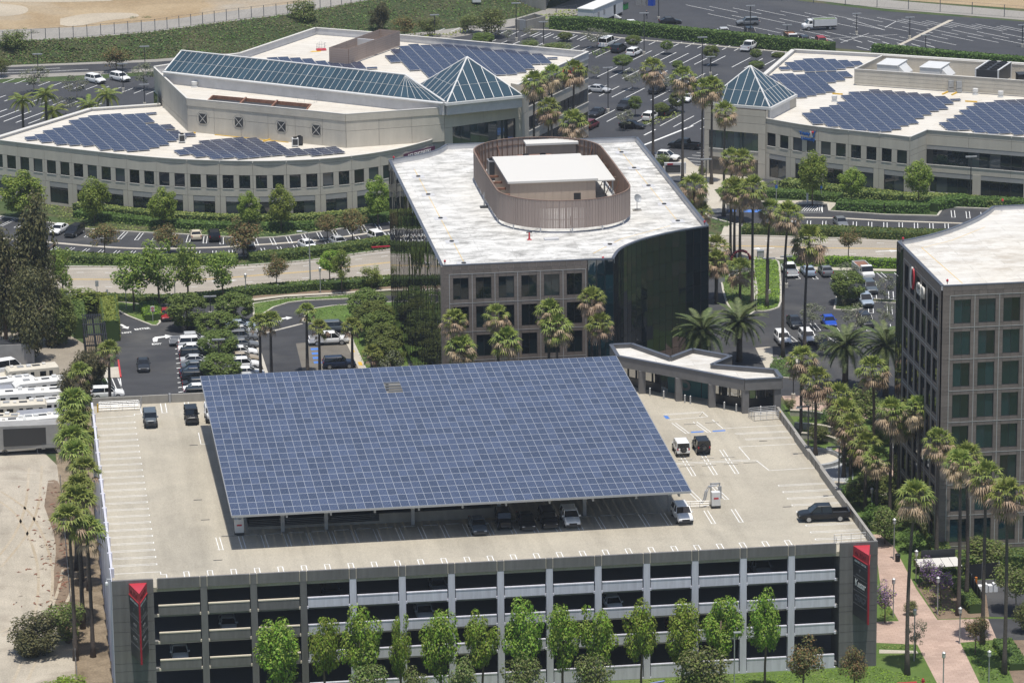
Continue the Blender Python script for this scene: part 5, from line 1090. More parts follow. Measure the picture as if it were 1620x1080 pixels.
array_in('broad solar array on the three storey roof behind the glass pyramid', [(612, 92), (625, 79), (650, 70), (735, 71), (770, 77), (818, 80), (850, 86), (876, 92), (866, 100), (845, 103), (832, 114), (802, 119), (760, 121), (735, 128), (700, 128), (672, 122), (660, 112), (640, 104)], UZ-1.15, .07)
array_in('narrow solar array half hidden behind the ridge skylight', [(428, 100), (430, 92), (450, 90), (520, 97), (575, 99), (592, 108), (560, 112), (520, 108), (470, 104)], UZ-1.15, .07)
# screen, hatch rail, stacks on the upper roof
t = thing('roof_screen', 'long dark brown slatted screen box on the three storey roof', 'roof screen', (20, 252, UZ-1.15)); Q = [(14.1, 249.6), (17.4, 247.6), (28.4, 263.6), (25.0, 265.9)]
for a, c in zip(Q, Q[1:]+Q[:1]):
    an = math.atan2(c[1]-a[1], c[0]-a[0]); L = math.dist(a, c); n = max(1, round(L/3.3))
    for k in range(n):
        key = ('sl', round(L/n, 2))
        if key not in WM:
            b = B()
            for j in range(7): b.box(.02, -.05, .25+.4*j, L/n-.02, .05, .25+.4*j+.37)
            WM[key] = b.mesh('slat_panel', M['louver'])
        inst(WM[key], 'slat_panel', t, (a[0]+(c[0]-a[0])*k/n, a[1]+(c[1]-a[1])*k/n, UZ-1.15), (0, 0, an), world=True)
    B().bar(a, c, .06, UZ-.9, UZ+1.9).obj('backing', M['louver_in'], t)
c_ = lerp(Q[2], Q[3], .5); B().bar(lerp(Q[1], Q[2], .55), lerp(Q[0], Q[3], .55), .3, UZ-1.0, UZ+1.7).obj('divider', M['parapet_white'], t)
railing('small pipe rail round the roof hatch on the three storey roof', [G(501, 79, UZ-1.1), G(509, 80, UZ-1.1), G(516, 77, UZ-1.1), G(507, 74, UZ-1.1), G(501, 79, UZ-1.1)], UZ-1.15, 1.1, 2, 1.2)
x, y = G(509, 79, UZ-1.1); props(B().box(x-1.0, y-.8, UZ-1.14, x+.8, y+.8, UZ-.95).obj('roof_hatch', M['red']), 'red roof hatch inside the pipe rail on the three storey roof', 'hatch'); structure('yellow_mark', B().sheet([(x-2.4, y-1.6), (x-.4, y-1.8), (x-.2, y-.9), (x-1.8, y-.6)], UZ-1.135), M['yellow_paint'])
def vent_stack(px, zr, label, r=.55, h=1.0):
    x, y = G(px[0], px[1], zr); t = thing('roof_vent', label, 'roof vent', (x, y, zr)); B().lathe([(r*1.1, 0), (r*1.1, .2), (r*.8, .22), (r*.8, h*.55), (.0, h*.56)], 14).obj('base', M['white_metal'], t, world=False); B().lathe([(r, h*.5), (r, h), (.0, h+.05)], 14).obj('hood', M['white_metal'], t, world=False); return t
for i, (px, py) in enumerate(((308, 138), (491, 149), (530, 157), (643, 173))): vent_stack((px, py), UZ-1.15, 'white round roof vent in front of the ridge skylight, '+ordn(i)+' from the left')
vent_stack((560, 232), LZ-.42, 'white round roof vent near the sign on the curved wall', .4, .6)
railing('pipe rail round the roof opening at the right end of the plant well', [G(471, 160, UZ-1.1), G(478, 162, UZ-1.1), G(500, 163, UZ-1.1), G(503, 157, UZ-1.1)], UZ-1.15, 1.3, 2, 1.6)
for px, py, l in ((303, 203, 'grey electrical box at the left end of the upper wall'), (400, 209, 'grey electrical box between the second and third crossed vents')):
    x, y = G(px, py, LZ-.4); t = thing('switch_box', l, 'electrical box', (x, y, LZ-.42)); B().box(-.5, -.35, .3, .5, .35, 1.9).obj('case', M['coping_pale'], t, world=False); B().box(-.4, -.3, 0, .4, .3, .3).obj('stand', M['dark_metal'], t, world=False); B().box(.5, -.3, .3, .58, .3, 1.85).obj('side_plate', M['grey_metal'], t, world=False)
for px, py, l, m_ in ((288, 226, 'small pale condenser between the two lower solar arrays', 'white_metal'), (467, 232, 'small pale condenser at the right of the lower roof', 'white_metal'), (474, 230, 'small black condenser beside the pale one on the lower roof', 'black')):
    x, y = G(px, py, LZ-.4); fan_unit(x, y, LZ-.42, 1.1, .8, 1.5, l, 1, m_)
b = B(); b.line([(-11.6, 215.6), (7.6, 201.9)], .25, LZ-.41)
structure('yellow_roof_pipe', B().bar((-9, 213.9), (3, 205.4), .1, LZ-.42, LZ-.28), M['yellow_paint'])
for a, c in (((-14.6, 214.2), (-12.2, 216.0)), ((-1.2, 206.8), (.6, 208.6))): structure('yellow_roof_pipe', B().bar(a, c, .3, LZ-.42, LZ-.2), M['yellow_paint'])
# signs on the left building
t = thing('wall_sign', 'dark purple sign board with white letters SCS ENGINEERS on the curved wall', 'sign', (23, 197.6, 8)); p, q = (21.3, 196.0), (27.2, 201.6); an = math.atan2(q[1]-p[1], q[0]-p[0]); nx, ny = math.sin(an), -math.cos(an)
p = (p[0]+nx*.45, p[1]+ny*.45); q = (q[0]+nx*.45, q[1]+ny*.45); B().bar(p, q, .1, 8.0, 9.15).obj('board', M['sign_purple'], t); c = lerp(p, q, .5); text(t, 'SCS ENGINEERS', .92, (c[0]+nx*.07, c[1]+ny*.07, 8.57), an, 'sign_white', .02, .012, .93)
t = thing('wall_sign', 'red letters on the side wall behind the tall palms', 'sign', (56, 238, 13.6)); p, q = UP_[7], UP_[8]; an = math.atan2(q[1]-p[1], q[0]-p[0]); nx, ny = math.sin(an), -math.cos(an)
for s, f in (('C', .66), ('a', .74), ('r', .80), ('m', .88)): c = lerp(p, q, f); text(t, s, 2.4, (c[0]+nx*.25, c[1]+ny*.25, UZ-1.9), an, 'red', .12, .03)
# ---------------- right building
rw = thing('office_building', 'pale two storey office building with corner pyramid and blue lettering', 'office building', (106, 187, 0)); RZ = 10.7
RCV = smooth_path([(85.6, 206.3), (90.5, 200.2), (94.8, 196.2), (99.6, 192.4), (103.4, 189.4), (106.5, 186.8)], 4)
RPOLY = [(76.2, 212.4)]+RCV+[(110.6, 191.9), (168, 157), (200, 212), (117.6, 258.8), (102.9, 266.1), (84.5, 225)]
B().prism(inset(RPOLY, .3), 0, RZ-.42, 0, 1).obj('building_core', [M['beige_back'], M['roof_cream']], rw)
beige_wall(rw, RCV, RZ, unit=5.6)
p, q = (106.5, 186.8), (110.6, 191.9); strip_wall(rw, p, q, RZ, [('p', .78), ('p', 1.67), ('p', .9), ('p', 2.75), ('p', 2.2), ('p', 2.4)], 3.5)
strip_wall(rw, (110.6, 191.9), (168, 157), RZ, [('p', .9), ('p', 1.7), ('h', .7), ('w', 2.6), ('p', 1.3), ('h', .8), ('w', 2.7)], 7.6)
for k in range(8): a = lerp((110.6, 191.9), (168, 157), k/7.5); panel(rw, a, math.atan2(-34.9, 57.4), -.7, 0, 1.5, 3.6, .1, 'beige', 'pier')
coping(rw, RCV+[(110.6, 191.9), (168, 157)], RZ, .34); RB = [(84.5, 225), (102.9, 266.1), (117.6, 258.8), (200, 212)]; parapet(rw, RB, RZ-.6, RZ+.15, .5); coping(rw, RB, RZ+.15, .8)
plain_wall(rw, (84.5, 225), (76.2, 212.4), 0, RZ, 7.5, 3.6)
# corner tower
TQ = [(76.0, 212.2), (85.6, 206.0), (93.2, 217.0), (83.6, 223.6)]; B().prism(inset(TQ, .35), 0, 12.0).obj('tower_core', M['beige_back'], rw)
p, q = TQ[0], TQ[1]; L = math.dist(p, q); an = math.atan2(q[1]-p[1], q[0]-p[0])
for z0, z1 in ((10.9, 12.0), (9.6, 10.9), (7.9, 9.6)): panel(rw, p, an, 0, z0, L, z1-z0, .06, 'beige', 'wall_panel')
for x, w in ((0, .9), (L-1.4, 1.4)):
    for z0, z1 in ((0, 2.6), (2.6, 5.2), (5.2, 7.9)): panel(rw, p, an, x, z0, w, z1-z0, .06, 'beige', 'wall_panel')
window(rw, p, an, .9, 4.6, L-2.3, 3.3, 'glass_wall', rec=.16, panes=8); panel(rw, p, an, .9, 3.2, L-2.3, 1.4, .06, 'beige', 'wall_panel'); panel(rw, p, an, .9, 4.6, L-2.3, .14, .16, 'coping_pale', 'sill', 0); window(rw, p, an, .9, .1, L-2.3, 3.1, 'glass_wall', rec=.5, panes=8)
plain_wall(rw, TQ[1], TQ[2], RZ-.42, 12.0, 14, 3); plain_wall(rw, TQ[3], TQ[0], 0, 12.0, 14, 3)
pyramid('pyramid_skylight', 'blue glass pyramid on the corner of the right white building', (84.6, 214.8), 6.0, math.atan2(-6.2, 9.6), 12.6, 18.3, 8, 10.3)
array_in('solar array at the far back of the right white roof', [(1233, 108), (1245, 101), (1258, 97), (1266, 93), (1300, 92), (1322, 96), (1352, 96), (1365, 101), (1345, 106), (1318, 112), (1284, 114), (1270, 112), (1250, 111)], RZ-.42, .01)
array_in('solar array directly behind the corner pyramid of the right building', [(1206, 120), (1235, 117), (1265, 118), (1290, 115), (1344, 113), (1344, 121), (1330, 128), (1308, 131), (1322, 143), (1300, 148), (1268, 155), (1262, 153), (1246, 140)], RZ-.42, .01)
array_in('large middle solar array in front of the right roof screen', [(1270, 181), (1282, 174), (1340, 160), (1330, 156), (1350, 146), (1383, 142), (1420, 144), (1455, 148), (1484, 151), (1518, 158), (1498, 164), (1492, 172), (1470, 180), (1452, 187), (1444, 197), (1410, 205), (1390, 209), (1360, 206), (1330, 203), (1292, 195)], RZ-.42, .01)
array_in('solar array on the right white roof cut by the picture edge', [(1487, 196), (1498, 190), (1520, 180), (1530, 170), (1545, 163), (1590, 158), (1640, 158), (1680, 170), (1680, 214), (1600, 212), (1560, 211), (1530, 206), (1505, 207)], RZ-.42, .01)
# plant screen with its machines
t = thing('roof_screen', 'long pale ribbed screen wall round the machines on the right white roof', 'roof screen', (120, 226, RZ-.42)); S0 = (107.4, 233.7); d1 = Vector((27.1, -15.8)).normalized(); d2 = Vector((7.9, 11.9)).normalized(); Q = [S0, (S0[0]+d1.x*62, S0[1]+d1.y*62), (S0[0]+d1.x*62+d2.x*14, S0[1]+d1.y*62+d2.y*14), (S0[0]+d2.x*14, S0[1]+d2.y*14)]
for a, c in zip(Q, Q[1:]+Q[:1]):
    an = math.atan2(c[1]-a[1], c[0]-a[0]); L = math.dist(a, c); n = max(1, round(L/5.2))
    for k in range(n):
        key = ('rs', round(L/n, 2))
        if key not in WM:
            b = B()
            for j in range(8): b.box(.01, -.06-(.02 if j % 2 else 0), .2+.34*j, L/n-.01, .06, .2+.34*j+.32)
            WM[key] = b.mesh('ribbed_panel', M['beige'])
        inst(WM[key], 'ribbed_panel', t, (a[0]+(c[0]-a[0])*k/n, a[1]+(c[1]-a[1])*k/n, RZ-.42), (0, 0, an), world=True)
    B().bar(a, c, .3, RZ+2.5, RZ+2.58).obj('cap', M['coping_pale'], t)
def at_s(u, v): return (S0[0]+d1.x*u+d2.x*v, S0[1]+d1.y*u+d2.y*v)
for u, l in ((5.5, 'left white sloped air handler inside the right roof screen'), (13.5, 'second white sloped air handler inside the right roof screen')):
    x, y = at_s(u, 6); t = thing('air_handler', l, 'air handler', (x, y, RZ+.1), math.atan2(d1.y, d1.x)); b = B(); b.box(-2.6, -3, 0, 1.2, 3, 2.9); b.obj('casing', M['white_metal'], t, world=False); b = B(); b.box(-2.7, -3.1, 2.9, 1.3, 3.1, 3.0); b.obj('lid', M['white_metal'], t, world=False); b = B(); b.add([(1.2, -2, 2.7), (1.2, 2, 2.7), (2.6, 2, 1.3), (2.6, -2, 1.3), (1.2, -2, 0), (1.2, 2, 0), (2.6, 2, 0), (2.6, -2, 0)], [(0, 3, 2, 1), (3, 7, 6, 2), (0, 4, 7, 3), (1, 2, 6, 5)]); b.obj('hood', M['white_metal'], t, world=False)
for u, l in ((23.5, 'left dark chiller with fans on top inside the right roof screen'), (33.5, 'right dark chiller with fans on top inside the right roof screen')):
    x, y = at_s(u, 6.5); an = math.atan2(d1.y, d1.x); t = thing('chiller', l, 'chiller', (x, y, RZ+.5), an); b = B(); b.box(-2.1, -4.2, .3, 2.1, 4.2, 3.0); b.obj('body', M['dark_metal'], t, world=False); b = B(); b.box(-2.2, -4.3, 3.0, -1.9, 4.3, 3.12); b.box(1.9, -4.3, 3.0, 2.2, 4.3, 3.12); b.box(-2.2, -4.3, 0, -1.95, -4.05, 3.0); b.box(1.95, -4.3, 0, 2.2, -4.05, 3.0); b.box(1.95, 4.05, 0, 2.2, 4.3, 3.0); b.obj('edge_frame', M['white_metal'], t, world=False)
    for i in range(2):
        for j in range(5): b = B(); b.lathe([(.72, 3.0), (.72, 3.16), (.6, 3.16), (.6, 3.05), (.0, 3.05)], 12, (-.95+1.9*i, -3.3+1.65*j)); b.obj('fan', M['black'], t, world=False)
x, y = at_s(29.3, 7); props(B().box(x-1.5, y-1.2, RZ-.42, x+1.5, y+1.2, RZ+2.4).box(x-1.6, y-1.3, RZ+2.4, x+1.6, y+1.3, RZ+2.5).obj('control_cabinet', M['dark_metal']), 'black control cabinet between the two chillers', 'cabinet')
for px, py, l in ((1504, 146, 'left grey electrical box on the front of the right roof screen'), (1517, 147, 'right grey electrical box on the front of the right roof screen')):
    x, y = G(px, py, RZ-.42); t = thing('switch_box', l, 'electrical box', (x, y, RZ-.42)); B().box(-.45, -.3, .9, .45, .2, 2.1).obj('case', M['grey_metal'], t, world=False); B().box(-.5, -.3, .1, .5, .2, .8).obj('lower_case', M['grey_metal'], t, world=False)
for px, py, l in ((1320, 161, 'small pale vent cap left of the middle solar array'), (1543, 150, 'small pale vent cap before the right roof screen'), (1583, 154, 'dark roof vent before the right roof screen')): vent_stack((px, py), RZ-.42, l, .5, 1.1)
for a, c in ((G(1417, 150, RZ-.4), G(1437, 150, RZ-.4)), (G(1491, 150, RZ-.4), G(1500, 146, RZ-.4)), (G(1506, 151, RZ-.4), G(1514, 147, RZ-.4)), (G(1527, 161, RZ-.4), G(1546, 162, RZ-.4)), (G(1317, 149, RZ-.4), G(1333, 150, RZ-.4))): structure('yellow_roof_pipe', B().bar(a, c, .25, RZ-.42, RZ-.2), M['yellow_paint'])
t = thing('wall_sign', 'blue two line lettering with a winged logo on the right white building', 'sign', (95, 195.8, 8.6)); p, q = (90.6, 200.05), (92.9, 197.9); an = math.atan2(q[1]-p[1], q[0]-p[0]); nx, ny = math.sin(an), -math.cos(an)
def sp_(f, z): c = lerp(p, q, f); return (c[0]+nx*.16, c[1]+ny*.16, z)
text(t, 'Trinity', .8, sp_(.24, 9.2), an, 'sign_blue', .08, .035, .95); text(t, 'University', .78, sp_(.46, 8.35), an, 'sign_blue', .08, .035, .84)
u = Vector((math.cos(an), math.sin(an), 0)); c = Vector(sp_(.72, 0)); wz = Vector((0, 0, 1)); off = Vector((nx, ny, 0))*.1
for nm, m_, pts_ in (('wing_blue', 'sign_blue', ((.15, 8.75), (.4, 8.75), (.75, 9.9), (.5, 9.85))), ('wing_white', 'sign_white', ((.0, 8.8), (.22, 8.75), (-.2, 9.8), (-.45, 9.75)))):
    v = [c+u*a+wz*z for a, z in pts_]; B().add([x for x in v]+[x+off for x in v], [(0, 1, 2, 3), (4, 5, 6, 7), (0, 1, 5, 4), (1, 2, 6, 5), (2, 3, 7, 6), (3, 0, 4, 7)]).obj(nm, M[m_], t)
cb = c+u*.15+wz*9.65+off; b = B(); b.lathe([(.0, -.22), (.18, -.14), (.23, 0), (.18, .14), (.0, .22)], 12); o = b.obj('red_ball', M['red'], t, world=False); o.parent = t; o.matrix_parent_inverse = WINV[t.name]; o.location = cb
# ------------------------------------------------------------------ foliage prototypes (leaf faces spread through the volume)
def leaf_mesh(name, P, N, S, mats, mi=None, aspect=.62):
    """P centres (n,3), N facing (n,3), S sizes (n,)"""
    P = np.asarray(P, float); n = len(P); N = np.asarray(N, float)+RNG.normal(0, .45, (n, 3)); N /= np.linalg.norm(N, axis=1)[:, None]
    A = np.cross(N, RNG.normal(0, 1, (n, 3))); A /= np.linalg.norm(A, axis=1)[:, None]; Bv = np.cross(N, A)
    S = np.asarray(S, float)[:, None]; V = np.empty((n, 4, 3))
    V[:, 0] = P-A*S*.5; V[:, 1] = P+Bv*S*.5*aspect+N*S*.08; V[:, 2] = P+A*S*.5; V[:, 3] = P-Bv*S*.5*aspect+N*S*.08
    me = bpy.data.meshes.new(name); me.vertices.add(4*n); me.vertices.foreach_set('co', V.reshape(-1)); me.loops.add(4*n); me.polygons.add(n)
    me.loops.foreach_set('vertex_index', np.arange(4*n, dtype=np.int32)); me.polygons.foreach_set('loop_start', np.arange(0, 4*n, 4, dtype=np.int32))
    for m in mats: me.materials.append(M[m])
    if mi is not None: me.polygons.foreach_set('material_index', np.asarray(mi, dtype=np.int32))
    me.update(); me.validate(); return me
def clump_points(cl, n, shell=.55):
    """points in blobs cl = [(x,y,z,rx,rz)], denser towards each blob's skin"""
    w = np.array([c[3]**2 for c in cl]); w = w/w.sum(); k = RNG.choice(len(cl), n, p=w); C = np.array(cl)[k]
    d = RNG.normal(0, 1, (n, 3)); d /= np.linalg.norm(d, axis=1)[:, None]; r = shell+(1-shell)*RNG.random(n)**.6
    P = C[:, :3]+d*np.stack([C[:, 3], C[:, 3], C[:, 4]], 1)*r[:, None]; return P, d+np.array([0, 0, 1.0])
def blob_crown(name, rx, rz, nc, cr, n, leaf, mat_, seed, hollow=.55, squash=.85, mats2=None):
    """crown of nc clumps spread through an ellipsoid of half width rx and half height rz (centre at the origin)"""
    rr = np.random.default_rng(seed); cl = []
    for i in range(nc):
        d = rr.normal(0, 1, 3); d /= np.linalg.norm(d); f = hollow+(1-hollow)*rr.random()
        s = cr*(.65+.7*rr.random()); q = (max(0, 1-s/rx*.75), max(0, 1-s/rz*.65)); cl.append((d[0]*rx*f*q[0], d[1]*rx*f*q[0], d[2]*rz*f*q[1], s, s*squash))
    P, N = clump_points(cl, n); S = leaf*(.6+.8*RNG.random(n)); mi = None
    if mats2: mi = (RNG.random(n) < .3).astype(int)
    return leaf_mesh(name, P, N, S, [mat_]+([mats2] if mats2 else []), mi)
def trunk_mesh(name, h, r, limbs, spread, m='bark', seed=1, lean=.0, n=7):
    rr = random.Random(seed); b = B(); hx = lean*h
    b.tube([(0, 0, -.2), (hx*.3, 0, h*.35), (hx*.7, .02*h, h*.7), (hx, 0, h)], [r*1.25, r, r*.85, r*.6], n)
    for i in range(limbs):
        a = 2*math.pi*(i+rr.random()*.6)/max(1, limbs); z0 = h*(.62+.3*rr.random()); L = spread*(.7+.5*rr.random())
        p0 = Vector((hx*z0/h, 0, z0)); p1 = p0+Vector((math.cos(a)*L*.5, math.sin(a)*L*.5, L*.55)); p2 = p0+Vector((math.cos(a)*L, math.sin(a)*L, L*(.9+.5*rr.random())))
        b.tube([p0, p1, p2], [r*.5, r*.34, r*.12], 5)
    return b.mesh(name, M[m], True)
def tree(name, label, cat, xy, h, crown, rx, rz, zc, trunk, group=None, rz_=None, sc=1.0, z=0):
    """trunk mesh is unit height 1 -> scaled to h*trunk fraction; crown is a unit crown scaled to rx, rz with its centre at zc"""
    t = thing(name, label, cat, (xy[0], xy[1], z), rz_ if rz_ is not None else random.random()*6.28, group)
    inst(trunk, 'trunk', t, sc=(h, h, h)); inst(crown, 'crown', t, (0, 0, zc), sc=(rx, rx, rz)); return t
# unit crowns (half width 1, half height 1)
CR = {}
for i in range(3):
    CR['bright', i] = blob_crown('bright_crown', 1, 1, 24, .33, 4600, .10, 'leaf_bright', 110+i, .5, mats2='leaf_lime')
    CR['mid', i] = blob_crown('loose_crown', 1, 1, 20, .32, 2600, .11, 'leaf_mid', 20+i, .45, mats2='leaf_bright')
    CR['red', i] = blob_crown('reddish_crown', 1, 1, 26, .33, 3000, .095, 'leaf_red', 30+i, .35, mats2='leaf_olive')
    CR['grey', i] = blob_crown('thin_crown', 1, 1, 20, .26, 1100, .10, 'leaf_grey', 40+i, .6)
    CR['ball', i] = blob_crown('clipped_crown', 1, 1, 130, .2, 9000, .088, 'leaf_ball', 50+i, .84)
    CR['olive', i] = blob_crown('olive_crown', 1, 1, 30, .33, 3600, .095, 'leaf_olive', 60+i, .4, mats2='leaf_mid')
    CR['shrub', i] = blob_crown('shrub_crown', 1, 1, 30, .34, 3000, .10, 'leaf_hedge', 70+i, .5)
    CR['lime', i] = blob_crown('lime_crown', 1, 1, 30, .32, 2600, .10, 'leaf_yellow', 80+i, .5, mats2='leaf_bright')
    CR['dark', i] = blob_crown('dark_crown', 1, 1, 40, .3, 8500, .085, 'leaf_dark', 90+i, .4, squash=1.2)
for i in range(3): CR['round', i] = blob_crown('round_crown', 1, 1, 48, .28, 6500, .095, 'leaf_bright', 130+i, .6, mats2='leaf_mid')
CR['purple', 0] = blob_crown('blossom_crown', 1, 1, 22, .30, 1300, .11, 'leaf_purple', 101, .5, mats2='leaf_mid')
TR = {'std': [trunk_mesh('trunk', 1, .022, 5, .28, seed=i) for i in range(3)], 'pale': [trunk_mesh('pale_trunk', 1, .022, 7, .34, 'bark_pale', seed=5+i) for i in range(3)],
      'thick': [trunk_mesh('thick_trunk', 1, .045, 5, .32, seed=9)], 'slim': [trunk_mesh('slim_trunk', 1, .017, 4, .13, seed=11)]}
def plant_tree(kind, xy, H, w, label, cat='tree', cb=.35, trunk='std', name='tree', group=None, i=None, cw=1.0, z=0):
    """H full height, w crown width, crown starts at cb*H"""
    i = random.randrange(3) if i is None else i; k = (kind, i) if (kind, i) in CR else (kind, 0)
    rz = H*(1-cb)/2; zc = H-rz; tr = TR[trunk][i % len(TR[trunk])]
    t = thing(name, label, cat, (xy[0], xy[1], z), random.random()*6.28, group)
    inst(tr, 'trunk', t, sc=(H*.66, H*.66, max(.5, (zc+.15*rz)*.98))); inst(CR[k], 'crown', t, (0, 0, zc), (0, 0, 0), (w*.57, w*.57, rz*1.08)); return t
# --- fan palm: pleated fans on stalks, green above, dead and drooping beneath
def fan(b, base, az, el, L, R, m, droop=.35, seg=9):
    d = Vector((math.cos(az)*math.cos(el), math.sin(az)*math.cos(el), math.sin(el))); side = Vector((-math.sin(az), math.cos(az), 0)); upv = side.cross(d)*-1
    hub = base+d*L; w = .025
    b.add([base-side*w, base+side*w, hub+side*w, hub-side*w], [(0, 1, 2, 3)], m)
    vs = []; fs = []
    for k in range(seg):
        a0 = math.radians(-105+210*k/seg); a1 = math.radians(-105+210*(k+1)/seg); am = (a0+a1)/2; r = R*(.8+.2*math.cos(am))
        tip = hub+(d*math.cos(am)+side*math.sin(am))*r+Vector((0, 0, -droop*r*(.6+.5*abs(math.sin(am)))))
        q0 = hub+(d*math.cos(a0)+side*math.sin(a0))*r*.5+upv*.03; q1 = hub+(d*math.cos(a1)+side*math.sin(a1))*r*.5+upv*.03
        n = len(vs); vs += [hub, q0, tip, q1]; fs += [(n, n+1, n+2, n+3)]
    b.add(vs, fs, m)
def fan_crown(name, seed, green=34, dead=26, R=.95):
    rr = random.Random(seed); b = B()
    for i in range(green):
        f = i/green; az = i*2.399+rr.random()*.5; el = 1.35-1.28*f+rr.uniform(-.18, .15); fan(b, Vector((0, 0, .25*(1-f))), az, el, .75+.55*f+rr.random()*.2, R*rr.uniform(.85, 1.1), 0 if rr.random() < .85 else 1, .25+.45*f)
    for i in range(dead):
        f = i/dead; az = i*2.399+rr.random(); el = .05-.85*f+rr.uniform(-.25, .2); fan(b, Vector((0, 0, -.1-.55*f)), az, el, 1.05+.4*rr.random(), R*rr.uniform(.6, .95), 2 if rr.random() < .8 else 1, .75)
    return b.mesh(name, [M['palm_green'], M['leaf_yellow'], M['palm_tan']])
FAN = [fan_crown('fan_palm_crown', 3+i, 30-2*i, 40+7*i, 1.0) for i in range(4)]; FANG = [fan_crown('green_fan_crown', 31+i, 44, 12, 1.1) for i in range(2)]
def palm_trunk(h, bend, r0=.25, r1=.15):
    P = []; R_ = []
    for i in range(10):
        f = i/9; P.append((bend*h*(f*f-f*.4), bend*.4*h*math.sin(f*2.4), f*(h+.25)-.25)); R_.append(r1+(r0-r1)*(1-f)+.16*max(0, 1-f*7)+(.05 if i == 9 else 0))
    return B().tube(P, R_, 8).mesh('palm_trunk', M['palm_bark'], True), P[-1]
BEND = (0.0, .012, -.015, .05, -.05)
def fan_palm(xy, h, label, group, s=1.0, bend=0, green=False, z=0, az=None):
    """h: height of the crown's heart above the ground; xy: where the heart stands in plan"""
    tm, tp = palm_trunk(h, BEND[bend]); t = thing('fan_palm', label, 'palm tree', (xy[0]-tp[0], xy[1]-tp[1], z), 0, group); inst(tm, 'trunk', t)
    k = s*random.uniform(.92, 1.1); inst(random.choice(FANG if green else FAN), 'crown', t, (tp[0], tp[1], h), (random.uniform(-.08, .08), random.uniform(-.08, .08), random.random()*6.28 if az is None else az), (k, k, k)); return t
# --- feather palm frond
def frond_mesh(name, L, w, sag, mt, pairs=26, twist=.5):
    b = B(); pts = []
    for i in range(11):
        f = i/10; pts.append((L*(f-.12*f*f*sag), 0, L*(.55*f-sag*.62*f*f)))
    b.tube(pts, [.05*(1-.85*i/10) for i in range(11)], 4)
    for i in range(pairs):
        f = .12+.86*i/pairs; k = min(9, int(f*10)); t = f*10-k; p = Vector(lerp(pts[k], pts[k+1], t)); ln = w*(math.sin(math.pi*min(1, f*.85+.12))**.6)
        for s in (-1, 1):
            d = Vector((.55, s*.8, twist*.55-.35*f)); d.normalize(); q = p+d*ln; q.z -= ln*.18; e = Vector((.07, 0, .0))
            b.add([p-e, p+e, q], [(0, 1, 2)])
    return b.mesh(name, M[mt])
FR_D = [frond_mesh('date_frond', 3.6, .62, s, 'date_green') for s in (.75, .95, 1.15)]; FR_Q = [frond_mesh('queen_frond', 3.0, .75, s, 'leaf_yellow' if s > 1.2 else 'palm_green', 22, -.2) for s in (1.0, 1.3)]
def feather_palm(name, label, xy, h, n, fr, group, s=1.0, r=.3, fruit=False, z=0):
    t = thing(name, label, 'palm tree', (xy[0], xy[1], z), random.random()*6.28, group)
    b = B(); b.tube([(0, 0, -.2), (0, 0, h*.5), (0, 0, h-.3), (0, 0, h+.25)], [r*1.15, r, r*1.1, r*.7], 9); b.obj('trunk', M['palm_bark'], t, world=False, smooth=True)
    for i in range(n):
        f = i/n; az = i*2.399+random.uniform(-.15, .15); el = .62-1.25*f+random.uniform(-.12, .12)
        inst(fr[min(len(fr)-1, int(f*len(fr)))], 'frond', t, (0, 0, h+.25-.3*f), (0, -el, az), (s*random.uniform(.9, 1.08),)*3)
    if fruit:
        b = B()
        for a in (0.5, 2.2, 4.6): b.lathe([(.02, h+.5), (.28, h+.3), (.3, h), (.05, h-.25)], 8, (.8*math.cos(a), .8*math.sin(a)))
        b.obj('fruit_cluster', M['orange'], t, world=False)
    return t
# --- hedges and ground cover: leaf faces over a clipped box
def hedge_pts(path, w, h, dens, z0=0.0):
    P = []; N = []
    for p, q in zip(path, path[1:]):
        L = math.dist(p, q)
        if L < 1e-3: continue
        d = ((q[0]-p[0])/L, (q[1]-p[1])/L); nn = (-d[1], d[0])
        for face, ar in (('t', L*w), ('l', L*h), ('r', L*h)):
            k = RNG.poisson(ar*dens*2.1); t = RNG.random(k)*L; s = RNG.random(k)
            if face == 't': o = (s-.5)*w; z = h-(np.abs(s-.5)*2)**4*.12*h+RNG.normal(0, .03, k); nm = np.tile((0, 0, 1.0), (k, 1))
            else:
                sg = -1 if face == 'l' else 1; o = sg*(w/2-.05*(s**4))+RNG.normal(0, .03, k); z = s*h; nm = np.tile((nn[0]*sg, nn[1]*sg, .35), (k, 1))
            P.append(np.stack([p[0]+d[0]*t+nn[0]*o, p[1]+d[1]*t+nn[1]*o, z0+z], 1)); N.append(nm)
    return np.concatenate(P), np.concatenate(N)
def hedge(label, path, w, h, mt='leaf_hedge', dens=14, leaf=.26, name='hedge', cat='hedge', group=None, z0=0.0, sm=0, mt2=None):
    if sm: path = smooth_path(path, sm)
    P, N = hedge_pts(path, w, h, dens, z0); n = len(P); c = path[len(path)//2]
    t = thing(name, label, cat, (c[0], c[1], z0), 0, group)
    mi = (RNG.random(n) < .25).astype(int) if mt2 else None
    me = leaf_mesh('hedge_leaves', P-np.array([c[0], c[1], z0]), N, leaf*(.6+.8*RNG.random(n)), [mt]+([mt2] if mt2 else []), mi); inst(me, 'foliage', t)
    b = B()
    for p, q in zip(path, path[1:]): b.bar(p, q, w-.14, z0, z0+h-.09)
    b.obj('stems', M['core'], t); return t
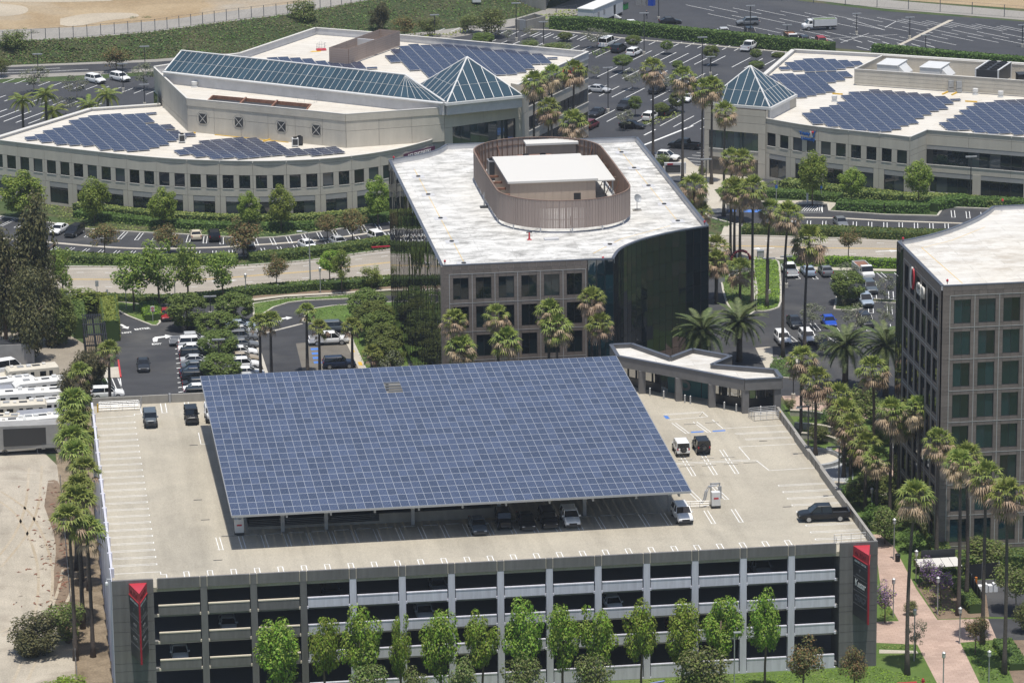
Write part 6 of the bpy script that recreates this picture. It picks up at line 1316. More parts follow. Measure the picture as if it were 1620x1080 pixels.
def cover(name, poly, h, mt, dens, leaf=.3, z0=.0, mt2=None):
    """leafy ground cover over a plan polygon: one object, kind stuff"""
    poly = np.array(poly); x0, y0 = poly.min(0); x1, y1 = poly.max(0); k = int((x1-x0)*(y1-y0)*dens); X = RNG.uniform(x0, x1, k); Y = RNG.uniform(y0, y1, k)
    ins = np.zeros(k, bool); n = len(poly); j = n-1
    for i in range(n):
        c = ((poly[i, 1] > Y) != (poly[j, 1] > Y)) & (X < (poly[j, 0]-poly[i, 0])*(Y-poly[i, 1])/((poly[j, 1]-poly[i, 1]) or 1e-9)+poly[i, 0]); ins ^= c; j = i
    X, Y = X[ins], Y[ins]; k = len(X); Z = z0+h*(.45+.4*np.sin(X*.8+1.3*np.sin(Y*.55))*np.sin(Y*.9)+.35*RNG.random(k))
    me = leaf_mesh(name, np.stack([X, Y, np.maximum(Z, z0+.02)], 1), np.tile((0, 0, 1.0), (k, 1)), leaf*(.6+.8*RNG.random(k)), [mt]+([mt2] if mt2 else []), (RNG.random(k) < .2).astype(int) if mt2 else None)
    o = bpy.data.objects.new(name, me); COL.objects.link(o); return props(o, kind='stuff')
# ------------------------------------------------------------------ vehicles
def loft(b, st, m=0):
    """st: (x, zb, zt, hw) stations from rear to front"""
    rings = []
    for x, zb, zt, hw in st:
        d = zt-zb; rings.append([(x, -hw*.90, zb), (x, -hw, zb+.28*d), (x, -hw*.99, zb+.72*d), (x, -hw*.90, zt-.015), (x, -hw*.55, zt+.02), (x, hw*.55, zt+.02), (x, hw*.90, zt-.015), (x, hw*.99, zb+.72*d), (x, hw, zb+.28*d), (x, hw*.90, zb)])
    n = len(b.v); k = 10
    for r in rings: b.v += r
    for i in range(len(rings)-1):
        for j in range(k): b.f.append((n+i*k+j, n+i*k+(j+1) % k, n+(i+1)*k+(j+1) % k, n+(i+1)*k+j)); b.m.append(m)
    b.f.append(tuple(n+j for j in range(k))[::-1]); b.m.append(m); b.f.append(tuple(n+(len(rings)-1)*k+j for j in range(k))); b.m.append(m)
KIND = {}
def car_kind(kind):
    if kind in KIND: return KIND[kind]
    S = dict(
        sedan=dict(st=[(-2.38, .42, .72, .80), (-2.3, .30, .98, .87), (-1.5, .24, 1.02, .91), (-.8, .22, .98, .92), (.7, .22, .96, .92), (1.0, .22, .94, .91), (1.7, .24, .84, .90), (2.2, .28, .70, .84), (2.38, .38, .58, .74)], belt=.94, gb=(-1.75, 1.05), gt=(-1.05, .25), roof=1.46, w=.86, tw=.66, ax=(-1.42, 1.42), wr=.33, bp=-.15),
        suv=dict(st=[(-2.33, .50, .90, .86), (-2.26, .36, 1.12, .92), (-1.4, .28, 1.12, .95), (.8, .28, 1.08, .95), (1.1, .28, 1.08, .94), (1.8, .30, 1.0, .92), (2.25, .36, .86, .87), (2.38, .46, .72, .80)], belt=1.08, gb=(-2.18, 1.1), gt=(-1.95, .42), roof=1.74, w=.90, tw=.73, ax=(-1.4, 1.45), wr=.37, bp=-.4),
        jeep=dict(st=[(-2.0, .55, 1.05, .80), (-1.95, .50, 1.12, .82), (.6, .50, 1.12, .82), (.75, .52, 1.14, .72), (1.75, .55, 1.08, .62), (1.85, .60, 1.0, .58)], belt=1.10, gb=(-1.95, .72), gt=(-1.92, .45), roof=1.84, w=.80, tw=.74, ax=(-1.25, 1.25), wr=.42, bp=-.55),
        van=dict(st=[(-2.6, .5, 1.0, .92), (-2.55, .36, 1.25, .96), (1.6, .30, 1.22, .97), (2.2, .32, 1.05, .94), (2.6, .40, .85, .85)], belt=1.2, gb=(-2.5, 2.15), gt=(-2.4, 1.35), roof=2.15, w=.94, tw=.82, ax=(-1.6, 1.65), wr=.36, bp=.4),
        pickup=dict(st=[(-.85, .42, 1.14, .95), (-.2, .40, 1.15, .97), (1.3, .40, 1.14, .97), (1.6, .40, 1.12, .96), (2.4, .42, 1.06, .95), (2.8, .46, .95, .92), (2.92, .55, .82, .86)], belt=1.14, gb=(-.88, 1.7), gt=(-.72, .85), roof=1.9, w=.92, tw=.76, ax=(-1.75, 1.85), wr=.40, bp=.35))[kind]
    b = B(); loft(b, S['st']); P = {}
    zb, zr, w, tw = S['belt'], S['roof'], S['w'], S['tw']; (x0, x1), (t0, t1) = S['gb'], S['gt']
    if kind == 'pickup':
        b.box(-2.85, -.95, .5, -.85, .95, .72); b.box(-2.88, -.96, .55, -.85, -.84, 1.18); b.box(-2.88, .84, .55, -.85, .96, 1.18); b.box(-2.9, -.95, .55, -2.78, .95, 1.18)
        b.box(-2.98, -.9, .45, -2.86, .9, .62)
    # roof slab and pillars
    rc = [(t0-.03, -tw), (t1+.05, -tw), (t1+.05, tw), (t0-.03, tw)]; b.v, nb = b.v, len(b.v)
    b.add([(t0-.03, -tw, zr-.07), (t1+.08, -tw, zr-.09), (t1+.08, tw, zr-.09), (t0-.03, tw, zr-.07), (t0+.1, -tw*.86, zr), (t1-.12, -tw*.86, zr-.01), (t1-.12, tw*.86, zr-.01), (t0+.1, tw*.86, zr)], [(3, 2, 1, 0), (4, 5, 6, 7), (0, 1, 5, 4), (1, 2, 6, 5), (2, 3, 7, 6), (3, 0, 4, 7)])
    for s in (-1, 1):
        for (a, c, r) in (((x0, s*w, zb), (t0, s*tw, zr-.05), .05), ((x1, s*w*.97, zb), (t1, s*tw, zr-.06), .045), ((S['bp'], s*w, zb), (S['bp'], s*(tw+.02), zr-.05), .045)): b.tube([a, c], r, 4)
        b.box(x1-.25, s*(w+.1)-.09, zb+.02, x1-.1, s*(w+.1)+.09, zb+.17)
    P['body'] = b
    g = B(); g.add([(x1, -w*.93, zb), (x1, w*.93, zb), (t1+.02, tw*.94, zr-.07), (t1+.02, -tw*.94, zr-.07)], [(0, 1, 2, 3)]); P['windshield'] = g
    g = B(); g.add([(x0, w*.93, zb), (x0, -w*.93, zb), (t0-.02, -tw*.94, zr-.07), (t0-.02, tw*.94, zr-.07)], [(0, 1, 2, 3)]); P['rear_window'] = g
    for s, nm in ((-1, 'side_window'), (1, 'side_window.b')):
        g = B(); g.add([(x0+.05, s*w*.985, zb), (x1-.05, s*w*.96, zb), (t1-.02, s*tw*.985, zr-.07), (t0+.05, s*tw*.985, zr-.07)], [(0, 1, 2, 3) if s < 0 else (3, 2, 1, 0)]); P[nm] = g
    xf, zf, hf = S['st'][-1][0], (S['st'][-1][1]+S['st'][-1][2])/2, S['st'][-1][3]; xr = S['st'][0][0] if kind != 'pickup' else -2.9; zt = S['st'][-2][2]
    g = B()
    P['headlight'] = B().box(xf-.28, .0, 0, xf-.02, .3, .13); P['taillight'] = B().box(xr-.015, 0, 0, xr+.12, .16, .26)
    P['bumper'] = B().box(xf-.1, -hf, S['st'][-1][1]-.12, xf+.06, hf, S['st'][-1][1]+.1)
    P['grille'] = B().box(xf-.06, -hf*.55, zf-.05, xf+.025, hf*.55, zf+.14)
    ms = {}
    mats = {'body': None, 'windshield': 'car_glass', 'rear_window': 'car_glass', 'side_window': 'car_glass', 'side_window.b': 'car_glass', 'headlight': 'headlight', 'taillight': 'taillight', 'bumper': 'dark_metal', 'grille': 'black'}
    for k, v in P.items(): ms[k] = v.mesh('car_'+k.split('.')[0], M[mats[k]] if mats[k] else PAINT['white'], False)
    wr = S['wr']
    def disc(r, w_, m):
        b = B(); n = 16; p = [(r*math.cos(2*math.pi*i/n), r*math.sin(2*math.pi*i/n)) for i in range(n)]; b.add([(x, -w_, z) for x, z in p]+[(x, w_, z) for x, z in p], [tuple(range(n)), tuple(range(n, 2*n))[::-1]]+[((i+1) % n, i, n+i, n+(i+1) % n) for i in range(n)]); return b.mesh('wheel', M[m])
    ms['wheel'] = disc(wr, .12, 'tyre'); ms['rim'] = disc(wr*.64, .13, 'rim'); ms['spare'] = disc(.40, .13, 'tyre'); KIND[kind] = (S, ms, xf, hf, zf, xr); return KIND[kind]
def car(kind, col, loc, rz, label, group=None, name='parked_car', cat=None, sc=1.0, far=False):
    S, ms, xf, hf, zf, xr = car_kind(kind); rz += random.uniform(-.02, .02)
    t = thing(name, label, cat or {'sedan': 'car', 'suv': 'car', 'jeep': 'car', 'van': 'van', 'pickup': 'pickup truck'}[kind], loc, rz, group, sc)
    o = inst(ms['body'], 'body', t); o.material_slots[0].link = 'OBJECT'; o.material_slots[0].material = PAINT[col]
    for k in ('windshield', 'rear_window', 'side_window', 'side_window.b', 'bumper', 'grille'): inst(ms[k], k.split('.')[0], t)
    for s in (-1, 1):
        y = (hf*.98-.3) if s > 0 else -hf*.98; inst(ms['headlight'], 'headlight', t, (0, y, zf+.03)); y = S['st'][1][3]-.22 if kind != 'pickup' else .78; inst(ms['taillight'], 'taillight', t, (0, y if s > 0 else -y-.16, .74 if kind == 'sedan' else .88))
        for a in S['ax']:
            w = inst(ms['wheel'], 'wheel', t, (a, s*(S['st'][2][3]-.1), S['wr']))
            if not far: inst(ms['rim'], 'rim', w)
    if kind == 'jeep': w = inst(ms['spare'], 'spare_wheel', t, (-2.12, 0, 1.05), (0, 0, math.pi/2)); inst(ms['rim'], 'rim', w)
    if kind == 'pickup': B().box(-2.78, -.84, .70, -.87, .84, .735).obj('bed_liner', M['dark_metal'], t, world=False)
    return t
H = {'r': 0, 'b': math.pi/2, 'l': math.pi, 'f': -math.pi/2}; A58 = math.atan2(.855, .518)
H.update(u=A58, d=A58+math.pi, v=A58-math.pi/2, w=A58+math.pi/2)
def cars(lst, z=0, far=False, group=None):
    for (px, py, kind, col, h, label) in lst:
        x, y = G(px, py, z); car(kind, col, (x, y, z), H[h] if isinstance(h, str) else h, label, group, far=far)
# on the garage deck
cars([(238, 672, 'jeep', 'slate', 'f', 'slate grey off-roader with flat windscreen parked facing out at the back left wall'), (303, 667, 'jeep', 'black', 'f', 'black off-roader parked beside the white one at the deck back wall'), (335, 664, 'jeep', 'white', 'f', 'white off-roader half hidden by the left edge of the solar canopy'),
      (756, 845 - 7, 'sedan', 'slate', 'f', 'grey sedan nosing out of the shade under the canopy, leftmost of its row'), (797, 839 - 7, 'jeep', 'black', 'f', 'black off-roader in the shade under the canopy between two sedans'), (832, 838 - 7, 'sedan', 'black', 'f', 'black sedan in the canopy shade, middle of the row'), (867, 836 - 7, 'suv', 'black', 'f', 'black sport utility in the shade beside the white one'), (902, 834 - 7, 'suv', 'white', 'f', 'white sport utility nosing into the sun under the canopy front edge'), (1079, 828 - 7, 'suv', 'white', 'f', 'white sport utility at the right front corner of the solar canopy'),
      (1077, 716, 'jeep', 'white', 'b', 'white off-roader seen from behind with spare wheel right of the canopy'), (1109, 713, 'jeep', 'black', 'b', 'black off-roader seen from behind beside the white one right of the canopy')], DZ, group='cars on the garage deck')
x, y = G(1303, 822, DZ); car('pickup', 'black', (x, y, DZ), math.pi-.03, 'black crew cab pickup parked against the right parapet of the garage deck', 'cars on the garage deck')
for k, (bay, z, kd, cl) in enumerate([(1.5, 7.22, 'sedan', 'silver'), (.5, 4.09, 'suv', 'white'), (5.5, 7.22, 'suv', 'silver'), (5.8, 10.35, 'sedan', 'grey'), (9.4, 7.22, 'sedan', 'white'), (12.5, 10.35, 'suv', 'grey'), (3.6, 10.35, 'suv', 'dark'), (10.7, 4.09, 'sedan', 'red')]):
    car(kd, cl, (BX0+BAY*bay, GY0+3.6, z), H['f'], '%s car in the shade inside the garage, %s of those behind the front bays' % (cl, ordn(k)), 'cars inside the garage', far=True)
# lot behind the garage on the left
x, y = G(227, 583); car('sedan', 'dark', (x, y), H['f'], 'dark sedan driving down the lane between entrance and garage', name='moving_car')
lots = [(296, 545, 'pickup', 'silver'), (303, 549, 'suv', 'white'), (303, 558, 'sedan', 'white'), (305, 568, 'suv', 'black'), (307, 576, 'sedan', 'silver'), (308, 586, 'sedan', 'slate'), (306, 595, 'sedan', 'navy'), (308, 604, 'suv', 'black'), (311, 613, 'sedan', 'dark'), (312, 622, 'sedan', 'white'), (314, 631, 'suv', 'black'), (315, 640, 'sedan', 'silver')]
for i, (px, py, k, c) in enumerate(lots):
    x, y = G(px+4, py); car(k, c, (x, y), H['r'], '%s %s left of the clipped trees, %s from the far end' % ({'dark': 'dark', 'navy': 'dark blue', 'slate': 'slate grey'}.get(c, c), {'pickup': 'pickup', 'suv': 'sport utility', 'sedan': 'sedan'}[k], ordn(i)), 'cars in the row left of the clipped trees')
for i, (px, py, k, c) in enumerate([(383, 520, 'sedan', 'paleblue'), (386, 529, 'sedan', 'silver'), (386, 539, 'suv', 'grey'), (388, 550, 'sedan', 'grey'), (386, 562, 'sedan', 'white'), (388, 572, 'sedan', 'tan'), (390, 583, 'suv', 'white'), (396, 595, 'sedan', 'white'), (399, 606, 'sedan', 'silver')]):
    x, y = G(px-4, py); car(k, c, (x, y), H['r'], '%s %s along the pale kerb, %s from the far end' % ({'paleblue': 'pale blue'}.get(c, c), {'suv': 'sport utility', 'sedan': 'sedan'}[k], ordn(i)), 'cars in the row along the pale kerb')
cars([(264, 503, 'sedan', 'red', 'f', 'red sedan half hidden behind the first clipped tree'), (170, 629, 'suv', 'white', 'r', 'white sport utility behind the back left parapet of the garage'), (520, 544, 'pickup', 'white', 'r', 'white pickup parked behind two fan palms near the clipped trees'), (536, 581, 'suv', 'navy', 'r', 'dark blue sport utility just above the canopy back edge'), (532, 524, 'suv', 'slate', 'r', 'grey car behind the white pickup')])
# lot north of the street
cars([(93, 368, 'sedan', 'white', -2.0, 'white sedan angled into the upper row beside the dark tall trees'), (118, 372, 'suv', 'black', -2.0, 'black car angled beside the white sedan in the upper row'), (310, 377, 'sedan', 'cream', 'b', 'cream white sedan seen from behind below the curved building'), (339, 379, 'suv', 'black', 'b', 'black sport utility with red lamps beside the cream sedan'), (396, 404, 'suv', 'grey', -1.4, 'grey car in the lower row behind a reddish tree'), (487, 393, 'sedan', 'white', -1.25, 'white sedan in the lower row beside the tall lamp post'), (598, 382, 'suv', 'white', -1.25, 'white sport utility next to the mirror glass corner'), (536, 388, 'sedan', 'silver', -1.3, 'silver sedan half hidden behind trees in the lower row')])
cars([(151, 131, 'suv', 'white', -.95, 'left white car in the lot beyond the curved building'), (190, 128, 'suv', 'white', -.95, 'right white car in the lot beyond the curved building')])
# lots beyond the pyramids
cars([(979, 82, 'suv', 'dark', 'u', 'dark van with a white camper roof by the long hedge'), (1003, 88, 'suv', 'white', 'u', 'white sport utility just right of the camper van'), (947, 146, 'sedan', 'silver', 'v', 'silver sedan alone beside the left white building'), (1040, 146, 'pickup', 'black', 'd', 'black pickup in the middle of the far lot'), (989, 172, 'suv', 'dark', 'd', 'dark sport utility below the round grey trees of the far lot'), (944, 183, 'sedan', 'dark', 'd', 'dark sedan close to the side wall of the left building'), (934, 203, 'suv', 'maroon', 'u', 'maroon car half hidden by the corner of the left building'), (1000, 203, 'sedan', 'black', 'v', 'black sedan behind the back edge of the stained roof'), (1029, 190, 'suv', 'white', 'u', 'white car beside the planted island of the far lot'), (1054, 183, 'pickup', 'black', 'u', 'black pickup behind the planted island'), (1089, 160, 'sedan', 'white', 'd', 'white sedan just left of the corner pyramid'), (960, 74, 'van', 'white', 'u', 'white van behind the back roof edge of the left building'), (1083, 235, 'pickup', 'black', 'w', 'black pickup left of the corner tower'), (1049, 254, 'pickup', 'white', -.5, 'white pickup beside the small sign wall')], far=True)
cars([(998, 46, 'pickup', 'white', 'f', 'white pickup facing the long hedge'), (1064, 55, 'sedan', 'dark', 'f', 'dark sedan behind the long hedge'), (1145, 58, 'pickup', 'silver', 'f', 'silver pickup behind the long hedge'), (1060, 38, 'sedan', 'black', 'r', 'black sedan crossing the upper lot'), (1183, 40, 'suv', 'grey', 'l', 'grey brown sport utility alone in the upper lot'), (1187, 57, 'suv', 'dark', 'f', 'dark car right of the silver pickup'), (1185, 79, 'pickup', 'white', 'u', 'white pickup below the long hedge'), (1274, 71, 'suv', 'dark', 'f', 'dark car beside the red one behind the hedge'), (1300, 72, 'suv', 'red', 'f', 'red car behind the right end of the hedge')], far=True)
cars([(1330, 357, 'sedan', 'grey', 'f', 'grey sedan in the lot below the right white building')])
# lot right of the dark block
cars([(1249, 434, 'pickup', 'white', 'b', 'white pickup seen from behind beside the bright green bed'), (1278, 434, 'sedan', 'paleblue', 'b', 'pale blue sedan beside the white pickup'), (1306, 434, 'sedan', 'grey', 'b', 'grey sedan in the middle of the hedge row'), (1376, 461, 'suv', 'slate', 'f', 'dark blue grey sport utility behind the dark round tree'), (1367, 481, 'pickup', 'paleblue', 'f', 'pale blue pickup at the island with the dark round tree'), (1369, 514, 'suv', 'dark', 'f', 'dark car half hidden behind a date palm'), (1257, 515, 'sedan', 'dark', 'f', 'dark sedan beside the leaning palm trunk'), (1311, 514, 'sedan', 'blue', 'f', 'bright blue sedan under the thin grey trees'), (1238, 542, 'suv', 'white', 'f', 'white sport utility between two palm trunks'), (1277, 540, 'suv', 'white', 'f', 'white sport utility in front of the thin grey tree'), (1300, 548, 'sedan', 'black', 'f', 'black sedan half hidden by thin trees below the blue one')])
# trucks and trailers
def box_truck(label, loc, rz, L, Wd, Hh, cabcol, boxm, deckm, cat='truck', open_top=None):
    t = thing('truck', label, cat, loc, rz); b = B(); loft(b, [(L/2-2.0, .5, 1.5, 1.0), (L/2-.9, .5, 1.45, 1.0), (L/2-.1, .55, 1.3, .98), (L/2, .65, 1.1, .9)]); b.add([(L/2-2.0, -.95, 1.45), (L/2-.75, -.92, 1.45), (L/2-1.2, -.85, 2.2), (L/2-2.0, -.85, 2.25), (L/2-2.0, .95, 1.45), (L/2-.75, .92, 1.45), (L/2-1.2, .85, 2.2), (L/2-2.0, .85, 2.25)], [(0, 1, 2, 3), (7, 6, 5, 4), (3, 2, 6, 7), (0, 3, 7, 4)]); b.obj('cab', PAINT[cabcol], t, world=False)
    B().add([(L/2-.74, -.88, 1.47), (L/2-.74, .88, 1.47), (L/2-1.19, .8, 2.17), (L/2-1.19, -.8, 2.17)], [(0, 1, 2, 3)]).obj('windshield', M['car_glass'], t, world=False)
    for s in (-1, 1): B().box(L/2-1.9, s*.94-.02, 1.5, L/2-1.25, s*.94+.02, 2.0).obj('side_window', M['car_glass'], t, world=False)
    b = B()
    if open_top: b.box(-L/2, -Wd/2, .9, L/2-2.2, Wd/2, 1.05); b.box(-L/2, -Wd/2, 1.05, L/2-2.2, -Wd/2+.1, Hh); b.box(-L/2, Wd/2-.1, 1.05, L/2-2.2, Wd/2, Hh); b.box(-L/2, -Wd/2, 1.05, -L/2+.1, Wd/2, Hh); b.box(L/2-2.3, -Wd/2, 1.05, L/2-2.2, Wd/2, Hh)
    else: b.box(-L/2, -Wd/2, .9, L/2-2.2, Wd/2, Hh)
    b.obj('cargo_box', boxm, t, world=False)
    if open_top: B().box(-L/2+.1, -Wd/2+.1, Hh-.35, L/2-2.3, Wd/2-.1, Hh-.2).obj('load', open_top, t, world=False)
    B().box(-L/2, -.45, .5, L/2-1.5, .45, .9).obj('chassis', M['dark_metal'], t, world=False)
    S, ms, *_ = car_kind('pickup')
    for x in (L/2-1.1, -L/2+1.5):
        for s in (-1, 1): w = inst(ms['wheel'], 'wheel', t, (x, s*(Wd/2-.2), .44), sc=(1.1, 1.1, 1.1)); inst(ms['rim'], 'rim', w)
    for s in (-1, 1): B().box(L/2-.06, s*.75-.15, .85, L/2+.02, s*.75+.15, 1.05).obj('headlight', M['headlight'], t, world=False)
    return t
x, y = G(1296, 47); box_truck('white landscaping truck with a long open box and green load in the upper lot', (x, y), math.pi+.05, 7.2, 2.2, 2.3, 'white', M['white_metal'], None, open_top=M['leaf_hedge'])
x, y = G(1252, 69); box_truck('white truck with brown stake bed behind the long hedge', (x, y), H['f'], 6.2, 2.1, 2.0, 'white', M['bark'], None, open_top=M['rust'])
x, y = G(1366, 438); box_truck('white utility truck with a rusty loaded bed under the hedge', (x, y), H['f']+.05, 6.4, 2.1, 1.9, 'white', M['white_metal'], None, open_top=M['rust'])
x, y = G(42, 712); box_truck('white cab truck with a large dark screened box in the vehicle yard', (x, y-1), math.pi-.03, 11.6, 2.6, 4.1, 'white', M['rv_grey'], None)
props(B().box(x-3.0, y-2.38, 1.35, x+3.6, y-2.31, 3.75).obj('screen_curtain', M['sign_black']), 'black roller curtain along the side of the dark box truck', 'curtain')
# motorhomes packed in the yard
def motorhome(label, loc, rz, L, Hh, m, stripe=None, nose=True, vents=3, windows=True, name='motorhome'):
    t = thing(name, label, 'motorhome', loc, rz); b = B(); w = 1.25; st = [(-L/2, .6, Hh*.92, w*.97), (-L/2+.25, .5, Hh, w), (L/2-1.2, .5, Hh, w)] + ([(L/2-.4, .5, Hh*.86, w*.97), (L/2, .6, Hh*.5, w*.9)] if nose else [(L/2-.15, .5, Hh, w), (L/2, .6, Hh*.92, w*.97)])
    rings = []; n0 = len(b.v)
    for x, zb, zt, hw in st: rings.append([(x, -hw, zb), (x, -hw, zt-.18), (x, -hw+.15, zt), (x, hw-.15, zt), (x, hw, zt-.18), (x, hw, zb)])
    for r in rings: b.v += r
    for i in range(len(rings)-1):
        for j in range(6): b.f.append((i*6+j, i*6+(j+1) % 6, (i+1)*6+(j+1) % 6, (i+1)*6+j)); b.m.append(0)
    b.f.append((5, 4, 3, 2, 1, 0)); b.m.append(0); k = (len(rings)-1)*6; b.f.append(tuple(k+j for j in range(6))); b.m.append(0); b.obj('body', M[m], t, world=False)
    for i in range(vents+2 if vents else 0):
        x = -L*.38+L*.62*i/max(1, vents+1); k = (i*7+len(label)) % 4; ww = (.3, .45, .22, .55)[k]; yo = (-.3, 0, .35, .1)[k]
        B().box(x-ww, yo-.35, Hh, x+ww, yo+.35, Hh+(.3, .12, .2, .05)[k]).obj('roof_unit', M[('white_metal', 'grey_metal', 'coping_pale', 'dark_metal')[k]], t, world=False)
    if windows:
        for s in (-1, 1):
            for i in range(5): B().box(-L*.42+L*.18*i, s*w-.015, Hh*.6, -L*.42+L*.18*i+L*(.12 if i % 2 else .07), s*w+.015, Hh*.82).obj('window', M['car_glass'], t, world=False)
            if stripe: B().box(-L/2+.3, s*w-.012, Hh*.36, L/2-1.3, s*w+.012, Hh*.54).obj('stripe', M[stripe], t, world=False)
    if nose: B().add([(L/2-.38, -w*.85, Hh*.84), (L/2-.38, w*.85, Hh*.84), (L/2+.01, w*.8, Hh*.53), (L/2+.01, -w*.8, Hh*.53)], [(0, 3, 2, 1)]).obj('windshield', M['car_glass'], t, world=False)
    S, ms, *_ = car_kind('pickup')
    for x in (-L*.28, L*.3):
        for s in (-1, 1): inst(ms['wheel'], 'wheel', t, (x, s*(w-.12), .42))
    return t
for (px, py, L, Hh, m, st, nose, rz, label) in [
    (62, 612, 9.0, 3.1, 'rv_cream', 'rv_grey', False, .12, 'cream travel trailer at the back of the yard beside the green tree'), (62, 635, 10.5, 3.3, 'rv_white', 'sign_grey', True, 3.27, 'long white motorhome with rounded tail behind the striped one'), (50, 655, 12, 3.5, 'rv_white', 'rv_cream', True, 3.27, 'longest white motorhome with brown side stripes in the yard'), (28, 672, 9, 3.3, 'rv_cream', 'tan', True, 3.2, 'cream motorhome in front of the striped white one'),
    (72, 682, 8, 2.9, 'tarp', None, False, .1, 'vehicle under a grey tarpaulin in the yard'), (80, 694, 7.5, 3.4, 'rv_white', None, False, .05, 'white trailer with a ribbed rounded roof beside the palms'), (62, 703, 8.5, 3.1, 'rv_grey', 'rv_white', False, .05, 'grey roofed trailer behind the dark box truck'), (36, 714, 9.5, 2.7, 'rv_white', 'sign_black', True, 3.18, 'white boat like motorhome with black windows behind the dark box truck'),
    (20, 628, 8.5, 2.9, 'rv_white', None, True, .25, 'white camper between the cream trailer and the left edge'), (12, 652, 8, 3.0, 'rv_white', 'rv_grey', True, .2, 'white camper with grey stripe at the left edge'), (92, 662, 7, 2.9, 'rv_white', None, False, .1, 'white trailer tucked against the brown shrubs'), (25, 696, 9, 3.0, 'rv_white', 'tan', True, 3.2, 'white motorhome in front of the tarpaulin'), (10, 640, 8, 2.6, 'tarp', None, False, .3, 'blue grey covered vehicle at the left edge of the yard'), (-6, 690, 8, 3.0, 'rv_cream', None, True, 3.1, 'cream camper cut by the left picture edge')]:
    x, y = G(px+random.uniform(-14, 8), py); L *= .82; rz += random.uniform(-.12, .12); motorhome(label, (x, y), rz, L, Hh, m if m in M else 'rv_white', st if st in M else None, nose, windows=m != 'tarp', vents=0 if m == 'tarp' else 3)
x, y = G(22, 573); t = thing('yard_container', 'pale blue grey container with a dark solar roof at the back of the yard', 'container', (x, y)); b = B(); b.box(-3, -1.4, 0, 3, 1.4, 3.0); b.obj('shell', M['rv_grey'], t, world=False); B().box(-2.2, -1.2, 3.0, 2.8, 1.2, 3.12).obj('dark_roof', M['dark_metal'], t, world=False)
x, y = G(8, 590); car('van', 'white', (x, y), .4, 'white van among the stored vehicles at the left edge', name='stored_van'); x, y = G(15, 612); motorhome('low tan boat trailer under a cover at the left edge', (x, y), .3, 6, 2.0, 'rv_cream', None, False, 0, False, 'covered_boat')
# site office beside the underpass
x, y = G(950, 33); an = A58-.02; t = thing('site_office', 'white site office trailer with a dark doorway and steps', 'site office', (x, y), an); L, w = 16.0, 1.75
for i in range(8): B().box(-L/2+L*i/8+.01, -w, .7, -L/2+L*(i+1)/8-.01, w, 3.7).obj('wall_panel', M['white_metal'], t, world=False)
B().box(-L/2-.1, -w-.1, 3.7, L/2+.1, w+.1, 3.9).obj('roof', M['rv_white'], t, world=False); B().box(-L/2+.2, -w+.2, .1, L/2-.2, w-.2, .7).obj('skirt', M['black'], t, world=False)
for xx, m_ in ((-2, 'header'), (3.5, 'black'), (-5, 'header')): B().box(xx-.5, -w-.03, .9 if m_ == 'black' else 1.8, xx+.5, -w-.005, 2.9).obj('door' if m_ == 'black' else 'window', M[m_], t, world=False)
for k in range(4): B().box(3.0, -w-.4-.35*k, .15, 4.0, -w-.1-.35*k, .8-.18*k).obj('step', M['white_metal'], t, world=False)
x, y = G(985, 15); t = thing('waste_bin', 'green waste container beside the site office', 'bin', (x, y), an); B().box(-1, -.9, .1, 1, .9, 1.3).obj('bin_body', M['green_box'], t, world=False); B().box(-1.05, -.95, 1.3, 1.05, .95, 1.42).obj('lid', M['black'], t, world=False)
for i, (px, py) in enumerate(((1012, 8), (1019, 8), (1031, 9))): x, y = G(px, py); t = thing('portable_toilet', 'portable toilet at the top edge of the upper lot, '+ordn(i)+' from the left', 'toilet', (x, y), an); B().box(-.6, -.6, 0, .6, .6, 2.2).obj('cabin', M['rv_grey'] if i < 2 else PAINT['blue'], t, world=False); B().box(-.65, -.65, 2.2, .65, .65, 2.35).obj('roof', M['white_metal'], t, world=False)
# ------------------------------------------------------------------ trees, palms, hedges
def at_top(px, py, h, z=0): return G(px, py, z+h)
# row of bright trees along the garage front
FT = [(440, 970, 78, 0), (511, 958, 50, 1), (568, 956, 64, 2), (632, 957, 34, 1), (696, 957, 60, 0), (762, 955, 56, 1), (826, 945, 62, 2), (889, 948, 50, 0), (947, 945, 62, 1), (1014, 948, 56, 2), (1080, 944, 60, 0), (1141, 930, 66, 1), (1211, 930, 52, 2)]
for i, (px, py, w, k) in enumerate(FT):
    x, zt = GY(px, py, -44.6); plant_tree('bright', (x, -44.6), zt, w/14.4, 'bright green street tree along the garage front, '+ordn(i)+' from the left', cb=.3 if w > 45 else .2, trunk='slim', name='street_tree', group='trees along the garage front', i=k)
for i, (px, py, w, hh) in enumerate([(582, 1042, 66, 4.6), (657, 1050, 50, 3.6), (732, 1040, 62, 5), (828, 1036, 66, 5), (937, 1032, 66, 5), (1110, 1022, 86, 5.2), (1271, 1004, 66, 5.9), (1353, 1016, 52, 4.9)]):
    x, zt = GY(px, py, -50.0 if i < 6 else -49.2); plant_tree('olive' if i < 6 else 'red', (x, -50 if i < 6 else -49.2), zt, w/14.2, 'low olive tree at the bottom edge before the garage, '+ordn(i)+' from the left' if i < 6 else ('small reddish green tree on the lawn left of the other by the garage corner' if i == 6 else 'small reddish green tree on the lawn at the right garage corner'), cb=.12 if i < 6 else .3, name='small_tree', group='low trees at the bottom edge')
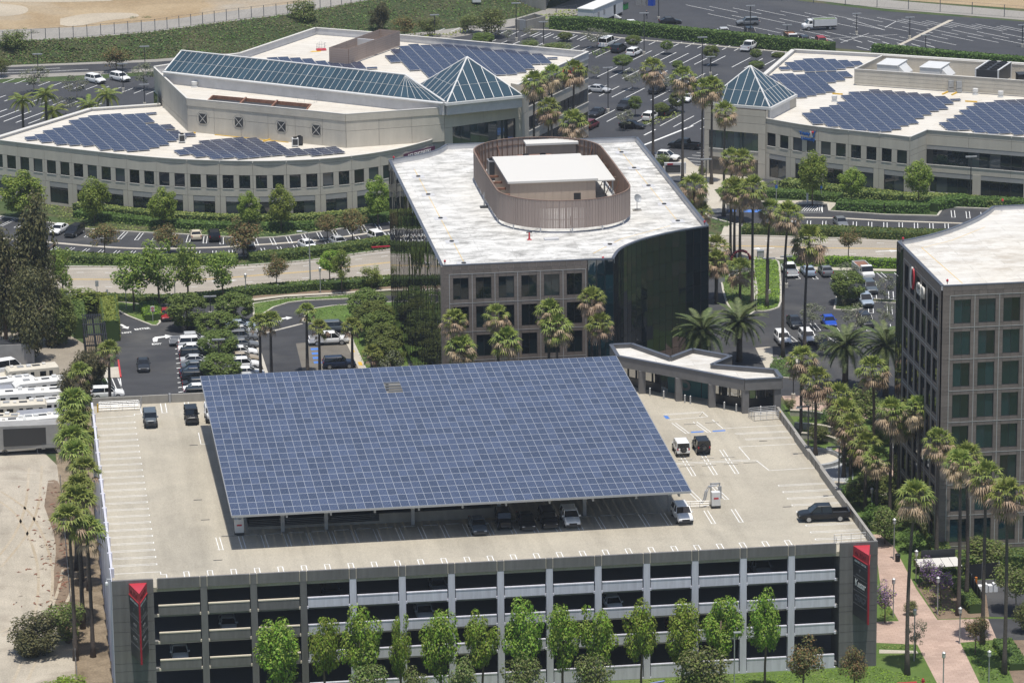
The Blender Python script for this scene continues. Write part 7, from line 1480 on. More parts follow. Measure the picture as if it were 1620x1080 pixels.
# palms
LP = [(143, 842, 16.2), (119, 824, 16), (128, 796, 16), (129, 774, 16), (133, 745, 16), (126, 720, 15.5), (113, 700, 15.5), (116, 672, 15.5), (128, 655, 15.5), (116, 637, 15.5), (112, 655, 14.5), (138, 690, 15)]
for i, (px, py, h) in enumerate(LP): h += random.uniform(-1.6, 1.0); x, y = at_top(px, py, h); fan_palm((max(-41.5, min(-37.4, x+random.uniform(-.8, .5))), y), h, 'fan palm squeezed between the garage left wall and the dirt lot, '+ordn(i)+' in the row', 'fan palms along the left garage wall', random.uniform(.85, 1.2), random.choice((0, 1, 2)), True)
for px, py, h, l in ((127, 590, 9.5, 'fan palm over the brown shrubs left of the lane'), (172, 555, 9.5, 'fan palm with a bare dark trunk at the painted island'), (411, 512, 8.5, 'left fan palm of the pair on the pale kerb'), (428, 508, 9, 'right fan palm of the pair on the pale kerb'), (485, 494, 9, 'fan palm left of the white pickup'), (505, 520, 8.5, 'fan palm in front of the white pickup'), (557, 518, 8.2, 'fan palm at the nose of the white pickup'), (588, 560, 5, 'short fan palm above the canopy back edge by the clipped trees')):
    fan_palm(at_top(px, py, h), h, l, 'fan palms in the lot behind the garage', .8, 1, True)
for i, (px, py, Y) in enumerate([(718, 508, 51.5), (728, 551, 50), (786, 500, 51.5), (801, 539, 49.5), (869, 493, 51.5), (880, 518, 50), (936, 474, 51.5), (949, 514, 49.5)]):
    x, z = GY(px, py, Y); fan_palm((x, Y), z, 'shaggy fan palm before the granite windows of the dark block, '+ordn(i)+' from the left', 'fan palms before the dark block', 1.05, i % 3)
RP = [(845, 132, 206, 'palm against the pyramid end of the left white building'), (873, 120, 226, 'palm with a brown skirt before the red letters'), (908, 114, 230, 'slim palm before the red letters'), (868, 173, 203, 'lower palm behind the stained roof'), (907, 195, 200, 'short palm just behind the oval screen')]
for px, py, Y, l in RP: x, z = GY(px, py, Y); fan_palm((x, Y), z, l, 'fan palms between the white buildings', 1.25, 1)
for px, py, h, s, bd, l in [(1033, 110, 16.5, 1.2, 0, 'tall fan palm alone in the far lot right of the stained roof'), (1080, 124, 18.5, 1.2, 0, 'tall fan palm second from the left before the corner pyramid'), (1112, 143, 16.5, 1.1, 1, 'left palm of the close pair touching the corner pyramid'), (1127, 138, 17, 1.1, 1, 'right palm of the close pair touching the corner pyramid'), (1147, 178, 17.6, 1.15, 1, 'tall palm in front of the lobby glass of the corner tower'),
    (1157, 251, 10.5, 1.0, 0, 'left palm of the low pair before the corner tower'), (1175, 254, 10.5, 1.0, 0, 'right palm of the low pair before the corner tower'), (1098, 296, 10, 1.15, 0, 'palm at the right edge of the stained roof'), (1110, 335, 6, .9, 0, 'short palm below the one at the stained roof edge'),
    (1156, 300, 11.2, 1.05, 0, 'leftmost palm of the tight clump by the street'), (1163, 298, 11.6, 1.05, 1, 'second palm of the tight clump by the street'), (1170, 306, 11.0, 1.05, 2, 'third palm of the tight clump by the street'), (1191, 300, 18.6, 1.1, 0, 'tall palm right of the tight clump by the street'),
    (1219, 334, 15, 1.1, 3, 'palm leaning towards the bright green bed'), (1247, 342, 21, 1.15, 3, 'tallest leaning palm before the lot right of the dark block'), (1280, 383, 16.5, 1.3, 3, 'big headed leaning palm over the lot right of the dark block'),
    (1133, 392, 8, 1.1, 0, 'palm beside the curved glass, upper of two'), (1134, 414, 6.5, 1.0, 0, 'palm beside the curved glass, lower of two'), (1171, 428, 4.6, 1.15, 0, 'stocky palm on the green bed by the drive')]:
    fan_palm(at_top(px, py, h), h, l, 'fan palms right of the dark block', s*1.05, bd)
PP = [(1268, 570, 10.5, 0), (1291, 604, 10, 0), (1327, 627, 6, 0), (1336, 654, 8.5, 0), (1347, 676, 8.5, 1), (1370, 706, 8.5, 0), (1380, 586, 10.8, 4), (1410, 652, 14.8, 0), (1446, 650, 13, 4), (1455, 648, 15.5, 2), (1485, 700, 14.6, 0), (1527, 726, 17.5, 4), (1519, 735, 18.3, 2), (1560, 756, 19.8, 0), (1593, 784, 20.8, 2), (1448, 786, 20.6, 3), (1388, 727, 8.5, 0), (1423, 668, 13.2, 0)]
PL = ['beside the pavilion and street lamp', 'behind the right parapet near the pavilion', 'with mostly dead fronds behind the terraces', 'above the stone basin', 'in front of the terraces', 'close to the right parapet lamp', 'leaning over the terraces before the right block', 'before the glass wall at the right block', 'with a curved trunk before the glass wall', 'with the broad head before the right block corner', 'at the corner of the right block', 'with a slanting trunk before the right block windows', 'with a knotty trunk before the right block windows', 'with a straight trunk before the right block windows', 'nearest the right picture edge', 'with a shaggy head and thick trunk beside the brick walk', 'low beside the parapet before the lawn', 'between the glass wall and the lawn']
for (px, py, h, bd), l in zip(PP, PL): fan_palm(at_top(px, py, h), h, 'fan palm '+l, 'fan palms in the park beside the garage', 1.12, bd)
x, z = GY(1112, 526, 57); feather_palm('date_palm', 'left date palm behind the pavilion roof', (x, 57), z, 62, FR_D, 'date palms', 1.3, .42)
for px, py, h, l, fr in ((1170, 512, 5.6, 'right date palm behind the pavilion roof', False), (1338, 548, 6.2, 'date palm with orange fruit in front of the right lot', True), (1402, 548, 7.2, 'date palm beside the side wall of the right block', False)):
    feather_palm('date_palm', l, at_top(px, py, h), h, 62, FR_D, 'date palms', 1.3, .42, fr)
for px, py, h, l in ((35, 160, 10, 'left feathery palm in the lot beyond the pointed roof'), (72, 152, 10.5, 'middle feathery palm in the lot beyond the pointed roof'), (84, 178, 6, 'short feathery palm behind the pointed roof'), (170, 152, 7.5, 'feathery palm beside the round bushes behind the pointed roof'), (140, 168, 4, 'low feathery palm left of the round bushes')):
    feather_palm('feather_palm', l, at_top(px, py, h), h, 22, FR_Q, 'feathery palms beyond the pointed roof', 1.0, .22)
# round trees before the curved building and the right one
CT = [(35, 272, 75, 250, .12, 'round'), (150, 281, 48, 354, .16, 'round'), (260, 299, 48, 362, .2, 'round'), (394, 304, 38, 364, .2, 'round'), (445, 294, 44, 366, .2, 'round'), (598, 280, 44, 356, .2, 'round'), (1285, 240, 48, 326, .26, 'round'), (1347, 266, 42, 326, .3, 'round'), (1453, 253, 44, 330, .26, 'round')]
CN = ['wide bright tree at the far left before the curved building', 'first round topped tree before the curved windows', 'second round topped tree before the curved windows', 'narrow round topped tree left of its taller twin', 'taller round topped tree before the curved windows', 'bright tree beside the mirror glass corner', 'round tree under the blue lettering', 'small round tree right of the blue lettering', 'round tree at the recessed ribbon window']
for (px, py, w, base, cb, kd), l in zip(CT, CN):
    base = base if base > 260 else 345; x, y = G(px, base); h = (base-py)/(P_ := FPX/(Vector((x, y, 0))-CAM).dot(FW))/.965; plant_tree(kd, (x, y), h, w/P_, l, cb=cb, trunk='slim', name='round_tree', group='round trees before the white buildings')
def tp(px, base, top, w, kd, l, cb=.35, trunk='std', name='tree', group=None):
    x, y = G(px, base); k = FPX/(Vector((x, y, 0))-CAM).dot(FW); return plant_tree(kd, (x, y), (base-top)/k/.965, w/k, l, cb=cb, trunk=trunk, name=name, group=group)
for px, base, top, w, kd, cb, l in [
    (212, 492, 398, 70, 'mid', .3, 'tall loose tree on the street verge above the entrance lane'), (252, 490, 380, 66, 'mid', .22, 'tallest loose tree on the street verge'), (298, 480, 384, 62, 'mid', .25, 'thin leaning tree on the street verge'), (353, 478, 392, 56, 'mid', .25, 'broad loose tree on the street verge left of the lamp'), (438, 460, 400, 44, 'red', .3, 'small dark red tree on the verge right of the lamp'), (522, 452, 392, 44, 'bright', .3, 'small green tree on the verge before the tall street lamp'), (541, 464, 396, 34, 'mid', .3, 'slim pale tree beside the small green one on the verge'), (588, 458, 418, 36, 'lime', .25, 'young yellow green tree by the mirror glass'),
    (166, 408, 349, 50, 'red', .28, 'reddish tree in the lower stall row near the dark trees'), (266, 402, 350, 54, 'red', .15, 'reddish bush like tree below the second round tree'), (386, 408, 342, 58, 'red', .15, 'yellow and red tree below the narrow round tree'), (518, 380, 336, 42, 'red', .2, 'dark red tree in the upper stalls near the dark block'), (558, 385, 326, 46, 'red', .2, 'taller dark red tree next to the other by the dark block'),
    (1342, 412, 360, 42, 'red', .35, 'small dark tree on the street right of the palms'), (1340, 480, 429, 54, 'ball', .18, 'dense dark round tree on the lot island'),
    (1285, 520, 475, 50, 'grey', .25, 'thin grey tree in the lot beside the blue sedan'), (1355, 530, 480, 52, 'grey', .2, 'thin grey tree in the lot behind the date palm'), (1400, 478, 432, 36, 'grey', .2, 'thin pale tree in the far row of the right lot'), (1340, 445, 412, 40, 'grey', .2, 'grey shrub like tree by the utility truck'), (1400, 520, 478, 34, 'grey', .2, 'thin pale tree against the right block'), (1310, 562, 520, 54, 'grey', .15, 'grey tangled tree under the blue sedan'), (1285, 665, 610, 40, 'grey', .3, 'bare twiggy tree behind the terraces'),
    (1360, 690, 610, 66, 'olive', .2, 'dark brownish tree behind the terraces'), (1100, 1, 1, 1, '', 0, ''),
    (25, 94, 44, 46, 'olive', .15, 'dark broad tree at the foot of the slope on the far left'), (53, 78, 47, 26, 'grey', .3, 'small thin tree on the slope at the left'), (223, 54, 26, 40, 'olive', .3, 'small dark tree alone at the top of the slope'), (184, 114, 73, 54, 'red', .15, 'reddish tree beside the two white cars'), (54, 148, 104, 56, 'grey', .3, 'round grey tree in the lot at the far left'), (122, 158, 118, 46, 'grey', .3, 'reddish grey tree in the lot beyond the pointed roof'), (228, 142, 96, 46, 'grey', .25, 'grey tree touching the left end of the upper block'), (104, 184, 152, 34, 'grey', .3, 'thin tree behind the feathery palms'), (3, 122, 92, 30, 'olive', .2, 'dark tree cut by the left edge beyond the lot'),
    (480, 52, 0, 50, 'olive', .12, 'dark tree before the chain fence above the big roof'), (600, 52, 6, 34, 'dark', .1, 'dark tree behind the slatted roof screen'), (640, 60, 22, 40, 'red', .1, 'brown bush right of the slatted roof screen'), (680, 58, 26, 36, 'olive', .1, 'dark bush left of its twin below the slope'), (778, 60, 14, 52, 'olive', .1, 'large dark bush below the slope near the underpass'), (745, 52, 22, 40, 'olive', .1, 'round dark bush left of the large one below the slope'),
    (764, 70, 52, 36, 'ball', .05, 'low round bush behind the back roof edge'), (803, 68, 47, 18, 'grey', .35, 'tiny grey tree in the far lot by the roof edge'), (840, 62, 42, 28, 'grey', .3, 'small grey tree by the stone bin yard'), (840, 78, 62, 32, 'olive', .1, 'olive bush left of the white van'), (894, 66, 51, 22, 'ball', .2, 'small dark round tree right of the white van'), (880, 82, 68, 50, 'olive', .1, 'olive bush right of the white van'),
    (945, 76, 43, 44, 'grey', .25, 'broad grey tree by the hedge left of the camper van'), (1002, 78, 56, 24, 'ball', .3, 'small round tree above the camper van'), (1055, 86, 65, 20, 'ball', .35, 'small dark round tree in the far lot, upper'), (985, 115, 87, 30, 'ball', .4, 'flat topped small tree in the far lot'), (1072, 112, 96, 18, 'ball', .3, 'small dark round tree left of the pyramid'), (1125, 104, 72, 24, 'ball', .35, 'flat topped tree by the hedge above the pyramid'), (1196, 98, 78, 18, 'ball', .35, 'small tree beside the white pickup below the hedge'),
    (940, 124, 104, 22, 'grey', .25, 'grey tree at the corner of the left building'), (1000, 142, 109, 34, 'grey', .3, 'round grey tree in the far lot left of the tall palm'), (1058, 145, 118, 32, 'grey', .25, 'grey tree behind the black pickup'), (1005, 184, 152, 20, 'ball', .35, 'small dark tree by the dark sport utility'), (988, 206, 173, 34, 'grey', .25, 'grey tree behind the back edge of the stained roof'), (1046, 186, 163, 24, 'ball', .25, 'dark tree on the planted island'), (1071, 178, 146, 26, 'ball', .3, 'taller dark tree on the planted island'), (1130, 138, 126, 20, 'ball', .05, 'dark bush behind the corner pyramid'), (1197, 108, 97, 24, 'ball', .05, 'dark bush at the back edge of the right white roof'), (1232, 90, 84, 22, 'ball', .05, 'second dark bush at the back edge of the right white roof')]:
    if kd: tp(px, base, top, w, kd, l, cb, 'pale' if kd == 'grey' else 'std')
for i, (px, base, top, w) in enumerate([(1295, 700, 668, 34), (1318, 672, 640, 40), (1350, 742, 700, 44), (1378, 770, 722, 50), (1345, 790, 752, 40), (1400, 800, 750, 54), (1425, 822, 775, 46), (1382, 836, 796, 44), (1450, 800, 752, 50), (1470, 850, 800, 40), (1440, 872, 836, 40), (1405, 700, 650, 56), (1432, 716, 676, 44), (1385, 668, 630, 44), (1462, 905, 872, 34)]): tp(px, base, top, w, ('olive', 'shrub', 'ball')[i % 3], 'dark bushy undergrowth among the park palms, %s from the pavilion end' % ordn(i), .03, name='shrub', group='undergrowth among the park palms')
# clipped ball trees
for px, base, top, w, l in [(296, 520, 463, 62, 'first clipped round tree beside the red sedan'), (370, 512, 463, 60, 'clipped round tree at the bend of the drive'), (343, 535, 495, 66, 'third clipped round tree in the stall divider'), (346, 566, 522, 60, 'fourth clipped round tree in the stall divider'), (350, 602, 559, 64, 'nearest clipped round tree touching the canopy corner'),
    (583, 508, 458, 62, 'back clipped tree beside the mirror wall'), (590, 528, 476, 66, 'second clipped tree beside the mirror wall'), (600, 545, 493, 60, 'third clipped tree beside the mirror wall'), (608, 566, 512, 58, 'fourth clipped tree beside the mirror wall'), (612, 588, 535, 60, 'nearest clipped tree beside the mirror wall')]:
    tp(px, base, top, w, 'ball', l, .1, 'thick', 'clipped_tree', 'clipped round trees')
tp(620, 620, 550, 46, 'grey', 'grey leaved bush at the canopy back edge beside the mirror wall', .05, name='bush')
# dark tall trees at the left
for px, base, top, w, l in [(50, 545, 312, 84, 'tall dark feathery tree with a brown tip at the left'), (76, 548, 392, 56, 'dark feathery tree right of the tallest one'), (10, 545, 350, 78, 'dark feathery tree at the left picture edge'), (48, 570, 430, 70, 'lower dark feathery tree in front of the tallest')]: tp(px, base, top, w, 'dark', l, .06, 'std', 'feathery_tree', 'dark feathery trees')
tp(92, 545, 465, 60, 'ball', 'dense green tree with yellow leaves beside the trellis', .05); tp(100, 470, 392, 46, 'mid', 'light green tree behind the dark feathery trees', .15); tp(120, 500, 455, 80, 'mid', 'spreading green tree above the trellis', .2); tp(15, 520, 480, 60, 'shrub', 'dark green shrub behind the container', .02, name='shrub'); tp(125, 655, 560, 70, 'dark', 'brown green shrub mass between the yard and the lane', .02, name='shrub'); tp(150, 610, 548, 50, 'dark', 'smaller brownish shrub under the fan palm at the lane', .02, name='shrub')
tp(102, 1012, 948, 74, 'olive', 'rounded green shrub against the fence of the dirt lot', .02, name='shrub'); tp(56, 1035, 972, 84, 'dark', 'dry brown shrub on the dirt lot', .02, name='shrub'); tp(105, 1110, 1066, 74, 'bright', 'green bush top at the bottom edge left', .05, name='shrub')
# park trees at the right
for px, base, top, w, kd, cb, l in [(1400, 985, 918, 40, 'purple', .3, 'small tree with pink blossom at the garage corner'), (1448, 1040, 976, 38, 'grey', .35, 'small dark leaved tree on the lawn beside the brick walk'), (1543, 1035, 970, 46, 'red', .3, 'small reddish tree right of the brick walk'), (1488, 950, 897, 44, 'purple', .25, 'purple blossom shrub tree beside the fence, front one'), (1472, 930, 880, 42, 'purple', .2, 'darker purple blossom tree behind the other'), (1560, 900, 850, 84, 'olive', .1, 'broad green tree under the right block'), (1607, 970, 890, 76, 'olive', .35, 'pale trunked green tree at the right edge by the fence'), (1625, 1000, 950, 46, 'olive', .1, 'green tree cut by the right picture edge'),
    (1360, 800, 752, 50, 'olive', .15, 'dark tree behind the right parapet near the pickup'), (1400, 860, 800, 56, 'olive', .15, 'dark tree beside the brick walk below the parapet corner'), (1435, 840, 790, 40, 'olive', .15, 'second dark tree beside the brick walk'), (1330, 720, 690, 30, 'grey', .2, 'small shrub tree near the basin'), (1250, 650, 628, 18, 'olive', .02, 'low round bush at the terrace end')]: tp(px, base, top, w, kd, l, cb, 'pale' if '1607' in str(px) else 'std')
for i, (px, py, r) in enumerate([(1441, 972, 1.0), (1180, 278, 1.1), (1150, 272, 1.0), (1125, 270, 1.0), (1110, 277, 1.0), (1048, 262, 1.3)]):
    x, y = G(px, py); t = thing('round_bush', ['round bush standing on the brick walk', 'third round bush before the lobby glass', 'second round bush before the lobby glass', 'first round bush before the lobby glass', 'round bush beside the tower corner', 'green ball bush beside the small sign wall'][i], 'bush', (x, y)); inst(CR['olive', i % 3], 'foliage', t, (0, 0, r*.85), sc=(r, r, r))
# hedges and leafy beds
hedge('long clipped hedge dividing the two far lots', GP([(870, 46), (930, 47), (1000, 54), (1100, 65), (1200, 75), (1317, 88)]), 2.6, 2.6, 'leaf_hedge', 7, .42)
hedge('clipped hedge behind the right roof screen', GP([(1382, 90), (1500, 101), (1640, 113)]), 2.4, 2.6, 'leaf_hedge', 7, .42)
off = lambda pts, d: [(x, y+d) for x, y in pts]
hedge('dark hedge between the stalls and the street, left half', off(nll[:17], -3.2), 3.2, 1.2, 'leaf_ball', 9, .34); hedge('dark hedge between the stalls and the street, right half', off(nll[17:], -3.0), 3.0, 1.2, 'leaf_ball', 9, .34)
cover('verge_cover', off(nll, -1.0)+off(nll, -7.0)[::-1], .25, 'leaf_hedge', 5, .3)
hedge('upper pale hedge under the curved windows', [(x+.3, y-2.2) for x, y in LC[8:]], 2.4, 1.5, 'leaf_hedge_pale', 8, .34); hedge('lower dark hedge under the curved building', [(x+.3, y-6.2) for x, y in LC[8:-6]], 2.6, 1.1, 'leaf_hedge', 8, .34)
cover('bank_cover', off(LC[4:], -.4)+off(nlu[6:], .6)[::-1], .35, 'leaf_hedge_pale', 5, .34, mt2='leaf_hedge')
hedge('pale hedge under the windows of the right building', [(x-1.4, y-1.6) for x, y in RCV[3:]]+[(112, 183.5), (121, 178)], 3.4, 1.3, 'leaf_hedge_pale', 8, .34); hedge('dark hedge below the pale one of the right building', GP([(1205, 309), (1260, 312), (1330, 318)]), 3, 1.2, 'leaf_hedge', 8, .34); hedge('clipped hedge with a rounded end right of the plaza', GP([(1325, 330), (1400, 334), (1470, 334), (1485, 328), (1530, 322)]), 3.4, 1.5, 'leaf_hedge', 8, .34); hedge('hedge along the right building to the picture edge', GP([(1530, 326), (1580, 326), (1660, 332)]), 2.6, 1.5, 'leaf_hedge', 8, .34); cover('bank_cover', GP([(1195, 296), (1320, 312), (1330, 330), (1485, 334), (1530, 320), (1445, 318), (1330, 305), (1225, 285)]), .3, 'leaf_hedge', 5, .34, mt2='leaf_hedge_pale')
hedge('hedge between the right lot and the street by the palms', GP([(1175, 368), (1310, 371), (1420, 376), (1520, 378)]), 3.4, 1.3, 'leaf_ball', 8, .34)
hedge('flowering hedge along the near side of the street', smooth_path(GP([(300, 478), (345, 474), (400, 466), (450, 463), (500, 458), (560, 456), (625, 450)]), 4), 1.9, 1.3, 'leaf_hedge', 10, .3); hedge('low green hedge behind the flowering one', smooth_path(GP([(150, 474), (240, 477), (330, 473), (400, 462), (492, 455), (622, 446)]), 4), 2.2, 1.0, 'leaf_ball', 9, .32)
P = []
for p, q in zip(*(lambda s: (s, s[1:]))(resample(smooth_path(GP([(400, 466), (450, 463), (500, 458), (560, 456), (625, 450)]), 4), .5))): P += [(p[0]+random.uniform(-.9, .9), p[1]+random.uniform(-1, .6), 1.35+random.random()*.1)] if random.random() < .6 else []
me = leaf_mesh('white_flowers', np.array(P), np.tile((0, 0, 1.0), (len(P), 1)), np.full(len(P), .22), ['white_paint']); o = bpy.data.objects.new('white_flowers', me); COL.objects.link(o); props(o, kind='stuff')
cover('lawn_cover', GP(isl[1][1]), .22, 'leaf_hedge', 9, .26); cover('lawn_cover', GP(isl[2][1]), .22, 'leaf_hedge', 8, .26, mt2='leaf_lime'); cover('lawn_cover', GP(isl[0][1]), .12, 'leaf_hedge_pale', 9, .24)
hedge('clipped hedge block behind the do not enter sign', GP([(235, 487), (245, 508)]), 3.0, 1.1, 'leaf_lime', 12, .26); hedge('ivy hedge right of the trellis', GP([(172, 500), (176, 540)]), 2.6, 3.2, 'leaf_yellow', 20, .34); hedge('ivy hedge left of the trellis', GP([(124, 500), (128, 535)]), 1.8, 3.0, 'leaf_hedge', 20, .34); hedge('ivy over the far end of the trellis', GP([(125, 498), (170, 497)]), 1.6, 3.3, 'leaf_yellow', 20, .34)
cover('bed_cover', GP([(1192, 411), (1226, 412), (1233, 424), (1235, 478), (1226, 489), (1208, 493), (1195, 492)]), .5, 'leaf_lime', 10, .3); cover('bed_cover', GP([(1155, 440), (1192, 430), (1195, 492), (1168, 500), (1150, 480), (1141, 440), (1148, 418)]), .4, 'leaf_ball', 8, .3); hedge('bright hedge at the top of the right lot', GP([(1240, 418), (1330, 419), (1440, 424)]), 2.0, 1.3, 'leaf_lime', 9, .32)
cover('bed_cover', GP([(1222, 570), (1260, 565), (1262, 600), (1232, 597), (1215, 585)]), .6, 'leaf_hedge', 9, .3); cover('bed_cover', GP([(1324, 470), (1345, 472), (1362, 480), (1366, 488), (1345, 492), (1320, 490)]), .5, 'leaf_ball', 9, .3); cover('bed_cover', GP([(1376, 473), (1420, 476), (1420, 480), (1377, 478)]), .5, 'leaf_olive', 9, .3); cover('bed_cover', GP([(1012, 199), (1065, 178), (1080, 184), (1040, 198), (1010, 204)]), .8, 'leaf_hedge_pale', 6, .4); cover('bed_cover', GP([(935, 85), (978, 72), (980, 78), (940, 92)]), .8, 'leaf_hedge', 6, .4); cover('bed_cover', GP([(1118, 352), (1150, 350), (1156, 358), (1120, 366)]), .4, 'leaf_hedge', 8, .3)
cover('bed_cover', GP([(640, 56), (700, 58), (740, 48), (745, 54), (660, 66)]), .8, 'leaf_yellow', 4, .5); cover('bed_cover', GP([(815, 36), (870, 24), (915, 20), (912, 28), (870, 36), (820, 42)]), 1.0, 'leaf_hedge_pale', 4, .5)
sp_ = []; sn = []
for _ in range(17000):
    i = random.random()*39.99; k = int(i); f = random.random(); a = lerp(bb[k], bb[k+1], i-k); c = lerp(tt[k], tt[k+1], i-k); q = lerp(a, c, f); sp_.append((q[0], q[1], HS*f*f*(3-2*f)+random.random()*.25)); sn.append((.2, -.4, 1))
me = leaf_mesh('slope_plants', np.array(sp_), np.array(sn), RNG.uniform(.25, .6, len(sp_)), ['leaf_dark', 'leaf_hedge'], (RNG.random(len(sp_)) < .35).astype(int)); o = bpy.data.objects.new('slope_plants', me); COL.objects.link(o); props(o, kind='stuff')
# near lawn and park beds
cover('front_lawn', [(49.4, -39.6), (56, -47), (60, -52), (-40, -52), (-40, -39.6)], .10, 'leaf_lime', 16, .2, mt2='leaf_hedge')
cover('park_lawn', GP([(1260, 652), (1330, 655), (1330, 700), (1262, 690)]), .1, 'leaf_hedge', 10, .2); cover('park_cover', GP([(1395, 850), (1365, 800), (1345, 760), (1390, 775), (1470, 800), (1480, 870), (1455, 910), (1415, 862)]), .35, 'leaf_hedge', 9, .3); cover('park_cover', GP([(1391, 938), (1393, 978), (1418, 980)]), .3, 'leaf_yellow', 12, .26); cover('park_cover', GP([(1452, 925), (1480, 915), (1510, 935), (1512, 970), (1484, 975)]), .4, 'leaf_yellow', 9, .3, mt2='leaf_hedge'); cover('park_cover', GP([(1521, 1018), (1575, 1013), (1600, 1075), (1555, 1078)]), .3, 'leaf_hedge', 12, .26, mt2='leaf_lime'); cover('park_cover', GP([(1391, 1020), (1448, 1021), (1446, 1027), (1391, 1026)]), .35, 'leaf_hedge_pale', 12, .26)
hedge('bright hedge beside the service road', GP([(1585, 1020), (1612, 1060)]), 2.2, .9, 'leaf_hedge', 14, .26); hedge('clipped hedge along the dark fence', GP([(1515, 925), (1528, 950), (1545, 970)]), 1.8, 1.2, 'leaf_hedge', 14, .26); hedge('hedge in front of the right block windows', GP([(1500, 905), (1580, 900), (1640, 900)]), 3, 2.2, 'leaf_ball', 9, .32); hedge('dark hedge between the park lawn and the right block', GP([(1470, 815), (1485, 870), (1500, 915)]), 2.4, 1.2, 'leaf_ball', 9, .32)
# ------------------------------------------------------------------ fences, lamps, signs, small things
def chain_fence(label, px, z, h=2.4, step=2.9, name='chain_fence'):
    P = GP(px, z); c = P[len(P)//2]; t = thing(name, label, 'fence', (c[0], c[1], z)); pts = resample(P, step)
    for x, y in pts: B().tube([(x, y, z), (x, y, z+h)], .08, 6).obj('post', M['coping'], t)
    for zz in (h-.05, .1): B().tube([(x, y, z+zz) for x, y in pts], .022, 5).obj('rail', M['coping'], t)
    b = B()
    for p, q in zip(pts, pts[1:]):
        n = max(1, int(math.dist(p, q)/1.3))
        for k in range(n):
            a = lerp(p, q, k/n); c2 = lerp(p, q, (k+1)/n)
            b.tube([(a[0], a[1], z+.1), (c2[0], c2[1], z+h-.05)], .006, 3, cap=False)
    o = b.obj('wire_mesh', M['coping'], t); o['kind'] = 'stuff'; return t
chain_fence('long chain link fence along the top of the green slope', [(-40, 71), (77, 63), (150, 57), (248, 48.5), (350, 34), (447, 23), (540, 8), (600, -4)], HS)
chain_fence('chain link fence along the far edge of the upper lot', [(1090, -8), (1180, -2), (1237, 2), (1367, 10), (1457, 17), (1563, 25), (1640, 31)], 0, 2.6, 7.0)
chain_fence('short wire fence before the underpass', [(880, 24), (906, 20), (912, 19)], 0, 1.6, 4)
def plank_fence(label, p, q, h, m, post=2.4, name='fence'):
    t = thing(name, label, 'fence', (p[0], p[1], 0)); pts = resample([p, q], post)
    for a, c in zip(pts, pts[1:]): B().bar(a, c, .04, .1, h).obj('screen_panel', M[m], t)
    for a in pts: B().tube([(a[0], a[1], 0), (a[0], a[1], h+.15)], .05, 6).obj('post', M['grey_metal'], t)
    return t
plank_fence('dark screened fence along the dirt lot below the palms', G(96, 770), G(122, 1075), 1.5, 'sign_black', 3); chain_fence('wire fence before the dark box truck', [(-20, 712), (40, 716), (98, 722)], 0, 1.6, 3.4)
plank_fence('dark fence slanting down beside the purple trees', G(1527, 918), G(1556, 968), 2.0, 'black', 2.0); plank_fence('dark fence running right behind the pale trunked tree', G(1527, 918), G(1580, 914), 2.0, 'black', 2.0)
# concrete abutment and bridge at the underpass
t = thing('bridge', 'concrete bridge abutment and deck over the dark underpass', 'bridge', (*G(863, 16), 0)); a, c = G(832, 12), G(863, 17); B().prism([a, c, (c[0]+3, c[1]+14), (a[0]-6, a[1]+12)], 0, 7).obj('abutment', M['concrete'], t)
c2 = G(915, 18); B().prism([(c[0]+.2, c[1]+1.5), (c2[0]+1, c2[1]+1), (c2[0]+14, c2[1]+24), (c[0]+8, c[1]+30)], 5.2, 6.8).obj('deck', M['concrete'], t); B().prism([(c[0]+6, c[1]+22), (c2[0]+10, c2[1]+16), (c2[0]+11, c2[1]+18), (c[0]+7, c[1]+24)], 0, 5.2).obj('back_wall', M['concrete'], t)
# walled bin yard in the far lot
t = thing('bin_enclosure', 'low stone walled bin yard with pale doors by the far lot', 'wall', (*G(835, 46), 0)); q = GP([(816, 47), (832, 49), (862, 42), (846, 38)])
for a, c in zip(q, q[1:]+q[:1]): B().bar(a, c, .3, 0, 2.2).obj('wall', M['concrete'], t)
B().bar(G(823, 48.6), G(831, 49.6), .4, .1, 2.3).obj('door', M['grey_metal'], t)
x, y = G(754, 18); t = thing('utility_cabinet', 'pale utility cabinet standing on the green slope', 'cabinet', (x, y, 2.0)); B().box(-.9, -.6, 0, .9, .6, 1.8).obj('case', M['white_metal'], t, world=False); B().box(-1.0, -.7, 1.8, 1.0, .7, 1.9).obj('lid', M['coping_pale'], t, world=False)
# lamps
def park_lamp(px, base, top, label, kind='park', z=0):
    x, y = G(px, base, z); k = FPX/(Vector((x, y, z))-CAM).dot(FW); h = (base-top)/k/.965; t = thing('lamp_post', label, 'lamp', (x, y, z))
    if kind == 'park':
        B().tube([(0, 0, 0), (0, 0, h-.8)], .07, 8).obj('pole', M['grey_metal'], t, world=False); B().lathe([(.14, h-.8), (.2, h-.7), (.2, h-.2), (.24, h-.2), (.0, h)], 10).obj('lantern', M['silver'], t, world=False)
    elif kind == 'lot':
        B().lathe([(.3, 0), (.3, .7), (.0, .72)], 10).obj('footing', M['kerb'], t, world=False); B().tube([(0, 0, .5), (0, 0, h)], .09, 6).obj('pole', M['dark_metal'], t, world=False); B().box(-.95, -.18, h-.2, .95, .18, h).obj('lamp_head', M['grey_metal'], t, world=False)
    else:
        B().tube([(0, 0, 0), (0, 0, h-1), (-.3, 0, h-.2), (-1.2, 0, h)], [.12, .09, .07, .05], 8).obj('pole', M['galv'], t, world=False); B().box(-1.9, -.16, h-.08, -1.1, .16, h+.08).obj('lamp_head', M['sign_white'], t, world=False)
    return t
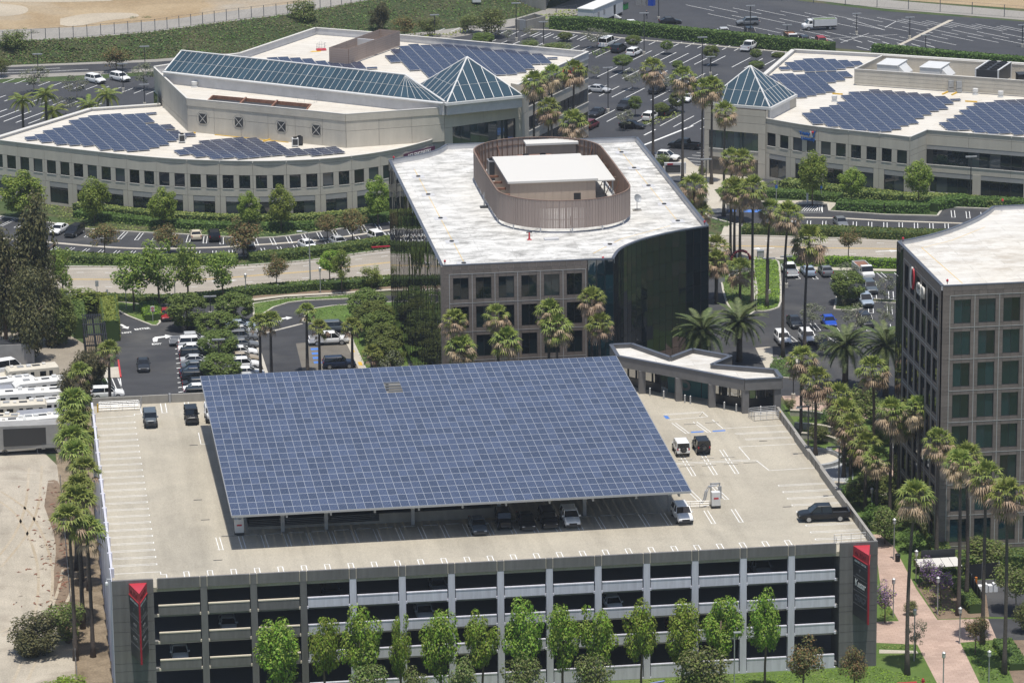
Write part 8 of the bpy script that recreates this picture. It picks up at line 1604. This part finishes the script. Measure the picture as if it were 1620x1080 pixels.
PLM = [(1413, 975, 912, 'beside the brick walk near the garage corner'), (1449, 920, 868, 'right of the garage corner above the walk'), (1483, 972, 910, 'under the purple blossom'), (1518, 1018, 958, 'at the crossing of the brick walks'), (1446, 1045, 960, 'beside the small dark tree on the lawn'), (1492, 1092, 1028, 'in the middle of the near brick walk'), (1564, 1090, 1026, 'right of the near brick walk'), (1414, 885, 818, 'at the bend beside the litter bin'), (1379, 820, 770, 'behind the parapet near the pickup'), (389, 468, 432, 'on the verge left of the red tree'), (507, 464, 422, 'on the verge near the tall street lamp'), (200, 490, 452, 'at the entrance lane island'), (277, 470, 440, 'behind the tallest verge trees')]
for px, base, top, l in PLM: park_lamp(px, base, top, 'slim lantern post '+l)
for px, base, top, l, k in [(491, 452, 366, 'tall curved street lamp beside the street', 'street'), (1244, 455, 405, 'twin headed lamp in the bright green bed', 'lot'), (1216, 465, 408, 'lamp post on the bright green bed', 'lot'), (333, 500, 468, 'lot lamp between the first clipped trees', 'lot'), (347, 580, 536, 'lot lamp standing in the third clipped tree', 'lot'), (1255, 630, 578, 'lamp post on the pink paving by the pavilion', 'lot'), (1535, 320, 248, 'twin headed lamp before the ribbon windows', 'lot'), (1117, 320, 252, 'lamp on the plaza before the tower', 'lot'),
    (61, 130, 86, 'lot lamp at the foot of the slope, left', 'lot'), (230, 118, 74, 'lot lamp at the foot of the slope, right', 'lot'), (195, 145, 101, 'lot lamp between the two white cars', 'lot'), (229, 168, 134, 'lot lamp before the upper block end', 'lot'), (487, 46, 14, 'lamp above the big roof by the dark tree', 'street'), (688, 60, 24, 'lamp behind the back roof edge', 'lot'), (817, 65, 6, 'lamp in the far lot left of the bin yard', 'lot'), (860, 76, 35, 'lamp beside the white van', 'lot'), (962, 178, 108, 'lamp near the silver sedan', 'lot'), (1019, 87, 22, 'lamp by the camper van', 'lot'), (1111, 124, 60, 'lamp in front of the long hedge', 'lot'), (1187, 58, 10, 'lamp behind the dark car at the hedge', 'lot'), (1245, 80, 40, 'lamp at the stake bed truck', 'lot'), (1355, 55, 22, 'lamp right of the landscaping truck', 'lot'), (1439, 62, 28, 'lamp beside the pale swale', 'lot'), (1464, 92, 56, 'lamp behind the roof screen hedge', 'lot'), (1617, 75, 40, 'lamp at the right edge of the upper lot', 'lot'), (1042, 32, -10, 'lamp at the top edge of the upper lot', 'lot'), (1124, 120, 90, 'lamp by the flat topped tree', 'lot')]: park_lamp(px, base, top, l, k)
# street furniture
def post_sign(px, base, top, label, board, w=.8, h=.9, z=0, cat='sign'):
    x, y = G(px, base, z); k = FPX/(Vector((x, y, z))-CAM).dot(FW); H_ = (base-top)/k/.965; t = thing('road_sign', label, cat, (x, y, z)); B().tube([(0, 0, 0), (0, 0, H_)], .06, 6).obj('post', M['galv'], t, world=False); B().box(-w/2, -.1, H_-h, w/2, -.06, H_).obj('board', M[board], t, world=False); return t, H_
t, H_ = post_sign(242, 510, 484, 'white do not enter sign with a red disc by the entrance', 'sign_white', .6, .85)
b = B(); n = 20; P = [(.24*math.cos(2*math.pi*i/n), .24*math.sin(2*math.pi*i/n)) for i in range(n)]; b.add([(x, -.11, H_-.35+z) for x, z in P], [tuple(range(n))]); b.obj('red_disc', M['red'], t, world=False); B().box(-.15, -.125, H_-.39, .15, -.118, H_-.31).obj('white_bar', M['sign_white'], t, world=False); B().box(-.22, -.115, H_-.8, .22, -.105, H_-.68).obj('red_line', M['red'], t, world=False)
post_sign(154, 470, 444, 'grey backed sign on the street before the dark trees', 'galv', .5, .9); post_sign(170, 480, 458, 'second small grey sign on the street verge', 'grey_metal', .35, .7)
for px, l in ((1228, 'left blue accessible parking sign'), (1299, 'right blue accessible parking sign')): post_sign(px, 316 if px < 1250 else 318, 293, l+' below the right building', 'sign_blue', .4, .6)
post_sign(1277, 324, 305, 'white post before the right building hedge', 'sign_white', .3, 1.6)
x, y = G(1068, 275); t = thing('sign_wall', 'low white sign wall with a black directory panel beside the plaza', 'sign', (x, y), -.1); B().box(-1.9, -.3, 0, 1.9, .3, 2.0).obj('wall', M['parapet_white'], t, world=False); B().box(-1.7, -.36, .3, .9, -.31, 1.6).obj('directory', M['sign_black'], t, world=False); B().box(-1.4, -.37, 1.65, -.4, -.31, 1.95).obj('red_band', M['red_deep'], t, world=False)
for k in range(3): B().box(-1.5, -.37, .55+.3*k, .7, -.362, .6+.3*k).obj('directory_line', M['sign_grey'], t, world=False)
# red steel ring sculpture by the street
x, y = G(1172, 413); t = thing('ring_sculpture', 'dark red half ring sculpture between the palm trunks', 'sculpture', (x, y)); B().tube([(1.5*math.cos(a), 0, 1.5*math.sin(a)+.2) for a in [math.pi*i/14 for i in range(15)]], .22, 8).obj('ring', M['maroon'] if 'maroon' in M else PAINT['maroon'], t, world=False)
for i, (px, py) in enumerate(((1141, 447), (1203, 408))): x, y = G(px, py); t = thing('utility_box', ('grey utility box by the drive', 'grey utility box at the green bed')[i], 'utility box', (x, y)); B().box(-.5, -.4, 0, .5, .4, 1.2).obj('case', M['grey_metal'], t, world=False); B().box(-.55, -.45, 1.2, .55, .45, 1.28).obj('lid', M['galv'], t, world=False)
# trellis at the entrance lane
t = thing('trellis', 'dark slatted trellis over a bin yard between ivy hedges', 'trellis', (*G(149, 540), 0)); x0, x1, y0, y1 = -34.6, -31.5, 104.0, 121.0
for x in (x0, (x0+x1)/2, x1):
    for y in (y0, 110, 116, y1): B().box(x-.1, y-.1, 0, x+.1, y+.1, 2.9).obj('post', M['dark_metal'], t)
for y in (y0, 110, 116, y1): B().box(x0-.2, y-.1, 2.8, x1+.2, y+.1, 3.0).obj('beam', M['dark_metal'], t)
for k in range(13): B().box(x0+.02+(x1-x0)*k/12-.05, y0-.3, 3.0, x0+.02+(x1-x0)*k/12+.05, y1+.3, 3.16).obj('slat', M['black'], t)
B().box(x0, y0, .02, x1, y1, .06).obj('yard_floor', M['litter_soil'], t)
B().box(x0+.2, y0+.3, 0, x1-.2, y0+.5, 1.9).obj('gate', M['yellow_paint'] if 0 else M['mulch'], t)
# terraces and basin in the park
for i, (px, l) in enumerate((([(1250, 657), (1290, 660), (1335, 672), (1370, 690)], 'back low curved terrace wall on the park lawn'), ([(1257, 677), (1300, 681), (1340, 692), (1360, 706)], 'middle low curved terrace wall on the park lawn'), ([(1268, 693), (1300, 696), (1322, 702), (1335, 712)], 'front low curved terrace wall by the basin'))):
    P = smooth_path(GP(px), 5); t = thing('terrace_wall', l, 'wall', (P[0][0], P[0][1], 0))
    for p, q in zip(P, P[1:]): B().bar(p, q, .45, 0, .75).obj('wall_block', M['kerb'], t); B().bar(p, q, .55, .755, .83).obj('cap_stone', M['walk'], t)
t = thing('basin_rim', 'round pale stone rim of the dry basin beside the right parapet', 'basin', (c0[0], c0[1], 0))
for p, q in zip(ring, ring[1:]): B().bar(p, q, .55, 0, .5).obj('rim_stone', M['stone_grey'], t)
b = B(); q = GP([(1415, 747), (1486, 742)]); t = thing('glass_fountain_wall', 'pale water wall of stacked glassy sheets at the foot of the right block', 'water wall', (*q[0], 0))
for k in range(4): B().bar((q[0][0], q[0][1]+.5*k), (q[1][0], q[1][1]+.5*k), .4, 0, 1.1+1.0*k).obj('wall_tier', M['stone_grey'], t)
B().bar((q[0][0], q[0][1]-1), (q[1][0], q[1][1]-1), .5, 0, .7).obj('base_wall', M['granite_pale'], t)
# awning frames and small things near the right block
t = thing('canopy_roofs', 'row of white translucent awning panels behind the purple trees', 'awning', (*G(1480, 890), 0)); p0, p1 = G(1451, 924, 0), G(1518, 920, 0)
for k in range(5):
    a, c = lerp(p0, p1, k/5+.005), lerp(p0, p1, (k+1)/5-.005); B().add([(a[0], a[1]-1.2, 2.4), (c[0], c[1]-1.2, 2.4), (c[0], c[1]+1.6, 2.6), (a[0], a[1]+1.6, 2.6), (a[0], a[1]-1.2, 2.44), (c[0], c[1]-1.2, 2.44), (c[0], c[1]+1.6, 2.64), (a[0], a[1]+1.6, 2.64)], [(3, 2, 1, 0), (4, 5, 6, 7), (0, 1, 5, 4), (1, 2, 6, 5), (2, 3, 7, 6), (3, 0, 4, 7)]).obj('awning_panel', M['coping_pale'], t)
for a in (p0, p1, lerp(p0, p1, .5)): B().tube([(a[0], a[1]-1.1, 0), (a[0], a[1]-1.1, 2.4)], .05, 6).obj('post', M['dark_metal'], t)
B().bar((p0[0]+1, p0[1]+2.4), (p1[0], p1[1]+2.4), .15, 0, 3.4).obj('back_screen', M['green_box'] if 0 else M['dark_metal'], t)
x, y = G(1544, 925); t = thing('orange_post', 'orange marker post behind the dark fence', 'post', (x, y)); B().lathe([(.16, 0), (.16, 1.0), (.0, 1.05)], 10).obj('tube', M['orange'], t, world=False)
x, y = G(1560, 935); t = thing('stacked_chairs', 'white plastic furniture stacked behind the dark fence', 'furniture', (x, y)); b = B(); [b.box(-1+.6*k, -.4, 0, -.5+.6*k, .4, .8+.2*(k % 2)) for k in range(4)]; b.obj('furniture_stack', M['sign_white'], t, world=False)
x, y = G(1415, 888); t = thing('litter_bin', 'dark litter bin beside the brick walk', 'bin', (x+.4, y)); B().lathe([(.3, 0), (.34, .9), (.25, 1.0), (.0, 1.02)], 12).obj('drum', M['black'], t, world=False); B().lathe([(.33, .85), (.36, .88), (.33, .92)], 12, cap=False).obj('rim', M['dark_metal'], t, world=False)
x, y = G(1455, 1082); t = thing('hydrant', 'red hydrant at the bottom edge on the lawn', 'hydrant', (x+.3, y-.3)); B().lathe([(.14, 0), (.12, .6), (.16, .62), (.1, .8), (.0, .85)], 10).obj('barrel', M['red'], t, world=False); B().box(-.22, -.06, .4, .22, .06, .52).obj('outlets', M['red'], t, world=False)
for i, (px, l) in enumerate(((978, 'left red valve at the bottom edge below the garage'), (992, 'right red valve at the bottom edge below the garage'))): x, z = GY(px, 1078, -47.5); t = thing('fire_valve', l, 'valve', (x, -47.5)); B().lathe([(.13, 0), (.13, .7), (.2, .75), (.1, 1.0), (.0, 1.02)], 10).obj('riser', M['red'], t, world=False); B().box(-.4, -.08, .5, .4, .08, .66).obj('pipe_arm', M['red'], t, world=False)
t = thing('red_bench', 'red kerb block at the bottom edge on the front lawn', 'block', (*G(1435, 1083), 0)); B().box(-1.1, -.2, 0, 1.1, .2, .3).obj('block', M['red'], t, world=False); B().box(-1.0, -.25, .0, 1.0, .25, .1).obj('base', M['red_deep'], t, world=False)
x, z = GY(1030, 1066, -42.5); t = thing('pipe_lift', 'blue steel trolley beside the garage base', 'trolley', (x, -42.5)); B().tube([(-1.5, 0, .5), (1.5, 0, .9)], .1, 6).obj('arm', PAINT['blue'], t, world=False); B().box(-1.6, -.3, .1, -.2, .3, .4).obj('base', PAINT['blue'], t, world=False)
x, z = GY(1162, 1000, -48); t = thing('lamp_post', 'grey post standing among the trees before the garage', 'lamp', (x, -48)); B().tube([(0, 0, 0), (0, 0, z)], .07, 8).obj('pole', M['galv'], t, world=False); B().box(-.1, -.2, z-.05, .7, .2, z+.06).obj('lamp_head', M['grey_metal'], t, world=False)
x, y = G(612, 394); t = thing('red_bench', 'long red bench beside the mirror glass corner', 'bench', (x-1, y), .1); B().box(-1.5, -.3, .35, 1.5, .3, .5).obj('seat', M['red_deep'], t, world=False); B().box(-1.3, -.2, 0, -1.1, .2, .35).obj('leg', M['kerb'], t, world=False); B().box(1.1, -.2, 0, 1.3, .2, .35).obj('leg', M['kerb'], t, world=False)
# palm litter on the dirt lot
b = B()
for _ in range(520):
    px, py = random.uniform(20, 108), random.uniform(770, 1010)
    if random.random() > (px/110)**2: continue
    x, y = G(px, py); a = random.random()*6.28; L = random.uniform(.3, 1.1); b.add([(x, y, .03), (x+L*math.cos(a), y+L*math.sin(a), .1), (x+L*.4*math.cos(a+.6), y+L*.4*math.sin(a+.6), .14)], [(0, 1, 2)])
o = b.obj('fallen_fronds', M['rust']); o['kind'] = 'stuff'
# one person walking in the upper lot
x, y = G(1023, 30); t = thing('person', 'person in dark clothes walking in the upper lot', 'person', (x, y), .6)
me = bpy.data.meshes.new('person_body'); J = [(0, 0, .95), (0, 0, 1.2), (0, 0, 1.45), (0, 0, 1.55), (0, .01, 1.68), (-.09, .0, .92), (-.10, .12, .50), (-.10, .02, .06), (-.10, .16, .03), (.09, 0, .92), (.10, -.05, .50), (.10, -.22, .10), (.10, -.10, .03), (-.20, 0, 1.42), (-.26, -.06, 1.15), (-.25, .05, .92), (.20, 0, 1.42), (.26, .06, 1.15), (.25, .2, .95)]
me.from_pydata(J, [(0, 1), (1, 2), (2, 3), (3, 4), (0, 5), (5, 6), (6, 7), (7, 8), (0, 9), (9, 10), (10, 11), (11, 12), (2, 13), (13, 14), (14, 15), (2, 16), (16, 17), (17, 18)], []); o = inst(me, 'body', t); mod = o.modifiers.new('skin', 'SKIN')
R_ = [.15, .14, .15, .06, .10, .09, .06, .045, .04, .09, .06, .045, .04, .07, .045, .035, .07, .045, .035]
for i, v in enumerate(me.skin_vertices[0].data): v.radius = (R_[i], R_[i]); v.use_root = i == 0
o.modifiers.new('sub', 'SUBSURF').render_levels = 1; me.materials.append(M['cloth_dark']); B().lathe([(.0, 1.62), (.09, 1.66), (.10, 1.74), (.05, 1.83), (.0, 1.84)], 10).obj('head', M['skin'], t, world=False)
# ------------------------------------------------------------------ the thin summer haze over the whole site
hz = bpy.data.materials.new('haze'); hz.use_nodes = True; n_ = hz.node_tree.nodes; n_.remove(n_['Principled BSDF']); pvn = n_.new('ShaderNodeVolumePrincipled')
pvn.inputs['Color'].default_value = (.80, .88, 1, 1); pvn.inputs['Density'].default_value = .00008; pvn.inputs['Anisotropy'].default_value = .2
hz.node_tree.links.new(pvn.outputs[0], n_['Material Output'].inputs['Volume'])
B().box(-950, -520, -1.5, 950, 2520, 156).obj('haze', hz, kind='stuff')
